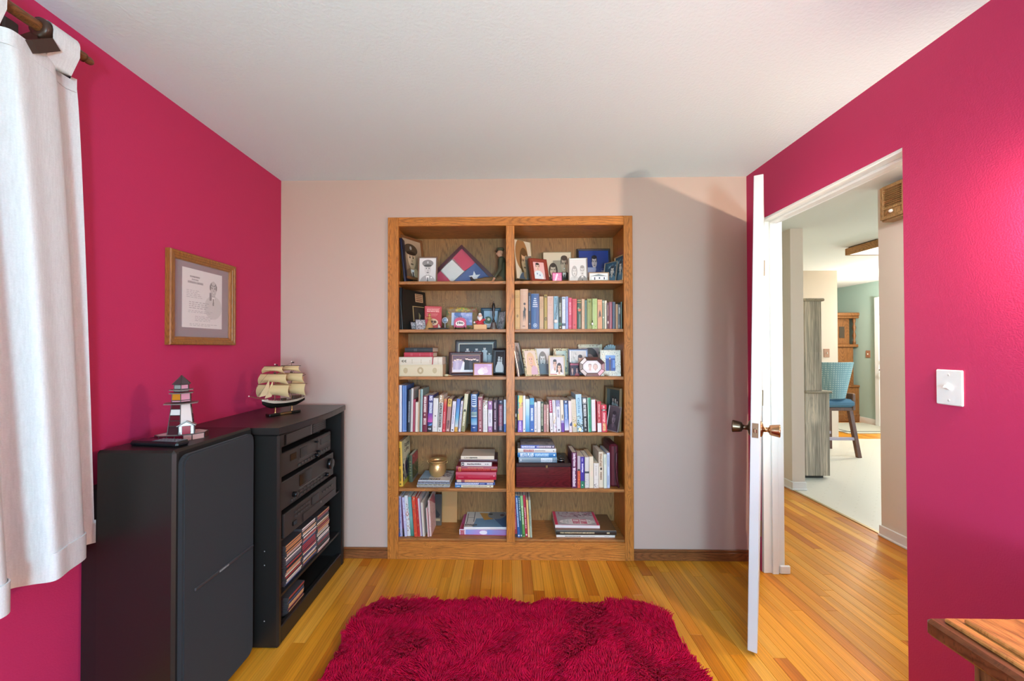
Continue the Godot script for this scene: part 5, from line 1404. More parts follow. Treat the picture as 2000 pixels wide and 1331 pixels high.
func third_shelf() -> void:
	var y: float = shelf_y[2]
	var gp := "framed pictures on the third shelf"
	# left bay: a stack of bibles
	var q := lying(y + 0.0004, "stacked bibles on the third shelf", [
		"777.5 864.5 0.073 0 0.2 o|very thick cream boxed bible, lowest of the bible stack|d3c6a4;b,0.02,0.03,bfae86;E,0.5,0.17,0.24,0.05,bba981;E,0.5,0.5,0.3,0.07,b5a27a;E,0.5,0.5,0.14,0.03,d3c6a4;E,0.5,0.82,0.24,0.05,bba981;b,0.96,0.97,bfae86;R,0.06,0.04,0.1,0.96,c2b28c;R,0.9,0.04,0.94,0.96,c2b28c",
		"777.5 864 0.048 0 0.2 h|cream white bible with small gold marks, second from below|d8cfbc;T,0.3,0.08,0.7,0.13,6b604c,R,A;T,0.3,0.14,0.7,0.19,6b604c,R,A;L,0.2,0.3,0.8,0.34,1,b5a787;L,0.2,0.5,0.8,0.54,1,b5a787;L,0.2,0.7,0.8,0.74,1,b5a787;b,0.9,0.91,b5a787"], 2.425)
	q = lying(q, "stacked bibles on the third shelf", [
		"789 846 0.029 0 0.15 h|slim red bible with a ribbon in the bible stack|b02f40;R,0.2,0.24,0.8,0.25,d98d92;R,0.2,0.28,0.8,0.29,d98d92;R,0.2,0.54,0.8,0.55,d98d92;b,0.9,0.91,d98d92",
		"790.5 845 0.03 0 0.2 h|black leather bible on top of the stack|23272b;N,0,0.1,1,0.9,33393e,1b1e20,40,0.1;R,0.2,0.34,0.8,0.35,7d848a;R,0.2,0.38,0.8,0.39,7d848a;R,0.2,0.42,0.8,0.43,7d848a"], 2.445)
	var rb := geo().sheet(func(s: float, v: float) -> Vector3: return Vector3(0.006 * (s - 0.5) + 0.004 * v, 0.05 * v, 0.002 + 0.004 * sin(v * 3.0)), 2, 6, Vector3(0, 0, 0.0006))
	var ribbon := solid("ribbon", "narrow red page ribbon hanging over the cream bible", "ribbon", rb, C("a8303f", 0.6))
	ribbon.position = Vector3(un(844.5, 708, 2.42).x, y + 0.075, -2.424)
	frame("picture_frame", "wide dark ornate frame with a family group behind the wedding picture", gp, 888.5, 664.5, 969.5, 735, 2.63, "family_dark", {"col": "4a4c4e", "metal": 0.5, "rough": 0.3, "bw": 0.022, "mat": "d6d2c2", "matw": 0.006, "lean": 6.0})
	frame("picture_frame", "maroon wood frame with a wedding party picture", gp, 877, 688, 943.5, 735, 2.52, "wedding", {"col": "3c1a20", "bw": 0.019, "mat": "c9a28a", "matw": 0.003, "lean": 13.0, "yaw": 5.0})
	frame("picture_frame", "small tan frame with a pale lilac picture", gp, 924, 709, 963, 735.5, 2.45, "lilac_pair", {"col": "a17a52", "bw": 0.007, "lean": 5.0})
	frame("picture_frame", "narrow black frame with a dancing couple beside the divider", gp, 960, 681, 987.5, 735, 2.54, "dance_bw", {"col": "18181b", "rough": 0.25, "bw": 0.014, "mat": "6d7076", "matw": 0.006, "yaw": -16.0, "lean": 10.0, "w": 0.1})
	var t := thing("shell", "small cream shell trinket beside the bible stack", "trinket", Vector3(un(872, 736, 2.44).x, y, -2.44))
	part("shell", geo().ball(Vector3(0, 0.007, 0), Vector3(0.016, 0.007, 0.009), 12, 6), C("d9c9a0", 0.5), t)
	part("tail", geo().tube([Vector3(0.012, 0.006, 0), Vector3(0.024, 0.006, 0.003), Vector3(0.038, 0.0025, 0.004)], 0.005, 6, 0.002), C("b59468", 0.5), t)
	# right bay
	frame("picture_frame", "silver beaded frame seen almost edge on beside the divider", gp, 1015, 668, 1026, 735, 2.5, "woman_gray", {"yaw": 74.0, "lean": 11.0, "h": 0.225, "w": 0.16, "col": "9a948c", "metal": 0.7, "rough": 0.25, "bw": 0.01, "th": 0.012})
	frame("picture_frame", "spotted frame with a long haired blonde portrait", gp, 1027, 681, 1056, 735, 2.45, "blonde", {"pat": "leopard", "yaw": 24.0, "lean": 17.0, "h": 0.178, "w": 0.1, "bw": 0.01})
	frame("picture_frame", "pale framed grey portrait behind the blonde one", gp, 1046, 680, 1076, 735, 2.57, "woman_gray", {"col": "cdc7bc", "metal": 0.3, "bw": 0.006, "yaw": 6.0})
	frame("picture_frame", "cream frame with a couple, front of the row", gp, 1072, 695, 1104, 735.5, 2.44, "couple_color", {"col": "d6c9a4", "bw": 0.009, "lean": 6.0})
	frame("picture_frame", "spotted frame with a greenish picture, half hidden", gp, 1081.5, 680.5, 1112, 735, 2.57, "green_man", {"pat": "leopard", "bw": 0.018})
	frame("picture_frame", "blue silver frame with a boy portrait", gp, 1111, 681.5, 1150, 735, 2.53, "boy", {"col": "8a93a8", "metal": 0.6, "rough": 0.3, "bw": 0.013, "mat": "dcdad6", "matw": 0.004})
	frame("snapshot", "small loose red snapshot in front of the blue silver frame", gp, 1114, 710, 1132, 735.5, 2.47, "red_group", {"col": "6b3040", "bw": 0.0015, "th": 0.003, "cat": "photograph", "bare": true})
	frame("picture_frame", "pale flowered frame with a dark haired head, at the back", gp, 1130, 672.5, 1178, 735, 2.64, "dark_hair", {"pat": "floral", "bw": 0.024})
	octagon(gp)
	frame("picture_frame", "speckled stone frame with a small blue picture", gp, 1173.5, 684, 1212, 735.5, 2.445, "blue_youth", {"pat": "speckle", "bw": 0.033, "yaw": -8.0, "lean": 7.0})
	t = thing("crystal_dish", "pale blue fluted glass dish behind the speckled frame", "dish", Vector3(un(1193, 735, 2.63).x, y, -2.635))
	part("stand", geo().box(Vector3(0, 0.07, 0), Vector3(0.05, 0.14, 0.02), 0.004), C("7f979c", 0.3), t)
	for k in 9:
		var a := PI * (0.08 + 0.84 * k / 8.0)
		part("flute", geo().bar(Vector3(cos(a) * 0.02, 0.14 + sin(a) * 0.012, 0), Vector3(cos(a) * 0.05, 0.155 + sin(a) * 0.045, 0.004), 0.012, 0.006, Vector3.BACK), C("a9bfc4", 0.25), t)
	t = thing("dried_sprig", "dry brown sprig lying by the octagonal frame", "sprig", Vector3(un(1181, 735, 2.44).x, y, -2.44))
	for k in 7:
		var a := -0.6 + k * 0.42
		part("stem", geo().tube([Vector3(0, 0.003, 0), Vector3(0.012 * cos(a), 0.006 + 0.006 * sin(a), 0.004), Vector3(0.03 * cos(a), 0.005 + 0.02 * maxf(0, sin(a)), 0.006)], 0.0012, 5, 0.0006), C("7d6440", 0.8), t)

func octagon(gp: String) -> void:
	var z := 2.42
	var a := un(1132.5, 735, z)
	var b := un(1181.5, 698, z)
	var w := b.x - a.x
	var h: float = b.y - shelf_y[2]
	var t := thing("octagonal_frame", "octagonal mirrored glass frame with a pale picture", "picture frame", Vector3((a.x + b.x) / 2, shelf_y[2] + 0.0003, -z), gp)
	t.rotation.x = -0.12
	var oct := func(w2: float, h2: float, c: float) -> Array:
		return [Vector2(-w2 + c, -h2), Vector2(w2 - c, -h2), Vector2(w2, -h2 + c), Vector2(w2, h2 - c), Vector2(w2 - c, h2), Vector2(-w2 + c, h2), Vector2(-w2, h2 - c), Vector2(-w2, -h2 + c)]
	var c0 := 0.035
	var o: Array = oct.call(w / 2, h / 2, c0)
	var bw := 0.02
	var i: Array = oct.call(w / 2 - bw, h / 2 - bw, c0 - bw * 0.45)
	var cols := ["8a7f78", "e4e2e0", "b5b0ac", "4f4d4c", "5a463c", "efeeec", "9d9894", "d9d6d2"]
	for k in 8:
		var d := (k + 1) % 8
		var g := geo()
		var s := 0.96
		var m: Vector2 = (o[k] + o[d] + i[k] + i[d]) / 4
		var pg := PackedVector2Array()
		for p in [o[k], o[d], i[d], i[k]]: pg.append(m + (p - m) * s + Vector2(0, h / 2))
		g.prism(pg, -0.004, 0.0005)
		part("glass_facet", g, C(cols[k], 0.1, 0.5), t)
	var lead := geo()
	for k in 8:
		var d := (k + 1) % 8
		for pr in [[o[k], o[d]], [i[k], i[d]], [o[k], i[k]]]:
			lead.tube([Vector3(pr[0].x, pr[0].y + h / 2, 0), Vector3(pr[1].x, pr[1].y + h / 2, 0)], 0.0018, 6)
	part("leading", lead, C("544a44", 0.35, 0.6), t)
	var pg := PackedVector2Array()
	for p in i: pg.append(p + Vector2(0, h / 2))
	part("backing", geo().prism(pg, -0.006, -0.003), C("d4cdd0", 0.6), t)
	var g := geo()
	g.quad(Vector3(-w / 2 + bw, bw + 0.006, -0.0025), Vector3(w / 2 - bw, bw + 0.006, -0.0025), Vector3(w / 2 - bw, h - bw - 0.006, -0.0025), Vector3(-w / 2 + bw, h - bw - 0.006, -0.0025), print_at.octa)
	part("photograph", g, M("print"), t)
	part("easel_leg", geo().bar(Vector3(0, h * 0.6, -0.006), Vector3(0, 0.004, -0.05), 0.02, 0.002, Vector3.BACK), C("2d2620", 0.7), t)

func fourth_shelf() -> void:
	standing(3, "novels in the left bay of the fourth shelf", [
		"777.2 784.6 753 0 0.2 h|tall white hardback at the side panel, first of its row|d9d2d6;R,0,0,0.45,1,a8a19c",
		"785.2 793.8 753.5 0 0.2 h|tall plain blue hardback second from the side panel|4467a3;R,0.2,0,0.5,1,6f93c6;b,0.97,0.98,a9bcd9",
		"794.6 801.2 761.5 -1 0.17 h|tall black hardback with tiny white lettering down the spine|1e222c;V,0.4,0.28,0.75,0.78,aab0b8,S,THE BOOK OF THE BELOVED",
		"801.4 805.6 759 -1.2 0.18 p|tall thin grey white paperback|b7b3ad;R,0.6,0,1,1,dcd8d4",
		"806 810.4 780.5 -1 0.13 h|short thin crimson hardback among tall pale ones|9c2c46;R,0.1,0.02,0.3,0.98,c2607a",
		"811 815.8 786 -1 0.12 p|short thin cream paperback beside the crimson one|e2d8c6;R,0.6,0,0.7,1,a7977f",
		"816.2 819.4 761 -1 0.17 p|thin tan paperback beside the grey teal hardback|c09a7c;R,0.6,0,1,1,857058",
		"819.8 824.2 761 -1 0.2 h|tall grey teal hardback with its wide board showing|7fa09d;R,0.6,0,1,1,a5bdb8",
		"824.6 833.8 773.5 -1.5 0.17 p|dark maroon novel with large pale capital lettering|6d1531;V,0.2,0.03,0.72,0.47,e9d9d3,K,WILLA GATHER;V,0.3,0.5,0.6,0.56,d6b9b4,S,BREAK;V,0.2,0.62,0.75,0.8,e3cfc8,K,IRISH",
		"834.3 843.4 772 -2.4 0.18 p|purple and black novel with white block capitals|3f3a78;V,0.2,0.03,0.85,0.16,e6e2ea,K,NS;b,0.19,0.2,1c1a33;V,0.15,0.21,0.85,0.5,d7e0ea,K,JENNINGS;G,0,0.5,1,0.74,6a3fa0,d2529e;D,5f9bd0,0,0.84,1,0.76,1,0.8,0,0.88;R,0,0.84,1,1,1d1a24;T,0.2,0.9,0.8,0.95,cfccd6,K,Q",
		"844 853.8 778 -2.2 0.16 p|white novel with one tiny dark mark on its spine|ddd8d1;E,0.5,0.53,0.14,0.02,4f4a48;R,0.3,0.86,0.6,0.875,a3504a",
		"854.4 862.8 772.5 -2.8 0.16 p|white novel with a picture at the head and large black lettering|d8d3cb;R,0,0,1,0.2,b89a70;R,0.25,0.01,0.6,0.18,efe8da;N,0.3,0.02,0.9,0.18,7d5b3a,c7a574,12,0.12;V,0.15,0.22,0.8,0.88,2f2c2c,B,GENERATIONS;E,0.5,0.95,0.1,0.015,2f2c2c",
		"863.4 869.4 779.5 -3 0.15 p|thin bright red novel with an orange head|c22a38;G,0,0,1,0.25,c98a4a,c22a38;V,0.3,0.4,0.6,0.75,e8a9a0,S,MORE;E,0.5,0.94,0.15,0.02,e8a9a0",
		"870.2 878 779.5 -4.2 0.17 p|brown pink novel with a golden head|a97a72;R,0,0,1,0.24,d8b256;E,0.5,0.1,0.3,0.07,8a6a2c;E,0.5,0.1,0.15,0.03,d8b256;V,0.25,0.66,0.8,0.9,4a2c30,K,HULL;E,0.5,0.95,0.2,0.02,e5d6d0",
		"879.6 886.4 784 -4.4 0.15 p|white novel with small violet lettering|dcd6dc;V,0.35,0.12,0.65,0.75,8c83a0,S,LETTERS HOME;E,0.5,0.94,0.25,0.025,3a3744",
		"887 893.6 779.5 -4.6 0.16 p|sky blue novel fading to sand at the foot|4f78bd;G,0,0,1,0.55,4a66b5,5ba3c8;G,0,0.55,1,0.85,5ba3c8,d4d3c8;R,0,0.86,1,1,d1982f;N,0,0.86,1,1,6e5326,e2b450,10,0.15",
		"894.8 899.2 783.5 -5.2 0.15 p|thin pale pink white novel beside the leaning tree novel|dcd0d8;V,0.3,0.1,0.7,0.9,4c6a8e,S,THE LAST BLUE MORNING",
		"900.2 907.2 769.5 -5.6 0.17 p|olive cream novel leaning with a dark bird on the spine|cfcba6;R,0,0.45,1,1,8f8a5a;E,0.5,0.44,0.3,0.03,23231e;V,0.2,0.48,0.75,0.85,e9e3c9,B,DUNSTAN;N,0,0.8,1,1,4b472e,a59e72,20,0.1",
		"919.4 932 770.5 0 0.17 h|thick blue hardback with a rounded white rimmed label|2f5d96;N,0,0.3,1,0.5,b08a52,8fa2a3,26,0.1;E,0.5,0.04,0.34,0.03,c9d7e6;R,0.12,0.04,0.88,0.31,c9d7e6;E,0.5,0.31,0.36,0.03,c9d7e6;R,0.2,0.05,0.8,0.3,2a5590;T,0.26,0.07,0.76,0.1,dfe8f0,K,LOVE;T,0.26,0.13,0.76,0.16,dfe8f0,K,COUNTY;T,0.26,0.19,0.76,0.215,dfe8f0,K,GOOD;T,0.26,0.245,0.76,0.27,dfe8f0,K,HOPE;G,0,0.48,1,0.62,8aa7a0,4c6d78;R,0,0.58,1,0.6,d6dcd8;G,0,0.65,1,0.82,4f93bd,9bb9cf;R,0,0.83,1,1,234a86;T,0.3,0.88,0.7,0.9,e6ecf2,K,ABC",
		"933.4 942.4 776 0 0.17 p|dusty rose novel with pale lettering down the spine|8f4450;R,0,0,1,0.02,d8cdc6;V,0.2,0.1,0.6,0.36,e2bfbd,B,EMILY;V,0.3,0.4,0.6,0.66,c58f8f,R,THE ENCHANTED;V,0.3,0.7,0.7,0.88,e2bfbd,S,ISLES;E,0.45,0.95,0.2,0.02,efdcd6",
		"943.2 951.8 783 0 0.16 p|white novel with a red and green picture at the head|d8d5cf;N,0,0.02,1,0.26,7a8f68,a04a48,26,0.14;E,0.6,0.2,0.25,0.06,e8e3da;L,0.2,0.32,0.8,0.95,16,a3a39d",
		"953 961.4 784 0 0.16 p|white novel with violet bands at head and foot|d9d3d9;R,0,0,1,0.28,9a6a9c;E,0.5,0.08,0.22,0.04,e6dbe6;V,0.35,0.4,0.65,0.7,9c96a4,S,BELIEF;R,0,0.82,1,1,a06f9c;E,0.5,0.9,0.18,0.03,cdb3cb",
		"962.6 971.6 782 0 0.16 h|dark plum hardback with small pale capitals|3a2038;V,0.3,0.08,0.6,0.28,d6c5cf,B,LESLEY;V,0.3,0.32,0.65,0.58,b99db0,R,SHADOWED;R,0.35,0.6,0.6,0.63,e3cbd0;V,0.3,0.68,0.65,0.93,d6c5cf,B,PEARSE",
		"972.2 983 782 0 0.17 h|dark navy hardback with a maroon panel, near the divider|2b2740;R,0.12,0.14,0.88,0.82,74203f;E,0.5,0.06,0.2,0.02,aab0c4;V,0.3,0.18,0.7,0.95,c3a9b4,R,THE LONG GREEN SHORE",
		"983.8 988.4 781 0 0.16 p|white and blue novel half hidden by the divider|d4dae2;N,0,0,1,0.7,b7c6d8,eef1f4,14,0.2;R,0,0.75,1,1,3f63a8"])
	standing(3, "novels in the right bay of the fourth shelf", [
		"1004.6 1009.4 772 0 0.17 h|black hardback hugging the divider with red and white print|1d1816;V,0.4,0.05,0.8,0.4,7a2a26,B,NIGHT;E,0.6,0.55,0.25,0.05,c9c2ba;V,0.4,0.65,0.8,0.9,8a8078,R,WATCH",
		"1010.8 1020.8 773 0 0.18 p|multicoloured novel from yellow and teal to purple|d7c46a;R,0,0,0.3,0.5,4aa3a3;E,0.5,0.15,0.3,0.1,e3d24a;N,0,0.2,1,0.5,b5385a,f0e4d0,12,0.15;D,e8a48a,0.1,0.36,1,0.3,1,0.75,0.3,0.65;G,0,0.68,1,1,5f3f9c,9a6fc8;V,0.3,0.7,0.7,0.95,d6c3ea,B,WILDER",
		"1021.2 1025.8 773.5 0 0.16 p|thin white novel beside the multicoloured one|e0dedb;E,0.5,0.93,0.2,0.02,6b6b6b",
		"1026 1034.2 780 0 0.16 p|pale blue to turquoise novel without lettering|cfdfe2;G,0,0,1,0.5,d6e2e2,9fcbd8;G,0,0.5,1,1,8cc0dc,3f8ec4",
		"1034.4 1043 778 0 0.17 p|strong blue novel with white lettering down the spine|2f62ab;G,0,0,1,0.2,3a8fc0,58a9b4;V,0.25,0.3,0.75,0.68,dbe6ef,B,BREATHE;N,0,0.72,1,0.95,24489a,5f7fd0,12,0.16;E,0.5,0.93,0.18,0.02,e6ecf2",
		"1043.2 1048.6 786.5 0 0.15 p|slim off-white novel beside the strong blue one|dfd6d2;V,0.35,0.15,0.6,0.8,b8a9a6,S,SUMMER;T,0.3,0.9,0.7,0.94,3a3a3a,K,17",
		"1049 1055.6 784.5 0 0.16 p|slim grey white novel before the dark green one|dcd7d2;L,0.3,0.2,0.7,0.9,14,c2bbb4",
		"1055.8 1061.4 785 0 0.15 p|dark green novel with pale title letters|2e3a26;V,0.25,0.06,0.75,0.8,c9c3a2,B,THE COTTAGE GARDEN;E,0.5,0.94,0.2,0.02,b9b58e",
		"1061.6 1066.6 791 0 0.14 p|old rose paperback next to the dark green one|b27a76;V,0.3,0.2,0.7,0.7,dcbab2,R,TENDER",
		"1067 1071.6 790.5 0 0.14 p|beige pink paperback, second of two small ones|bf9b8c;V,0.3,0.15,0.7,0.75,e7d6ca,B,HARVEST",
		"1074.6 1080.4 782 2.6 0.18 p|white novel with a crimson upper half|e1dbd8;R,0,0,1,0.4,a92452;V,0.3,0.04,0.75,0.36,f0d6de,K,LIANE;V,0.35,0.48,0.65,0.84,a9a2a2,S,WINTER ROAD;E,0.5,0.92,0.15,0.02,3a3a3a",
		"1081 1087 782 2.6 0.17 p|white novel with golden and pink patches|e2dad8;V,0.3,0.04,0.6,0.4,8c93b0,S,HARBOUR;N,0,0.5,1,0.72,caa25a,d9c9a8,12,0.16;N,0,0.72,1,1,c0567f,a9aac8,14,0.16",
		"1087.4 1095.6 782 2.3 0.17 p|white and lilac novel with grey mottling|d6d2d8;R,0,0,1,0.2,8b83ad;N,0,0.1,1,0.95,c2c0cc,eceaec,30,0.12;V,0.3,0.3,0.7,0.55,77718f,R,SNOW;E,0.5,0.93,0.2,0.03,3f3c48",
		"1096 1102.2 782 2.2 0.17 p|cream novel with a purple foot|dfd2bd;E,0.5,0.52,0.15,0.07,6b5a3c;R,0,0.72,1,1,6a3a98;R,0,0.64,1,0.72,a8a0c8",
		"1102.8 1111 782.5 2 0.18 p|deep blue novel fading to white with cloudy script|4f74b2;R,0,0,1,0.12,33426f;E,0.5,0.05,0.2,0.025,dfe5f0;V,0.25,0.15,0.75,0.6,c3d2ea,R,Dreaming;G,0,0.6,1,0.95,7f90c8,e3e2e8;R,0,0.95,1,1,5b2430",
		"1111.4 1117.2 783.5 1.5 0.17 p|pinkish white novel with a blue corner|e0d0cb;D,3d4f7f,0.2,0.75,1,0.66,1,0.8,0.3,0.8;N,0,0.8,1,1,b7a6c2,e4d6da,10,0.18",
		"1118 1127 780.5 2.6 0.18 p|beige novel with a yellow flower near the foot|d5c5ad;L,0.2,0.1,0.8,0.5,8,bda98c;N,0.2,0.5,0.9,0.7,a98a3c,6f6a3c,12,0.1;E,0.7,0.8,0.2,0.04,5a4320;E,0.5,0.78,0.25,0.05,e2c14f;R,0,0.85,1,1,bdb5a2",
		"1127.6 1139 770.5 3 0.19 p|tall pale blue novel with a dark floral lower half|a9c8d8;N,0,0.05,1,0.55,bcd6e2,8fb4c9,24,0.12;V,0.3,0.1,0.7,0.5,6d96b0,R,Celia;N,0,0.58,1,1,2f4a3f,1f2f33,30,0.14;N,0,0.6,1,1,e6e3c2,9fb28a,22,0.08;E,0.45,0.93,0.25,0.05,efe9c0",
		"1139.4 1148 776.5 2.2 0.18 p|black novel with white author lettering and a pale bird|23262b;R,0,0.03,1,0.2,8e9190;E,0.5,0.1,0.3,0.06,e3e1da;V,0.2,0.22,0.8,0.55,d4d6d2,B,PAT FRIENDS;V,0.3,0.6,0.7,0.85,dadcd8,B,Parkland;E,0.5,0.93,0.2,0.025,9c9e9a",
		"1148.6 1155 777.5 1.5 0.17 p|emerald green novel between black and white ones|3f9a75;R,0,0,0.2,1,cfe3d6;V,0.35,0.05,0.75,0.5,2a6f52,B,GREEN MILE;V,0.35,0.55,0.75,0.9,2a6f52,S,WALKER",
		"1155.6 1164.6 781 0.9 0.18 h|white novel with a narrow red edge|dfd8d8;R,0.85,0,1,1,b93048;L,0.2,0.1,0.75,0.9,20,cfc6c6;R,0,0.97,1,1,3a2a2c",
		"1166.6 1174.4 784.5 1 0.17 p|red novel with a white foot|b5343f;V,0.3,0.1,0.7,0.52,e6c0bb,R,Passage to;N,0.2,0.56,0.8,0.68,e3b8b2,c96a6a,10,0.1;R,0,0.71,1,1,ddd8d6",
		"1175.2 1185.6 791 1.3 0.17 h|bright red hardback with a black label, last before the frames|c63a4c;V,0.4,0.05,0.6,0.14,f0d0cc,S,WINE;E,0.5,0.2,0.48,0.04,241c1c;E,0.5,0.2,0.3,0.02,d6c6bd;V,0.25,0.3,0.75,0.65,efc2bf,B,Courage;V,0.25,0.68,0.75,0.95,e8d08c,B,GIFTED"])
	frame("picture_frame", "tall tan wood frame with a dark group picture beside the novels", "frames beside the novels", 1186, 749, 1202, 847.5, 2.52, "tall_group", {"yaw": -72.0, "lean": 2.0, "h": 0.298, "w": 0.17, "col": "7d6a4c", "bw": 0.013, "th": 0.014})
	frame("picture_frame", "small silver edged picture tilted against the tall tan frame", "frames beside the novels", 1187, 795, 1201, 847.5, 2.45, "small_dark", {"yaw": -45.0, "lean": 10.0, "roll": -4.0, "h": 0.16, "w": 0.085, "col": "a7a2a2", "metal": 0.5, "bw": 0.005, "th": 0.006})

func fifth_shelf() -> void:
	var y: float = shelf_y[4]
	standing(4, "picture books at the end of the fifth shelf", [
		"777.6 787.8 863 2 0.2 h|yellow spined picture book with a pale green cartoon cover|d9a92f;V,0.3,0.15,0.7,0.55,5f4a1a,B,BORROWED LEASH TALES;V,0.3,0.6,0.7,0.88,5f4a1a,S,JAMES STORY;E,0.5,0.94,0.15,0.015,5f4a1a|cow_cover"], 2.43)
	standing(4, "picture books at the end of the fifth shelf", [
		"799 806 890 1 0.16 h|dark green picture book with garden cover behind the yellow one|3f4a34;L,0.2,0.2,0.8,0.8,6,8f8a5a|garden_cover"], 2.52)
	# magazines under the brass pot
	var top := lying(y + 0.0004, "magazines under the brass pot", [
		"814.5 878 0.006 0 0.2 p|grey magazine, lowest under the brass pot|9c9a96;N,0,0,1,1,d9d6cf,3d3c3a,40,0.2",
		"813.8 879.2 0.007 1 0.2 p|speckled magazine, second from below under the pot|a9a59b;N,0,0,1,1,3a3632,e3dfd6,40,0.2",
		"815 878.2 0.007 -1 0.2 p|olive grey magazine, third from below under the pot|8f8c7a;N,0,0,1,1,4a4a3c,cfcbb8,40,0.2",
		"815.2 878.8 0.008 1 0.2 p|blue grey magazine in the middle of the pot's pile|7f8896;N,0,0,1,1,c6ccd6,30343c,40,0.2",
		"816 878.4 0.008 0 0.2 p|dark mottled magazine, second from the top of the pile|6d6a70;N,0,0,1,1,d9d6dc,2b2a2e,40,0.2",
		"816.5 877.8 0.006 -1 0.2 p|pale country magazine on top of the pile|c9cdd1;N,0,0,1,1,8fb0c7,e8e6e2,30,0.2|magazine"], 2.43)
	# brass pot
	var t := thing("brass_pot", "round hammered brass pot with a wire handle on the magazines", "pot", Vector3(un(855, 940, 2.52).x, top + 0.0006, -2.515))
	var brass := C("dcbc80", 0.3, 0.75)
	brass.normal_enabled = true
	var bump := (gray_noise(128, 128, 0.05, 77, 2)).duplicate()
	bump.bump_map_to_normal_map(3.0)
	brass.normal_texture = ImageTexture.create_from_image(bump)
	brass.normal_scale = 0.35
	brass.uv1_triplanar = true
	brass.uv1_scale = Vector3.ONE * 12
	part("bowl", geo().lathe([Vector2(0, 0), Vector2(0.03, 0), Vector2(0.046, 0.012), Vector2(0.055, 0.03), Vector2(0.0565, 0.05), Vector2(0.053, 0.072), Vector2(0.049, 0.086), Vector2(0.051, 0.094), Vector2(0.062, 0.103), Vector2(0.063, 0.106), Vector2(0.06, 0.107), Vector2(0.048, 0.096), Vector2(0.046, 0.086), Vector2(0.05, 0.07), Vector2(0.053, 0.05), Vector2(0.051, 0.03), Vector2(0.04, 0.01), Vector2(0, 0.004)], 28), brass, t)
	var hd := []
	for i in 13:
		var a := PI * i / 12
		hd.append(Vector3(cos(a) * 0.062, 0.094 - 0.006 * sin(a), sin(a) * 0.058))
	part("handle", geo().tube(hd, 0.0018, 6), brass, t)
	for s in [-1.0, 1.0]:
		part("lug", geo().tube([Vector3(s * 0.056, 0.084, 0), Vector3(s * 0.066, 0.09, 0.001), Vector3(s * 0.064, 0.1, 0)], 0.0025, 6), brass, t)
	# the pile of books beside it
	top = lying(y + 0.0004, "books lying in a pile on the fifth shelf", [
		"888.5 963 0.0145 0 0.17 p|cream paperback with a blue end, lowest of the pile|e3dabb;R,0,0,1,0.17,3a7cb0;V,0.3,0.05,0.6,0.13,dbe8f0,K,LIFE;V,0.3,0.2,0.7,0.84,6b6a5a,S,The Practical Guide to Life at Home;E,0.5,0.92,0.2,0.015,3a3a3a",
		"888.5 966.5 0.017 1 0.17 p|dark blue paperback with bold white lettering, second from below|344a86;V,0.2,0.02,0.75,0.6,dfe5ee,K,EXTRAORDINARY;V,0.3,0.62,0.65,0.74,9fb2d8,S,LIVES;V,0.25,0.8,0.7,0.95,e4e8f0,K,BROWN",
		"892 964 0.015 -1 0.16 p|peach paperback third from below in the pile|d99a72;R,0,0,1,0.12,d6c0a8;R,0,0.13,1,0.22,8a4a58;L,0.3,0.3,0.7,0.6,3,e8bd9c"], 2.43)
	top = lying(top, "books lying in a pile on the fifth shelf", [
		"890 969 0.049 0 0.19 h|thick plain crimson book in the middle of the pile|b51f3c;V,0.3,0.06,0.45,0.2,cf5f70,R,CHRONICLE;V,0.3,0.3,0.45,0.85,c44a5c,R,THE TWENTIETH CENTURY;E,0.5,0.94,0.08,0.02,d98a92",
		"891 971 0.034 0 0.19 h|dark red book with gold red lettering above the crimson one|8c1426;R,0.1,0.06,0.9,0.12,c98a4a;R,0.2,0.08,0.8,0.1,8c1426;V,0.25,0.14,0.7,0.82,c4483c,B,ESSENTIAL SECRETS;V,0.72,0.28,0.86,0.66,c98a4a,R,THE INVESTIGATION;V,0.35,0.85,0.6,0.97,c98a4a,R,GUIDE"], 2.43)
	top = lying(top, "books lying in a pile on the fifth shelf", [
		"900.5 960 0.0245 0 0.14 p|white video case titled deep sleep solutions, third from the top|dfd6d0;R,0.1,0.02,0.9,0.1,26242a;R,0.3,0.04,0.7,0.08,c9c6c2;V,0.3,0.2,0.75,0.66,3a3436,S,Deep Sleep Solutions;V,0.35,0.78,0.65,0.9,7d7672,S,A 10",
		"897 971 0.017 0 0.17 h|dark maroon book second from the top of the pile|4d2430;b,0.3,0.305,6d3a48",
		"900 965 0.022 0 0.17 p|cream book with dark lettering on top of the pile|dccfb8;V,0.3,0.1,0.7,0.34,8a7a62,R,LIVES;V,0.35,0.28,0.7,0.5,2a2622,B,ELEPHANT"], 2.44)
	# right bay: mahogany box with books on it
	var bx0 := un(1007.8, 950, 2.43).x
	var bx1 := un(1115.6, 950, 2.43).x
	var mah := wood("mahogany", "6b1620", "oak_u", Vector3(1.6, 3.5, 3.0), 0.22)
	t = thing("wooden_box", "dark red mahogany box with a black lid on the fifth shelf", "box", Vector3((bx0 + bx1) / 2, y + 0.0003, -2.43))
	var bw := bx1 - bx0
	part("body", geo().span(Vector3(-bw / 2, 0, -0.235), Vector3(bw / 2, 0.128, 0), 0.003), mah, t)
	part("lid", geo().span(Vector3(-bw / 2 - 0.002, 0.129, -0.237), Vector3(bw / 2 + 0.002, 0.153, 0.001), 0.004), C("2a1216", 0.25), t)
	part("catch", geo().box(Vector3(0.02, 0.132, 0.003), Vector3(0.012, 0.016, 0.004), 0.001), C("8f7f5a", 0.3, 0.8), t)
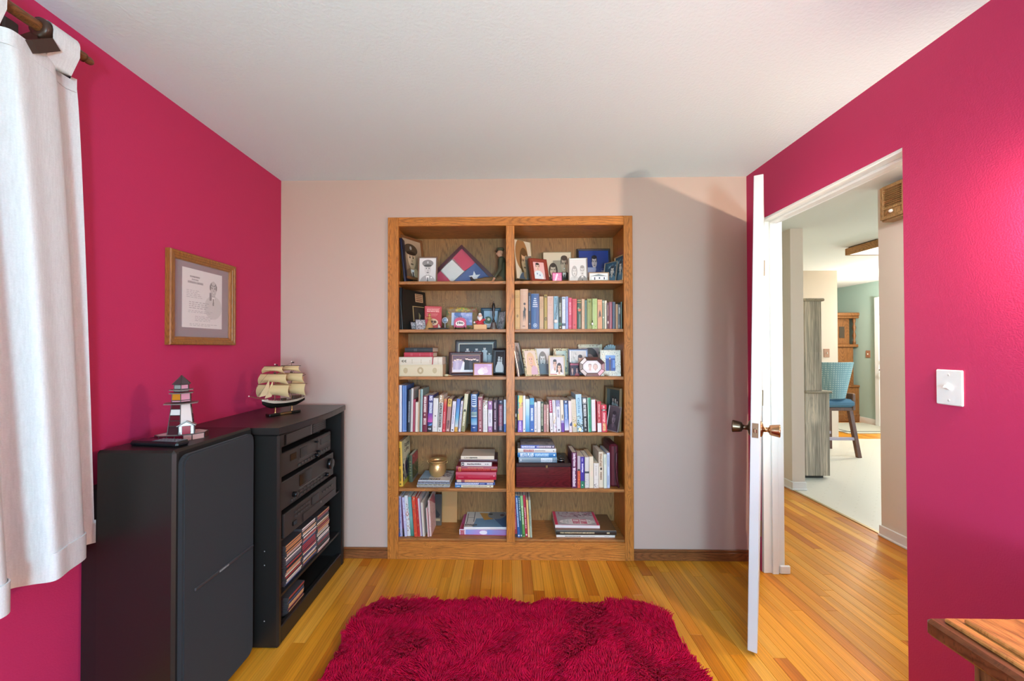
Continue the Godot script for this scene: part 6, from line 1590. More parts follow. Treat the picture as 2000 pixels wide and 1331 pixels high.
	top = lying(y + 0.1536, "novels stacked on the mahogany box", [
		"1013 1087.6 0.032 0 0.16 h|grey blue novel with pale capitals, lowest on the mahogany box|7b8f9c;G,0,0,1,1,8a97a0,5f7887;E,0.45,0.06,0.2,0.015,dfe4e8;V,0.5,0.58,0.86,0.88,d5dde2,B,KRISTIN;V,0.1,0.58,0.46,0.88,d5dde2,B,HANNAH;N,0.1,0.9,0.9,0.98,c9d2d8,5d6a73,10,0.08",
		"1011 1086.5 0.029 0 0.16 h|bright blue novel with large white lettering, second on the mahogany box|2c74b0;V,0.15,0.07,0.9,0.42,f0f2f2,B,BELVA PLAIN;V,0.2,0.45,0.85,0.8,b7d3ea,R,LEGACY of SILENCE;E,0.5,0.94,0.18,0.02,dfe9f2",
		"1011.5 1086 0.026 0 0.16 h|cream novel with red lettering, third on the box|d9d3cb;R,0.1,0,0.9,0.06,e3cba8;V,0.2,0.15,0.8,0.42,a8434a,R,BELVA PLAIN;V,0.3,0.44,0.7,0.72,9a938c,R,Eden Burning;R,0.35,0.92,0.6,0.95,3a3a3a",
		"1017 1083 0.022 0 0.17 p|violet blue novel on top of the box stack|3f4f9f;R,0,0.55,1,1,4b3f58;V,0.2,0.03,0.75,0.42,dfe2ef,B,HEATHER GRAHAM;V,0.25,0.47,0.75,0.9,d8c9d0,B,A SEASON OF FICTION;E,0.5,0.95,0.25,0.02,d9d6dc|cd_front"], 2.44)
	t = thing("silver_dish", "small dark dish with a bright silver rim on the mahogany box", "dish", Vector3(un(1096, 905, 2.47).x, y + 0.1536, -2.475))
	part("dish", geo().lathe([Vector2(0, 0), Vector2(0.02, 0), Vector2(0.022, 0.008), Vector2(0.02, 0.01), Vector2(0.014, 0.004), Vector2(0, 0.003)], 18), C("2c2f30", 0.2, 0.6), t)
	part("rim", geo().lathe([Vector2(0.0205, 0.008), Vector2(0.024, 0.009), Vector2(0.023, 0.012), Vector2(0.0205, 0.011)], 18), C("cfcfcb", 0.2, 0.9), t)
	part("handle", geo().tube([Vector3(-0.021, 0.01, 0), Vector3(-0.017, 0.026, 0), Vector3(0, 0.034, 0), Vector3(0.017, 0.026, 0), Vector3(0.021, 0.01, 0)], 0.002, 6), C("2a3330", 0.3, 0.4), t)
	standing(4, "books standing beside the mahogany box", [
		"1116 1126.2 884.5 0 0.18 h|plum hardback with large white script, beside the mahogany box|5b1f47;V,0.2,0.03,0.78,0.4,ecdfe6,B,Lucky Guess;V,0.2,0.43,0.78,0.96,ecdfe6,B,Wonderfulest",
		"1126.8 1132.8 891.5 0 0.15 p|slim book with grey head and orange foot|b9a7b2;E,0.5,0.44,0.4,0.03,3a3230;R,0,0.47,1,1,d2553c;N,0,0.5,1,0.95,e8b45a,a83a30,14,0.16",
		"1133 1140.4 893 0 0.15 p|violet book with a green foot|3f2f94;V,0.35,0.05,0.6,0.16,c9c3e6,S,THE;V,0.25,0.22,0.75,0.5,e6e3f2,K,Great Hope;R,0,0.77,1,1,2f7a5c;E,0.5,0.9,0.15,0.02,e6ecd9",
		"1141.4 1149.8 893.5 0 0.16 p|grey white book with a dark band at mid height|cfcac4;R,0,0.47,1,0.53,3a3f48;N,0,0.55,1,1,8f9aa8,d9dcdf,20,0.12",
		"1150.2 1158 892.5 0 0.18 o|plain cream book with its pages edge turned out|e0d2b8;R,0.45,0,0.52,1,cdbb9c;E,0.6,0.55,0.3,0.1,e6cdb8",
		"1158.6 1168.2 905.5 0 0.13 p|short white book with a dark drawing at the foot|ddd5ca;V,0.4,0.1,0.6,0.5,b0a79c,R,Lilies;R,0,0.65,1,0.66,bdb3a6;N,0.1,0.8,0.9,1,2a2628,8f8a88,14,0.12",
		"1168.6 1177.4 883.5 0 0.18 h|cream hardback with brown script, taller than its neighbours|d9cdb6;V,0.2,0.05,0.75,0.42,8a6a4c,B,Lives of our;E,0.5,0.47,0.2,0.04,3a2f2a;V,0.3,0.55,0.7,0.78,7d5f48,R,TIMES;R,0,0.97,1,1,c9bb9f",
		"1178 1184 888 0 0.17 p|slim pale green white book beside the pale blue one|cdd3c4;V,0.4,0.1,0.6,0.3,8f9a86,S,POEMS",
		"1184.4 1190 885 0 0.18 p|slim pale blue book with small grey print|b3c1d9;V,0.35,0.06,0.65,0.4,7482a0,S,MY UTMOST;V,0.35,0.65,0.65,0.92,7482a0,S,CHAMBERS"], 2.43)
	# zipped burgundy book cover
	t = thing("zipped_book_case", "zipped burgundy leather book case with a strap at the shelf end", "book case", Vector3(un(1201, 955, 2.44).x, y + 0.0003, -2.44))
	part("case", geo().box(Vector3(-0.004, 0.135, -0.09), Vector3(0.056, 0.265, 0.18), 0.012), C("571a26", 0.4), t)
	part("zip", geo().box(Vector3(0.001, 0.135, 0.0005), Vector3(0.006, 0.24, 0.002), 0.0008), C("331017", 0.5), t)
	part("strap", geo().tube([Vector3(0.018, 0.225, 0.002), Vector3(0.008, 0.215, 0.008), Vector3(0.006, 0.13, 0.006), Vector3(0.012, 0.05, 0.008), Vector3(0.02, 0.012, 0.006), Vector3(0.024, 0.004, 0.002)], 0.0055, 7, 0.007), C("4a1520", 0.4), t)

func bottom_shelf() -> void:
	var y: float = shelf_y[5]
	standing(5, "thin picture books in the left bay of the bottom shelf", [
		"777.4 782 972 1.2 0.2 p|thin blue picture book with a yellow foot, first at the side panel|2f5aa8;R,0,0,1,0.2,7d8fb8;N,0,0.75,1,1,e8b040,3a3a4a,14,0.25",
		"782.2 786.6 970 2.4 0.2 p|thin lilac white picture book, second at the side panel|b9b3d0;N,0,0,1,1,e2dfea,7f78a8,24,0.25",
		"786.8 790.2 972 3.2 0.2 p|thin plum picture book with a black foot|5b2a4c;R,0,0.8,1,1,242024",
		"790.6 795.4 972 4.2 0.2 p|thin pale lavender picture book|c3bfdc;N,0,0.1,1,1,eceaf2,9a95c0,20,0.2",
		"796 802.4 968.5 4.4 0.2 p|thin white picture book with grey swirls|d3d6d6;N,0,0.1,1,0.9,8f9a9c,b48a7a,24,0.18;E,0.5,0.45,0.3,0.06,b86a5a;E,0.5,0.45,0.18,0.035,dfe2e2",
		"802.8 808.8 971 4.4 0.2 p|thin teal picture book with a darker green foot|6fa8a6;G,0,0.5,1,1,7fb2ac,3f7f6c",
		"809.6 816.4 970.5 4.3 0.2 p|orange red picture book with dark figures on the spine|d04a2f;N,0,0,1,0.4,e8c8a0,2f2422,16,0.16;N,0,0.4,1,1,b82f24,e87a50,24,0.14",
		"816.8 820.8 972.5 4.3 0.2 p|thin scarlet picture book beside the orange red one|bf2f2c;N,0,0.2,1,1,e2c07a,8f2020,12,0.2",
		"821.2 825.4 974 4.2 0.2 p|thin cream and lilac picture book|dcd0cc;R,0.5,0,1,1,a892b0",
		"826 830.6 982 3.6 0.19 p|thin plain off-white booklet|ded3c4;R,0.6,0,1,1,b5a692",
		"835.4 838.8 993 3.6 0.17 p|short thin pink booklet before the flowered cover|d09a98;R,0,0,0.4,1,e6d6cc",
		"839.6 843 978 3.4 0.2 p|pink flowered picture book, last of the thin ones|dcbdb4;N,0,0,1,1,b87f84,efe0d8,20,0.2|floral_pink"], 2.435)
	# a card board and a dark picture leaning on the back panel
	var t := thing("cardboard_sheet", "plain tan cardboard sheet leaning on the back of the bottom shelf", "cardboard", Vector3(un(880, 1013, 2.64).x, y + 0.0003, -2.635))
	t.rotation.x = -0.06
	part("sheet", geo().span(Vector3(-0.06, 0, -0.004), Vector3(0.045, 0.27, 0), 0.001), C("b98d58", 0.8), t)
	t = thing("boot_picture", "unframed dark picture of a boot leaning behind the thin books", "picture", Vector3(un(851, 1013, 2.6).x, y + 0.0003, -2.59))
	t.rotation.x = -0.1
	var g := geo()
	g.uvr = print_at.boot_photo
	g.span(Vector3(-0.055, 0, -0.004), Vector3(0.04, 0.2, 0), 0.0005)
	g.quad(Vector3(-0.055, 0, 0.0004), Vector3(0.04, 0, 0.0004), Vector3(0.04, 0.2, 0.0004), Vector3(-0.055, 0.2, 0.0004), print_at.boot_photo)
	part("print", g, M("print"), t)
	lying(y + 0.0004, "large picture books lying in the left bay of the bottom shelf", [
		"897 990.4 0.036 -1.5 0.27 p|violet and pink picture album lying under the jeans book|b9a3cc;R,0,0,1,0.13,e6dfe6;T,0.1,0.02,0.9,0.11,b0303c,K,LOVE;G,0,0.14,1,0.5,8fa0d6,c58fc8;E,0.5,0.5,0.35,0.08,f0eaf0;G,0,0.58,1,1,7f8fca,b77fb0;R,0,0,0.14,1,b03058|pink_album",
		"906 990.4 0.016 1 0.25 h|white picture book with a pale blue jeans cover, on top|dedad6;R,0,0,1,0.6,e6e3df|jeans_cover"], 2.455)
	standing(5, "thin picture books in the right bay of the bottom shelf", [
		"1004.6 1009.8 972 2.2 0.2 p|thin rose red picture book nearest the divider|a83a48;V,0.3,0.3,0.7,0.8,d99a9c,S,RED STORIES;R,0,0.92,1,1,3f3a44",
		"1010.4 1015.6 969 3.4 0.2 p|thin blue picture book with white lettering|2f5f9c;V,0.3,0.05,0.75,0.75,c9d8e8,K,THE FRIENDLY BEASTS;E,0.5,0.95,0.3,0.02,e6ecf0",
		"1015.8 1019.8 969.5 3.4 0.2 p|thin dark teal picture book|2f5a60;V,0.3,0.05,0.7,0.6,cfdcd8,K,LITTLE BEAR;E,0.5,0.95,0.3,0.02,e6ecf0",
		"1020 1025.2 969 3.4 0.2 p|thin leaf green picture book|5f9a4f;R,0,0,1,0.3,8fbf80;V,0.3,0.25,0.75,0.7,d6e6c9,K,GREEN GATE;E,0.5,0.95,0.3,0.02,2f4a2c",
		"1025.4 1030.2 968 3.3 0.2 p|thin crimson picture book with white lettering|b02a44;V,0.3,0.3,0.7,0.8,ecc9cc,K,PUPPY TALES;E,0.5,0.95,0.3,0.02,f0dfe0",
		"1030.6 1034.2 977 3 0.19 p|thin pale yellow orange picture book|e8c07a;G,0,0.4,1,1,e8b868,f0d8a4",
		"1034.8 1038.8 977 2.6 0.19 p|thin grey green picture book, last of the coloured row|a9b39c;V,0.3,0.25,0.7,0.7,5f6a58,S,THE OLD MILL"], 2.435)
	var top := lying(y + 0.0004, "large books lying in the right bay of the bottom shelf", [
		"1086 1200 0.013 0 0.23 p|white spined book lying lowest in the right bay|e2dcd4;V,0.25,0.15,0.7,0.42,7d7668,R,THE PATTERN BOOK;V,0.3,0.46,0.65,0.66,a9a298,S,Sampler of Art;V,0.3,0.82,0.6,0.9,a9a298,S,PRESS",
		"1085.5 1203 0.029 0 0.235 h|black spined book on the world's great religions|2e251d;R,0,0,0.07,1,8f7a5a;R,0.93,0,1,1,8f7a5a;V,0.35,0.07,0.68,0.64,c9b68e,B,THE WORLD'S GREAT RELIGIONS;R,0.35,0.84,0.65,0.89,c9b68e|brown_cover"], 2.44)
	lying(top, "large books lying in the right bay of the bottom shelf", [
		"1083.6 1170.4 0.02 -1 0.2 o|pink edged picture book with a rose and grey cover, on top|e3dad6;R,0,0,0.08,1,c8385f;R,0.92,0,1,1,c8385f|pink_cover"], 2.47)

# ------------------------------------------------------------------ left side: curtain, picture, speaker, rack
func ux(u: float, v: float, x: float) -> Vector3:
	var d := ray(u, v)
	return EYE + d * (x / d.x)
func left_side() -> void:
	curtain()
	wall_picture()
	speaker()
	rack()
	lighthouse()
	ship()
	# remote control on the speaker
	var t := thing("remote_control", "black remote control lying in front of the glass lighthouse", "remote control", Vector3(-1.225, 0.9605, -1.345), "", -0.12)
	part("shell", geo().box(Vector3(0, 0.009, 0), Vector3(0.19, 0.018, 0.05), 0.006), C("17171a", 0.25), t)
	part("key_field", geo().box(Vector3(0.04, 0.0182, 0), Vector3(0.1, 0.001, 0.04), 0.0004), C("3a3a3f", 0.4), t)
	for i in 7:
		for j in 3:
			part("button", geo().box(Vector3(0.0 + i * 0.0135, 0.0193, -0.013 + j * 0.013), Vector3(0.009, 0.002, 0.007), 0.0008), C("77777c", 0.5), t)

func curtain() -> void:
	var hem := [Vector2(-1.379, -1.275), Vector2(-1.396, -1.247), Vector2(-1.36, -1.205), Vector2(-1.309, -1.183), Vector2(-1.284, -1.117), Vector2(-1.266, -1.065), Vector2(-1.311, -1.045), Vector2(-1.345, -1.02), Vector2(-1.3, -0.965), Vector2(-1.232, -0.942), Vector2(-1.222, -0.9), Vector2(-1.28, -0.83), Vector2(-1.34, -0.77), Vector2(-1.25, -0.69), Vector2(-1.335, -0.6), Vector2(-1.25, -0.51), Vector2(-1.335, -0.42), Vector2(-1.29, -0.36)]
	var along := func(s: float) -> Vector2:
		var f := s * (hem.size() - 1)
		var i := mini(int(f), hem.size() - 2)
		return hem[i].cubic_interpolate(hem[i + 1], hem[maxi(i - 1, 0)], hem[mini(i + 2, hem.size() - 1)], f - i)
	var cloth := M("curtain_linen", "e8eef0", 0.9)
	cloth.albedo_texture = tex.linen
	cloth.uv1_triplanar = true
	cloth.uv1_scale = Vector3(2.2, 2.2, 2.2)
	cloth.backlight_enabled = true
	cloth.backlight = Color(0.35, 0.36, 0.36)
	var shape := func(s: float, q: float) -> Vector3:
		var p: Vector2 = along.call(s)
		var top := Vector2(lerpf(-1.325, p.x, 0.42), p.y * 0.925)
		var e := pow(1 - q, 0.75)
		var h: Vector2 = top.lerp(p, e)
		return Vector3(h.x, lerpf(0.655, 2.118 + 0.02 * (1 - s), q), h.y)
	var t := thing("curtain", "off-white linen tab curtain hanging on the wooden rod", "curtain", Vector3.ZERO)
	part("panel", geo().sheet(func(s: float, q: float) -> Vector3: return shape.call(s, lerpf(0.0, 1.0, q)), 120, 24, Vector3(0.0016, 0, 0)), cloth, t)
	part("hem", geo().sheet(func(s: float, q: float) -> Vector3: return shape.call(s, 0.0) + Vector3(0.003, lerpf(-0.001, 0.075, q), 0), 120, 1, Vector3(0.0055, 0, 0)), cloth, t)
	part("heading", geo().sheet(func(s: float, q: float) -> Vector3: return shape.call(s, 1.0) + Vector3(0.003, lerpf(-0.04, 0.001, q), 0), 120, 1, Vector3(0.0055, 0, 0)), cloth, t)
	for z in [-1.105, -0.935, -0.775, -0.595, -0.42]:
		var loop := func(s: float, q: float) -> Vector3:
			var zz: float = z + 0.034 - 0.068 * s
			if q < 0.3: return Vector3(lerpf(-1.32, -1.29, minf(1.0, q / 0.2)), lerpf(2.112, 2.205, q / 0.3), zz)
			if q > 0.7: return Vector3(-1.352, lerpf(2.205, 2.1, (q - 0.7) / 0.3), zz)
			var a := PI * (q - 0.3) / 0.4
			return Vector3(-1.32 + cos(a) * 0.031, 2.205 + sin(a) * 0.03, zz)
		var g := geo()
		g.grid(loop, 2, 20)
		g.grid(func(s: float, q: float) -> Vector3:
			var p: Vector3 = loop.call(1.0 - s, q)
			var c := Vector3(-1.32, minf(p.y, 2.205), p.z)
			return p + (c - p).normalized() * 0.002, 2, 20)
		part("tab", g, cloth, t)
	# the rod with bracket and finial
	var rod := wood("rod_wood", "8c5a30", "oak_u", Vector3(3, 3, 3), 0.4)
	t = thing("curtain_rod", "brown wooden curtain rod with a dark bracket above the window", "curtain rod", Vector3.ZERO)
	part("rod", geo().tube([Vector3(-1.32, 2.205, -1.175), Vector3(-1.32, 2.205, 0.6)], 0.0145, 14), rod, t)
	var fin := geo()
	fin.xf = Transform3D(Basis(Vector3.RIGHT, -PI / 2), Vector3(-1.32, 2.205, -1.175))
	fin.lathe([Vector2(0.0, -0.004), Vector2(0.0145, -0.004), Vector2(0.0145, 0.002), Vector2(0.01, 0.006), Vector2(0.012, 0.014), Vector2(0.01, 0.022), Vector2(0.005, 0.027), Vector2(0, 0.028)], 14)
	part("finial", fin, rod, t)
	for z in [-1.075, 0.45]:
		var dark := C("3d261b", 0.35)
		var br := part("bracket", geo().span(Vector3(XL, 2.12, z - 0.018), Vector3(XL + 0.014, 2.24, z + 0.018), 0.004).bar(Vector3(XL + 0.01, 2.15, z), Vector3(-1.325, 2.18, z), 0.03, 0.034), dark, t)
		var cup := geo()
		cup.xf = Transform3D(Basis(Vector3.RIGHT, PI / 2), Vector3(-1.32, 2.205, z))
		cup.lathe([Vector2(0.0148, -0.018), Vector2(0.026, -0.018), Vector2(0.028, -0.01), Vector2(0.026, 0.0), Vector2(0.028, 0.01), Vector2(0.026, 0.018), Vector2(0.0148, 0.018)], 18)
		part("cup", cup, dark, br)
		part("arm", geo().bar(Vector3(-1.3, 2.165, z), Vector3(-1.3, 2.12, z + 0.05), 0.03, 0.03, Vector3.RIGHT), dark, br)

func wall_picture() -> void:
	var m := wood("picture_oak", "b97a35", "oak_v", Vector3(6, 2.2, 6), 0.3)
	m.clearcoat_enabled = true
	m.clearcoat = 0.3
	var t := thing("wall_picture", "oak framed tribute page with a man's portrait on the crimson wall", "framed picture", Vector3(XL + 0.001, 1.315, -1.783))
	t.rotation.y = PI / 2
	var w := 0.39
	var h := 0.405
	var b := 0.036
	# four moulded, mitred sides
	var prof := [[0.0, 0.0], [0.0, 0.02], [0.004, 0.024], [0.012, 0.0235], [0.0135, 0.0215], [0.022, 0.0205], [0.0235, 0.017], [0.031, 0.0155], [0.036, 0.011], [0.036, 0.004]]
	for c in 4:
		var g := geo()
		for i in prof.size() - 1:
			var q := []
			for k in [[i, c], [i, (c + 1) % 4], [i + 1, (c + 1) % 4], [i + 1, c]]:
				var p: Array = prof[k[0]]
				q.append(Vector3((w / 2 - p[0]) * (1 if k[1] == 1 or k[1] == 2 else -1), p[0] if k[1] < 2 else h - p[0], p[1]))
			g.quad(q[0], q[1], q[2], q[3])
		part("frame_side", g, m, t)
	part("backing", geo().span(Vector3(-w / 2 + 0.005, 0.005, 0), Vector3(w / 2 - 0.005, h - 0.005, 0.003)), C("5b4630", 0.8), t)
	part("mount", geo().span(Vector3(-w / 2 + b - 0.001, b - 0.001, 0.003), Vector3(w / 2 - b + 0.001, h - b + 0.001, 0.0055)), C("7b5a64", 0.75), t)
	var g := geo()
	g.uvr = print_at.tribute
	var r: Rect2 = print_at.tribute
	g.span(Vector3(-0.117, 0.078, 0.0055), Vector3(0.117, 0.343, 0.0062))
	g.quad(Vector3(-0.117, 0.078, 0.0064), Vector3(0.117, 0.078, 0.0064), Vector3(0.117, 0.343, 0.0064), Vector3(-0.117, 0.343, 0.0064), r)
	part("page", g, M("print"), t)
	part("glass", geo().span(Vector3(-w / 2 + b - 0.002, b - 0.002, 0.0085), Vector3(w / 2 - b + 0.002, h - b + 0.002, 0.0105)), M("window_glass"), t)

func speaker() -> void:
	var blk := C("171513", 0.4)
	var t := thing("tower_speaker", "tall black floor speaker with a cloth grille, nearest the curtain", "speaker", Vector3(-1.2375, 0, -1.46))
	part("cabinet", geo().span(Vector3(-0.1325, 0.0, -0.195), Vector3(0.1325, 0.961, 0.195), 0.008), blk, t)
	part("edge_strip", geo().span(Vector3(0.118, 0.002, 0.17), Vector3(0.1345, 0.958, 0.1955), 0.008), C("221f1d", 0.35), t)
	var cl := M("grille_cloth", "25282b", 0.9)
	cl.albedo_texture = tex.weave
	cl.uv1_triplanar = true
	cl.uv1_scale = Vector3.ONE * 22
	cl.rim_enabled = true
	cl.rim = 0.5
	# the grille frame is a slab with rounded corners
	var pg := PackedVector2Array()
	for c in [[-0.15, 0.045, PI], [0.15, 0.045, -PI / 2], [0.15, 0.91, 0.0], [-0.15, 0.91, PI / 2]]:
		for i in 5:
			var a: float = c[2] + PI / 2 * i / 4.0
			pg.append(Vector2(c[0] + cos(a) * 0.03, c[1] + sin(a) * 0.03))
	var g := geo()
	g.xf = Transform3D(Basis(Vector3.UP, PI / 2), Vector3(0.1325, 0, 0))
	g.prism(pg, 0.002, 0.016)
	var inner := PackedVector2Array()
	for p in pg: inner.append(p - Vector2(signf(p.x), signf(p.y - 0.5)) * 0.006)
	g.prism(inner, 0.016, 0.0205)
	part("grille", g, cl, t)
	var bar := part("badge_bar", geo().span(Vector3(0.152, 0.462, -0.17), Vector3(0.159, 0.474, 0.135), 0.003), C("3a3a3c", 0.35), t)
	g = geo()
	g.xf = Transform3D(Basis(Vector3.UP, PI / 2), Vector3(0.1592, 0.468, 0.0))
	var tm := TextMesh.new()
	var f := SystemFont.new()
	f.font_names = PackedStringArray(["Droid Sans"])
	f.font_weight = 700
	tm.font = f
	tm.font_size = 16
	tm.text = "KENWOOD"
	tm.pixel_size = 0.0006
	tm.depth = 0.0006
	tm.curve_step = 2.0
	same("lettering", tm, C("9a9a98", 0.4), bar, Transform3D(Basis(Vector3.UP, PI / 2), Vector3(0.1592, 0.468, 0.0)))
	# something black fills the gap to the wall
	t = thing("speaker_box", "narrow black box between tower speaker and crimson wall", "speaker", Vector3(-1.401, 0, -1.45))
	part("cabinet", geo().span(Vector3(-0.029, 0, -0.16), Vector3(0.029, 0.83, 0.172), 0.003), C("131110", 0.5), t)

func rack() -> void:
	var blk := C("1b1917", 0.38)
	var inn := C("0f0e0d", 0.5)
	var x1 := -1.0
	var x0 := -1.424
	var z0 := -1.672
	var z1 := -2.345
	var t := thing("hifi_rack", "black hi-fi rack with a bowed top holding stereo units and discs", "rack", Vector3(0, 0, 0))
	part("near_side", geo().span(Vector3(x0, 0, z0 - 0.03), Vector3(x1, 0.925, z0), 0.008), blk, t)
	part("far_side", geo().span(Vector3(x0, 0, z1), Vector3(x1, 0.925, z1 + 0.03), 0.006), blk, t)
	part("back", geo().span(Vector3(x0, 0.02, z1 + 0.03), Vector3(x0 + 0.01, 0.925, z0 - 0.03)), inn, t)
	var top := PackedVector2Array([Vector2(x0 - 0.003, -z0 - 0.005), Vector2(x0 - 0.003, -z1 + 0.005)])
	for i in 13:
		var s := 1.0 - i / 12.0
		top.append(Vector2(x1 + 0.004 + 0.03 * 4 * s * (1 - s), lerpf(-z0 - 0.005, -z1 + 0.005, s)))
	var g := geo()
	g.xf = Transform3D(Basis(Vector3.RIGHT, -PI / 2), Vector3.ZERO)
	g.prism(top, 0.925, 0.951)
	var top2 := PackedVector2Array()
	for p in top: top2.append(Vector2(clampf(p.x, x0, p.x - 0.003), p.y))
	g.prism(top2, 0.951, 0.954)
	part("top", g, C("272321", 0.3), t)
	for q in [["shelf", 0.192, 0.205], ["shelf", 0.44, 0.452], ["bottom_shelf", 0.045, 0.06]]:
		part(q[0], geo().span(Vector3(x0 + 0.01, q[1], z1 + 0.03), Vector3(x1 - 0.015, q[2], z0 - 0.03), 0.002), C("1d1b1a", 0.4), t)
	part("plinth", geo().span(Vector3(x1 - 0.03, 0, z1 + 0.03), Vector3(x1 - 0.004, 0.075, z0 - 0.03), 0.004), blk, t)
	for q in [[0.42, -1.4], [0.36, -1.4], [0.12, -1.4]]:
		part("cam_cap", geo().ball(Vector3(x1 - 0.06, q[0], z0), Vector3(0.003, 0.003, 0.0015), 8, 4), C("8a8784", 0.4), t)
	# units: front plane x, bottom, top, label
	var far := -2.235
	var near := -1.715
	var units := [["turntable_lid", -1.06, 0.835, 0.897, "black stereo unit behind a flat door, topmost in the rack", "cassette tuner"], ["cassette_deck", -1.033, 0.712, 0.82, "black double cassette deck, second from the top of the rack", "cassette deck"], ["receiver", -1.017, 0.572, 0.698, "black receiver with a big volume knob in the rack", "receiver"], ["disc_changer", -1.0, 0.453, 0.56, "black disc changer on the rack shelf above the discs", "disc changer"]]
	for k in 4:
		var un_: Array = units[k]
		var x: float = un_[1]
		var o := thing("stereo_unit" if k == 0 else un_[0], un_[4], "stereo unit" if k == 0 else un_[5], Vector3.ZERO, "stereo units in the rack")
		var y0: float = un_[2]
		var y1: float = un_[3]
		part("housing", geo().span(Vector3(x0 + 0.03, y0 + 0.006, far + 0.01), Vector3(x - 0.012, y1 - 0.003, near - 0.01)), C("141312", 0.5), o)
		part("front_panel", geo().span(Vector3(x - 0.012, y0, far), Vector3(x, y1, near), 0.003), C("2a2725", 0.38), o)
		if k < 3:
			part("foot", geo().span(Vector3(x - 0.05, y0 - (0.015 if k < 2 else 0.0115), far + 0.03), Vector3(x - 0.02, y0 + 0.006, far + 0.06)).span(Vector3(x - 0.05, y0 - (0.015 if k < 2 else 0.0115), near - 0.06), Vector3(x - 0.02, y0 + 0.006, near - 0.03)), C("111010", 0.6), o)
		var L := near - far
		var dk := C("0a0a0b", 0.12)
		var lt := C("6d6a67", 0.5)
		var bt := C("3a3735", 0.35)
		# on the panel: s from the near end (0) to the far end (1), y from bottom (0) to top (1)
		var at := func(s: float, q: float, dx := 0.0) -> Vector3: return Vector3(x + dx, lerpf(y0, y1, q), near - L * s)
		var plate := func(called: String, s0: float, s1: float, q0: float, q1: float, dx: float, m: Material) -> void:
			part(called, geo().box((at.call(s0, q0, dx / 2) + at.call(s1, q1, dx / 2)) / 2, Vector3(dx, absf(q1 - q0) * (y1 - y0), absf(s1 - s0) * L), minf(0.0012, dx * 0.4)), m, o)
		match k:
			0:
				plate.call("door", 0.22, 0.66, 0.12, 0.9, 0.004, C("322e2c", 0.3))
				plate.call("divider", 0.665, 0.672, 0.05, 0.95, 0.004, lt)
				for j in 4: plate.call("button", 0.7, 0.735, 0.15 + j * 0.19, 0.27 + j * 0.19, 0.004, bt)
				for j in 4: plate.call("print_line", 0.78, 0.95, 0.2 + j * 0.17, 0.23 + j * 0.17, 0.0008, lt)
				plate.call("slot", 0.2, 0.206, 0.1, 0.9, 0.003, dk)
			1:
				plate.call("display", 0.2, 0.3, 0.5, 0.8, 0.002, dk)
				plate.call("cassette_window", 0.36, 0.49, 0.42, 0.86, 0.003, dk)
				plate.call("cassette_door", 0.345, 0.66, 0.36, 0.94, 0.0015, C("312d2b", 0.35))
				plate.call("cassette_door", 0.7, 0.99, 0.4, 0.94, 0.0015, C("312d2b", 0.35))
				plate.call("cassette_window", 0.76, 0.98, 0.54, 0.84, 0.003, dk)
				for j in 6: plate.call("button", 0.33 + j * 0.055, 0.37 + j * 0.055, 0.1, 0.2, 0.004, bt)
				for j in 5: plate.call("button", 0.7 + j * 0.055, 0.74 + j * 0.055, 0.14, 0.24, 0.004, bt)
				for j in 3: plate.call("print_line", 0.34, 0.66, 0.25 + j * 0.04, 0.26 + j * 0.04, 0.0008, lt)
			2:
				plate.call("display", 0.3, 0.52, 0.46, 0.9, 0.002, dk)
				plate.call("trim_line", 0.3, 0.84, 0.37, 0.39, 0.0015, lt)
				for j in 8: plate.call("button", 0.3 + j * 0.065, 0.345 + j * 0.065, 0.24, 0.3, 0.004, bt)
				for j in 8: plate.call("button", 0.3 + j * 0.065, 0.345 + j * 0.065, 0.1, 0.16, 0.004, bt)
				for j in 4: plate.call("print_line", 0.3 + j * 0.13, 0.38 + j * 0.13, 0.32, 0.335, 0.0008, lt)
				for j in 3: plate.call("button", 0.16 + j * 0.03, 0.18 + j * 0.03, 0.1, 0.18, 0.004, bt)
			3:
				plate.call("display", 0.46, 0.6, 0.5, 0.86, 0.002, dk)
				plate.call("disc_drawer", 0.3, 0.95, 0.06, 0.42, 0.003, C("262322", 0.35))
				for j in 6: plate.call("button", 0.16 + j * 0.045, 0.195 + j * 0.045, 0.72, 0.8, 0.004, bt)
				for j in 6: plate.call("button", 0.16 + j * 0.045, 0.195 + j * 0.045, 0.54, 0.62, 0.004, bt)
				for j in 4: plate.call("button", 0.68 + j * 0.06, 0.72 + j * 0.06, 0.68, 0.76, 0.004, bt)
				plate.call("emblem", 0.63, 0.655, 0.26, 0.36, 0.004, lt)
				plate.call("power_key", 0.13, 0.19, 0.24, 0.42, 0.004, dk)
		var knobs := [[1, 0.655, 0.16, 0.011], [1, 0.69, 0.32, 0.006], [2, 0.9, 0.6, 0.03], [2, 0.82, 0.22, 0.011], [2, 0.2, 0.32, 0.012], [1, 0.645, 0.84, 0.005]]
		for kn in knobs:
			if kn[0] != k: continue
			var kg := geo()
			kg.xf = Transform3D(Basis(Vector3.BACK, -PI / 2), at.call(kn[1], kn[2]))
			var r: float = kn[3]
			kg.lathe([Vector2(0, 0), Vector2(r, 0), Vector2(r * 0.92, 0.018), Vector2(r * 0.8, 0.02), Vector2(0, 0.02)], 18)
			part("knob", kg, C("141314", 0.25), o)
	# disc cases: three columns on the shelf and a pile below
	var cs := geo().box(Vector3(0, 0.0052, 0), Vector3(0.125, 0.0102, 0.142), 0.0006).done()
	var ins := geo().box(Vector3(0, 0.0052, 0), Vector3(0.0012, 0.0074, 0.128), 0.0003).done()
	var clear := C("494648", 0.15)
	var cols := ["d9d4cf", "c98a5a", "1f1d20", "8f2a3a", "e3d8c2", "3a4a7a", "b9b4b8", "d0a070", "6a6a78", "a9343c", "efe9e2", "2a2c38", "7f8fb0", "caa8a0"]
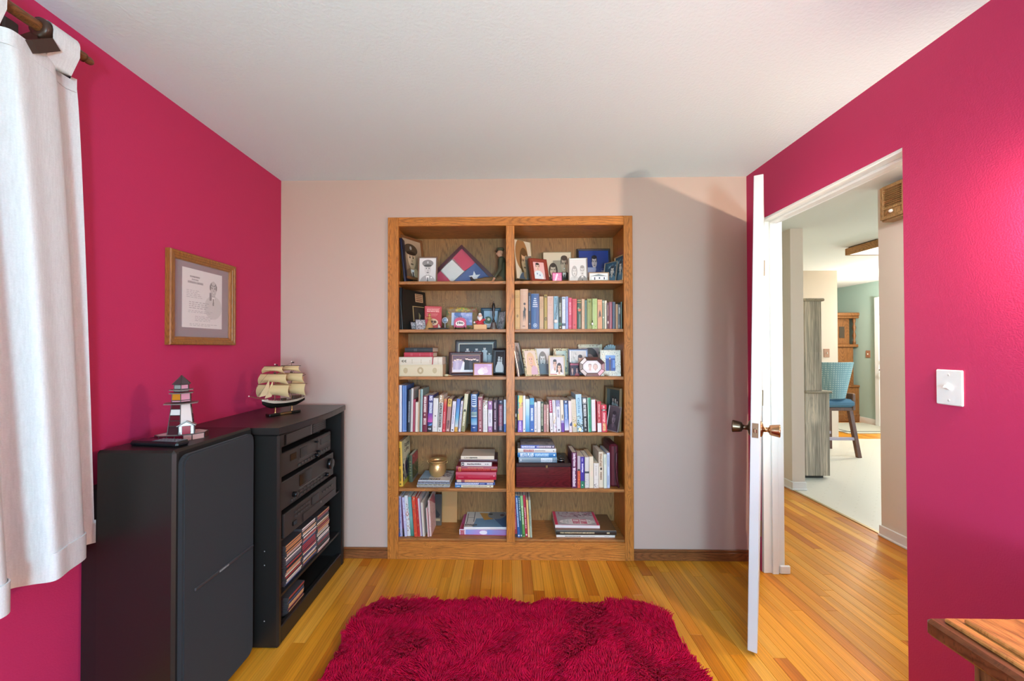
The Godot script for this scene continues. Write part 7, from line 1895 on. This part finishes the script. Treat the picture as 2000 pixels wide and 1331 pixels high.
	var rows := [[-1.84, 0.2055, 18], [-1.985, 0.2055, 19], [-2.13, 0.2055, 19], [-1.86, 0.0605, 8]]
	var first: Node3D = null
	var nth := ["lowest", "second", "third", "fourth", "fifth", "sixth", "seventh", "eighth", "ninth", "tenth", "eleventh", "twelfth", "thirteenth", "fourteenth", "fifteenth", "sixteenth", "seventeenth", "eighteenth", "nineteenth"]
	var heaps := ["the rack's disc column nearest the speaker", "the rack's middle disc column", "the rack's disc column nearest the bookcase", "the low pile of discs at the rack bottom"]
	for row in rows:
		for i in int(row[2]):
			var d: Node3D
			var lb: String = "plastic disc case, %s %s" % [nth[i] + (" in" if i == 0 else " from below in"), heaps[rows.find(row)]]
			if first == null:
				first = thing("disc_case", lb, "disc case", Vector3.ZERO)
				same("case", cs, clear, first)
				same("insert", ins, clear, first, Transform3D(Basis(), Vector3(0.0624, 0, 0)))
				d = first
			else:
				d = first.duplicate()
				add_named(d, "disc_case", self)
			tag(d, lb, "disc case", "disc cases in columns" if row[1] > 0.1 else "disc cases in the low pile")
			d.position = Vector3(-1.088 + rng.randf_range(-0.004, 0.004), row[1] + i * 0.0104, row[0] + rng.randf_range(-0.002, 0.002))
			var c: String = cols[rng.randi_range(0, 13)]
			if row[0] < -1.95 and row[0] > -2.0 and i > 6 and i < 11: c = "a92a44"
			if row[0] > -1.86 and row[1] > 0.1 and i > 13: c = "c98a5a"
			(d.get_child(1) as MeshInstance3D).material_override = C(c, 0.35)

func lighthouse() -> void:
	var t := thing("glass_lighthouse", "stained glass lighthouse in red, white and amber on the speaker", "ornament", Vector3(-1.232, 0.9605, -1.442), "", 0.62)
	var came := C("4b4744", 0.4, 0.5)
	var white := C("d6cfca", 0.25)
	var red := C("5b1322", 0.12)
	var clear := C("c38a98", 0.08)
	var amber := C("c07a1e", 0.2)
	var grey := C("8c8a84", 0.25)
	# base: a long rounded slab of panes
	var out := PackedVector2Array([Vector2(-0.075, 0.0), Vector2(-0.06, 0.03), Vector2(-0.015, 0.052), Vector2(0.035, 0.054), Vector2(0.07, 0.036), Vector2(0.08, -0.005), Vector2(0.05, -0.05), Vector2(-0.03, -0.052)])
	var g := geo()
	g.xf = Transform3D(Basis(Vector3.RIGHT, PI / 2), Vector3.ZERO)
	g.prism(out, -0.022, -0.019)
	part("base_top", g, white, t)
	g = geo()
	g.xf = Transform3D(Basis(Vector3.RIGHT, PI / 2), Vector3.ZERO)
	g.prism(out, -0.003, 0.0)
	part("base_plate", g, came, t)
	var lead := geo()
	for i in out.size():
		var a := out[i]
		var b := out[(i + 1) % out.size()]
		var a3 := Vector3(a.x, 0.011, a.y)
		var b3 := Vector3(b.x, 0.011, b.y)
		var n := 2 if a.distance_to(b) > 0.045 else 1
		for k in n:
			var p := a3.lerp(b3, float(k) / n)
			var q := a3.lerp(b3, float(k + 1) / n)
			part("glass_pane", geo().bar(p.lerp(q, 0.04), p.lerp(q, 0.96), 0.0028, 0.018), red if (i + k) % 4 != 3 else C("b58f88", 0.1), t)
			lead.tube([Vector3(p.x, 0, p.z), Vector3(p.x, 0.022, p.z)], 0.0016, 6)
		for y in [0.001, 0.0215]:
			lead.tube([Vector3(a.x, y, a.y), Vector3(b.x, y, b.y)], 0.0016, 6)
	# tower of six tapering faces
	var ring := func(k: int, r: float, y: float) -> Vector3: return Vector3(cos(TAU * (k + 0.5) / 6) * r, y, sin(TAU * (k + 0.5) / 6) * r)
	var face_rows := func(r0: float, y0: float, r1: float, y1: float, k: int, splits: Array, ms: Array) -> void:
		for i in splits.size() - 1:
			var q0: float = splits[i]
			var q1: float = splits[i + 1]
			var ra := lerpf(r0, r1, q0)
			var rb := lerpf(r0, r1, q1)
			var ya := lerpf(y0, y1, q0)
			var yb := lerpf(y0, y1, q1)
			var p := [ring.call(k, ra, ya), ring.call(k + 1, ra, ya), ring.call(k + 1, rb, yb), ring.call(k, rb, yb)]
			var c: Vector3 = (p[0] + p[1] + p[2] + p[3]) / 4
			var gg := geo()
			var s := []
			var nn := Vector3(c.x, 0, c.z).normalized() * 0.0022
			for e in p: s.append(c + (e - c) * 0.97)
			var mid := c - nn / 2
			gg.hull([s[0], s[1], s[2], s[3]], mid)
			gg.hull([s[0] - nn, s[1] - nn, s[2] - nn, s[3] - nn], mid)
			for e in 4: gg.hull([s[e], s[(e + 1) % 4], s[(e + 1) % 4] - nn, s[e] - nn], mid)
			part("glass_pane", gg, ms[i], t)
			for e in 4: lead.tube([p[e], p[(e + 1) % 4]], 0.0014, 5)
	for k in 6:
		var striped := k % 2 == 1
		face_rows.call(0.045, 0.022, 0.031, 0.135, k, [0.0, 0.28, 0.45, 0.62, 0.82, 1.0] if striped else [0.0, 0.06, 1.0], [C("3b1a22", 0.15), red, red, white, red] if striped else [grey, white])
		face_rows.call(0.031, 0.14, 0.03, 0.172, k, [0.0, 0.2, 1.0], [clear, amber if striped else clear])
		face_rows.call(0.024, 0.178, 0.023, 0.204, k, [0.0, 0.35, 1.0], [grey, grey if striped else clear])
		var roof := geo()
		var apex := Vector3(0, 0.238, 0)
		var ra: Vector3 = ring.call(k, 0.03, 0.206)
		var rb: Vector3 = ring.call(k + 1, 0.03, 0.206)
		roof.hull([ra, rb, apex], Vector3(0, 0.205, 0))
		roof.hull([ra, rb, Vector3(0, 0.204, 0)], Vector3(0, 0.23, 0))
		part("roof_pane", roof, C("4a3a3c", 0.25), t)
		lead.tube([ra, apex], 0.0013, 5).tube([ra, rb], 0.0013, 5)
	for q in [[0.057, 0.136], [0.04, 0.174], [0.04, 0.186]]:
		var gal := geo()
		for k in 6:
			gal.hull([ring.call(k, q[0], q[1]), ring.call(k + 1, q[0], q[1]), Vector3(0, q[1], 0)], Vector3(0, q[1] - 1, 0))
			gal.hull([ring.call(k, q[0], q[1] - 0.003), ring.call(k + 1, q[0], q[1] - 0.003), Vector3(0, q[1] - 0.003, 0)], Vector3(0, q[1] + 1, 0))
			gal.hull([ring.call(k, q[0], q[1]), ring.call(k + 1, q[0], q[1]), ring.call(k + 1, q[0], q[1] - 0.003), ring.call(k, q[0], q[1] - 0.003)], Vector3(0, q[1] - 0.0015, 0))
		part("gallery", gal, C("77706a", 0.3), t)
	# the small porch in front
	var px := 0.03
	var pz := 0.045
	for q in [[-0.02, -0.013, white], [-0.012, 0.012, C("8c1a30", 0.15)], [0.013, 0.02, white]]:
		part("porch_pane", geo().span(Vector3(q[0] + 0.018, 0.023, pz - 0.002), Vector3(q[1] + 0.018, 0.052, pz)), q[2], t)
	part("porch_gable", geo().prism(PackedVector2Array([Vector2(-0.006, 0.053), Vector2(0.042, 0.053), Vector2(0.018, 0.067)]), pz - 0.002, pz), white, t)
	part("porch_side", geo().span(Vector3(-0.004, 0.023, 0.03), Vector3(-0.002, 0.052, pz)).span(Vector3(0.038, 0.023, 0.02), Vector3(0.04, 0.052, pz)), grey, t)
	part("porch_roof", geo().bar(Vector3(-0.01, 0.053, 0.03), Vector3(0.018, 0.07, 0.03), 0.036, 0.002, Vector3.UP).bar(Vector3(0.018, 0.07, 0.03), Vector3(0.046, 0.053, 0.03), 0.036, 0.002, Vector3.UP), grey, t)
	lead.tube([Vector3(-0.006, 0.022, pz), Vector3(-0.006, 0.053, pz), Vector3(0.018, 0.068, pz), Vector3(0.042, 0.053, pz), Vector3(0.042, 0.022, pz)], 0.0015, 6)
	part("leading", lead, came, t)

func ship() -> void:
	# x runs from stern to bow
	var t := thing("model_ship", "model sailing ship with tan sails and a black hull on the rack", "model ship", Vector3(-1.182, 0.9545, -2.02), "", -2.04)
	var brass := C("c4a06a", 0.25, 0.9)
	part("stand", geo().span(Vector3(-0.085, 0, -0.019), Vector3(0.085, 0.013, 0.019), 0.003), C("15130f", 0.3), t)
	for s in [-1.0, 1.0]:
		part("plaque", geo().span(Vector3(-0.03, 0.002, s * 0.0191), Vector3(0.03, 0.011, s * 0.0205)), brass, t)
	for x in [-0.045, 0.045]:
		part("post", geo().lathe([Vector2(0, 0.013), Vector2(0.007, 0.013), Vector2(0.003, 0.018), Vector2(0.003, 0.04), Vector2(0, 0.042)], 10, Vector3(x, 0, 0)), brass, t)
	var half := func(x: float) -> float: return 0.023 * pow(maxf(0.0, 1.0 - pow(absf((x + 0.01) / 0.118), 2.6)), 0.8) + 0.002
	var sheer := func(x: float) -> float: return 0.071 + 0.9 * x * x + (0.06 * x if x > 0 else 0.0)
	var keel := func(x: float) -> float: return 0.037 + (3.2 * pow(maxf(0, x - 0.06), 1.6) if x > 0.06 else 0.0) + (0.9 * pow(maxf(0, -x - 0.06), 1.3) if x < -0.06 else 0.0)
	var hull := func(q0: float, q1: float, g: Geo) -> void:
		for side in [-1.0, 1.0]:
			var f := func(s: float, q: float) -> Vector3:
				var x := lerpf(-0.115, 0.112, s if side > 0 else 1.0 - s)
				var h := lerpf(q0, q1, q)
				var y := lerpf(keel.call(x), sheer.call(x), h)
				return Vector3(x, y, side * half.call(x) * pow(h, 0.45))
			g.grid(f, 22, 6)
	var g := geo()
	hull.call(0.0, 0.66, g)
	part("hull", g, C("12110f", 0.25), t)
	g = geo()
	hull.call(0.66, 1.0, g)
	part("bulwark", g, C("b9ac98", 0.4), t)
	g = geo()
	g.grid(func(s: float, q: float) -> Vector3:
		var x := lerpf(-0.112, 0.108, s)
		return Vector3(x, sheer.call(x) - 0.004, lerpf(1, -1, q) * half.call(x) * 0.97), 20, 2)
	part("deck", g, C("6d5236", 0.6), t)
	part("transom", geo().box(Vector3(-0.115, 0.07, 0), Vector3(0.006, 0.024, 0.012), 0.002), C("2a2018", 0.4), t)
	part("hawse_block", geo().box(Vector3(0.098, 0.083, 0), Vector3(0.03, 0.008, 0.01), 0.002), C("d9cfc2", 0.4), t)
	var spar := C("7d5a3c", 0.5)
	part("bowsprit", geo().tube([Vector3(0.085, 0.08, 0), Vector3(0.175, 0.112, 0)], 0.0025, 7, 0.0012), spar, t)
	part("cabin", geo().box(Vector3(-0.07, 0.083, 0), Vector3(0.05, 0.016, 0.022), 0.002).box(Vector3(0.0, 0.078, 0), Vector3(0.024, 0.012, 0.014), 0.002), C("4a3624", 0.5), t)
	var rail := geo()
	for side in [-1.0, 1.0]:
		var pts := []
		for i in 17:
			var x := -0.108 + i * 0.0128
			var p := Vector3(x, sheer.call(x) + 0.008, side * half.call(x))
			pts.append(p)
			rail.tube([p - Vector3(0, 0.009, 0), p], 0.0007, 4)
		rail.tube(pts, 0.0008, 4)
	part("railing", rail, C("2a2420", 0.5), t)
	var sail_m := C("d3b683", 0.85)
	sail_m.backlight_enabled = true
	sail_m.backlight = Color(0.3, 0.27, 0.2)
	var brace := -0.4
	var masts := [[0.048, 0.262], [-0.042, 0.272]]
	for m in masts:
		var x: float = m[0]
		var hh: float = m[1]
		part("mast", geo().tube([Vector3(x, 0.07, 0), Vector3(x, hh, 0)], 0.0026, 7, 0.0012), spar, t)
		part("crow_nest", geo().lathe([Vector2(0, 0.214), Vector2(0.006, 0.214), Vector2(0.008, 0.22), Vector2(0, 0.22)], 8, Vector3(x, 0, 0)), C("3a2a1e", 0.5), t)
		var ys := [[0.157, 0.08, 0.094, 0.082], [0.212, 0.066, 0.16, 0.076], [0.252, 0.046, 0.216, 0.058]]
		for q in ys:
			var y: float = q[0]
			part("yard", geo().tube([Vector3(x + 0.003 + brace * (q[1] + 0.006), y, -q[1] - 0.006), Vector3(x + 0.003, y, 0), Vector3(x + 0.003 - brace * (q[1] + 0.006), y, q[1] + 0.006)], 0.0016, 6), spar if y < 0.24 else C("33241c", 0.5), t)
			var y1: float = q[2]
			var f := func(s: float, v: float) -> Vector3:
				var zz := lerpf(q[1], -q[1], s) if v > 0.5 else lerpf(q[3], -q[3], s)
				zz = lerpf(lerpf(q[3], -q[3], s), lerpf(q[1], -q[1], s), v)
				var sag := 0.012 * (1 - 4 * (s - 0.5) * (s - 0.5)) * (1 - v)
				return Vector3(x + 0.004 - brace * zz + 0.026 * sin(PI * (0.08 + 0.84 * (1 - v))) * (1 - 2.2 * (s - 0.5) * (s - 0.5)), lerpf(y1 + sag, y - 0.001, v), zz)
			part("sail", geo().sheet(f, 8, 8, Vector3(0.001, 0, 0)), sail_m, t)
		part("pennant", geo().box(Vector3(x - 0.008, hh - 0.004, 0), Vector3(0.014, 0.006, 0.001)), C("2a1c22", 0.7), t)
	# jibs between the fore mast and the bowsprit
	for q in [[0.1, 0.084, 0.052, 0.185], [0.128, 0.094, 0.07, 0.19]]:
		g = geo()
		g.prism(PackedVector2Array([Vector2(q[0], q[1] + 0.008), Vector2(q[2] + 0.012, q[1] + 0.014), Vector2(q[2] + 0.004, q[3])]), -0.0005, 0.0005)
		part("jib", g, C("cdb48c", 0.85), t)
	part("gaff", geo().tube([Vector3(-0.044, 0.17, 0), Vector3(-0.125, 0.2, 0)], 0.0013, 6), C("2a2420", 0.5), t)
	part("spanker", geo().prism(PackedVector2Array([Vector2(-0.046, 0.105), Vector2(-0.105, 0.11), Vector2(-0.112, 0.19), Vector2(-0.046, 0.168)]), -0.0006, 0.0006), sail_m, t)
	var line := geo()
	for q in [[Vector3(0.048, 0.258, 0), Vector3(0.174, 0.112, 0)], [Vector3(0.048, 0.21, 0), Vector3(0.14, 0.1, 0)], [Vector3(0.048, 0.17, 0), Vector3(0.11, 0.09, 0)], [Vector3(-0.042, 0.268, 0), Vector3(0.048, 0.225, 0)], [Vector3(-0.042, 0.25, 0), Vector3(-0.112, 0.09, 0)]]:
		line.tube(q, 0.0006, 4)
	for m in masts:
		for side in [-1.0, 1.0]:
			for k in 4:
				line.tube([Vector3(m[0], 0.15, 0), Vector3(m[0] - 0.022 + k * 0.009, 0.076, side * 0.022)], 0.0006, 4)
			for k in 4:
				var f := 0.15 + k * 0.2
				line.tube([Vector3(m[0] - 0.022 * (1 - f), lerpf(0.076, 0.15, f), side * 0.022 * (1 - f)), Vector3(m[0] + 0.005 * (1 - f), lerpf(0.076, 0.15, f), side * 0.022 * (1 - f))], 0.0005, 4)
	part("rigging", line, C("4a4038", 0.6), t)
	for q in [Vector3(0.175, 0.112, 0), Vector3(0.048, 0.262, 0), Vector3(-0.042, 0.273, 0)]:
		part("truck", geo().ball(q, Vector3.ONE * 0.0032, 8, 5), C("e9dcd2", 0.3), t)

# ------------------------------------------------------------------ right side: door, switch, desk
func right_side() -> void:
	var white := M("door_paint", "c6c5c5", 0.4)
	var len := 0.731
	var t := thing("door", "white six panel door standing open, knobs on both faces", "door", Vector3(1.455, 0, -2.268))
	t.name = "door_1"
	t.set_meta("kind", "structure")
	t.basis = Basis(Vector3.BACK, -0.021) * Basis(Vector3.UP, -2.15)
	t.position = Vector3(1.455, 0.008, -2.268) - (Basis(Vector3.BACK, -0.021) * Vector3(0, 1.0, 0) - Vector3(0, 1.0, 0))
	var h := 2.018
	var th := 0.035
	# stiles and rails
	var xs := [[0.0, 0.11], [0.32, 0.411], [0.621, len]]
	part("stile", geo().span(Vector3(0, 0, 0), Vector3(0.11, h, th), 0.002), white, t)
	part("stile", geo().span(Vector3(0.621, 0, 0), Vector3(len, h, th), 0.002), white, t)
	var ys := [0.0, 0.24, 0.84, 0.97, 1.56, 1.66, 1.9, h]
	for k in [0, 2, 4, 6]:
		part("rail", geo().span(Vector3(0.1095, ys[k], 0.0002), Vector3(0.6215, ys[k + 1], th - 0.0002), 0.0015), white, t)
	for k in [1, 3, 5]:
		part("muntin", geo().span(Vector3(0.32, ys[k] - 0.001, 0.0002), Vector3(0.411, ys[k + 1] + 0.001, th - 0.0002), 0.0015), white, t)
		for q in [[0.11, 0.32], [0.411, 0.621]]:
			var g := geo()
			g.span(Vector3(q[0] - 0.002, ys[k] - 0.002, 0.012), Vector3(q[1] + 0.002, ys[k + 1] + 0.002, th - 0.012))
			g.box(Vector3((q[0] + q[1]) / 2, (ys[k] + ys[k + 1]) / 2, th / 2), Vector3(q[1] - q[0] - 0.05, ys[k + 1] - ys[k] - 0.05, th - 0.008), 0.0095)
			part("panel", g, white, t)
	var bronze := C("6b5948", 0.28, 1.0)
	for s in [-1.0, 1.0]:
		var g := geo()
		g.xf = Transform3D(Basis(Vector3.RIGHT, PI / 2 * s), Vector3(len - 0.062, 0.93, th if s > 0 else 0.0))
		g.lathe([Vector2(0, 0), Vector2(0.034, 0), Vector2(0.034, 0.004), Vector2(0.026, 0.009), Vector2(0.012, 0.012), Vector2(0.01, 0.024), Vector2(0.012, 0.03), Vector2(0.02, 0.033), Vector2(0.023, 0.04), Vector2(0.027, 0.066), Vector2(0.0275, 0.069), Vector2(0.024, 0.071), Vector2(0, 0.071)], 24)
		part("knob", g, bronze if s > 0 else C("a8825f", 0.25, 1.0), t)
	part("latch_plate", geo().span(Vector3(len - 0.001, 0.9, 0.006), Vector3(len + 0.001, 0.962, th - 0.006), 0.0006), C("8b7a62", 0.3, 1.0), t)
	part("latch", geo().box(Vector3(len + 0.004, 0.93, th / 2), Vector3(0.01, 0.02, 0.013), 0.003), C("a9987c", 0.25, 1.0), t)
	for y in [0.25, 1.0, 1.75]:
		part("hinge", geo().tube([Vector3(-0.004, y - 0.045, 0.0), Vector3(-0.004, y + 0.045, 0.0)], 0.006, 8), C("8b7a62", 0.3, 1.0), t)
	# light switch
	var o := thing("light_switch", "white toggle light switch plate on the crimson wall by the doorway", "light switch", Vector3(XR, 1.1655, -1.315))
	o.rotation.y = -PI / 2
	part("plate", geo().box(Vector3(0, 0, 0.003), Vector3(0.079, 0.117, 0.0065), 0.003), C("e6e5e0", 0.35), o)
	part("toggle", geo().bar(Vector3(0, -0.004, 0.005), Vector3(0, 0.004, 0.017), 0.011, 0.01, Vector3.UP), C("efeeea", 0.35), o)
	for y in [-0.042, 0.042]:
		part("screw", geo().ball(Vector3(0, y, 0.0064), Vector3(0.004, 0.004, 0.0012), 10, 4), C("c9c8c3", 0.35), o)
	# desk corner at the lower right of the picture
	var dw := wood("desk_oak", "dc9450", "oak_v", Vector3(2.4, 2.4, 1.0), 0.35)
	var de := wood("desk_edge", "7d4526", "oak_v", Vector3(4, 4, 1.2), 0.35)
	var d := thing("desk", "oak desk with a stepped moulded top edge by the crimson wall", "desk", Vector3(0.83, 0, -0.8))
	var xr := 0.6
	var zr := 1.1
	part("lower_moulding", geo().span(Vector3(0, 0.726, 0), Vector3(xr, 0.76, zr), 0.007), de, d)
	part("upper_moulding", geo().span(Vector3(0.022, 0.76, 0.016), Vector3(xr, 0.768, zr), 0.002), dw, d)
	part("top", geo().span(Vector3(0.044, 0.768, 0.03), Vector3(xr, 0.776, zr), 0.002), dw, d)
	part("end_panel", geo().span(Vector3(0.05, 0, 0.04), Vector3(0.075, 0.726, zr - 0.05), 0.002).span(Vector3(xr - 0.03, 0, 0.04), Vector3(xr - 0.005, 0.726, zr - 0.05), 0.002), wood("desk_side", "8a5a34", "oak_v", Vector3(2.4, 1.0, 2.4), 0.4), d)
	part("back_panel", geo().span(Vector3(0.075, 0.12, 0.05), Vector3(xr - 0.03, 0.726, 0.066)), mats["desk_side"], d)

# ------------------------------------------------------------------ rug
func rug() -> void:
	var t := thing("rug", "shaggy crimson rug on the strip wood floor", "rug", Vector3(0.008, 0.001, 0))
	var x1 := 0.735
	var z0 := -1.955
	var z1 := -0.75
	var r := 0.11
	var inside := func(x: float, z: float) -> bool:
		var dx := maxf(0, absf(x) - (x1 - r))
		var dz := maxf(0, maxf((z0 + r) - z, z - (z1 - r)))
		return dx * dx + dz * dz < r * r
	var pg := PackedVector2Array()
	for c in [[x1 - r, -z0 - r, 0.0], [-x1 + r, -z0 - r, PI / 2], [-x1 + r, -z1 + r, PI], [x1 - r, -z1 + r, -PI / 2]]:
		for i in 7:
			var a: float = c[2] + PI / 2 * i / 6.0
			pg.append(Vector2(c[0] + cos(a) * r, c[1] + sin(a) * r))
	var g := geo()
	g.xf = Transform3D(Basis(Vector3.RIGHT, -PI / 2), Vector3.ZERO)
	g.prism(pg, 0.0, 0.012)
	part("backing", g, C("5b0a26", 0.9), t)
	# a lock of pile: three curved tapering strands
	var lock := geo()
	for k in 4:
		var a := TAU * k / 4.0 + 0.4
		var off := Vector3(cos(a), 0, sin(a)) * 0.0022
		var pts := []
		for i in 5:
			var q := i / 4.0
			pts.append(off * (1 + 1.1 * q) + Vector3(0.026 * pow(q, 1.7), 0.034 * q - 0.007 * q * q, 0.004 * sin(q * 3 + k)))
		lock.tube(pts, 0.0021, 4, 0.001)
	var pm := M("rug_pile", "ffffff", 0.75)
	pm.vertex_color_use_as_albedo = true
	pm.rim_enabled = true
	pm.rim = 0.08
	pm.rim_tint = 0.8
	pm.metallic_specular = 0.2
	var flow := FastNoiseLite.new()
	flow.seed = 12
	flow.frequency = 2.6
	flow.fractal_octaves = 2
	var clump := FastNoiseLite.new()
	clump.seed = 40
	clump.frequency = 9.0
	var xs := []
	var tints := []
	var step := 0.0062
	var z := z0
	while z < z1:
		var x := -x1
		while x < x1:
			var px := x + rng.randf_range(-0.5, 0.5) * step
			var pz := z + rng.randf_range(-0.5, 0.5) * step
			if inside.call(px, pz) and (pz < -1.32 or rng.randf() < 0.35):
				var a := flow.get_noise_2d(px, pz) * 5.0 + rng.randf_range(-0.7, 0.7) + 0.6
				var c := clump.get_noise_2d(px, pz)
				var s := rng.randf_range(0.65, 1.25) * (1.0 + 0.05 * c)
				var b := Basis(Vector3.UP, a) * Basis(Vector3.BACK, rng.randf_range(-0.25, 0.35) - c * 0.05)
				xs.append(Transform3D(b.scaled(Vector3.ONE * s), Vector3(px, 0.011, pz)))
				var tone := rng.randf_range(0.8, 1.2)
				tints.append(Color(0.47 * tone, 0.001 * tone, 0.036 * tone))
			x += step
		z += step
	var mm := MultiMesh.new()
	mm.transform_format = MultiMesh.TRANSFORM_3D
	mm.use_colors = true
	mm.mesh = lock.done()
	mm.instance_count = xs.size()
	for i in xs.size():
		mm.set_instance_transform(i, xs[i])
		mm.set_instance_color(i, tints[i])
	var mi := MultiMeshInstance3D.new()
	mi.multimesh = mm
	mi.material_override = pm
	add_named(mi, "pile", t)
	mi.set_meta("kind", "stuff")
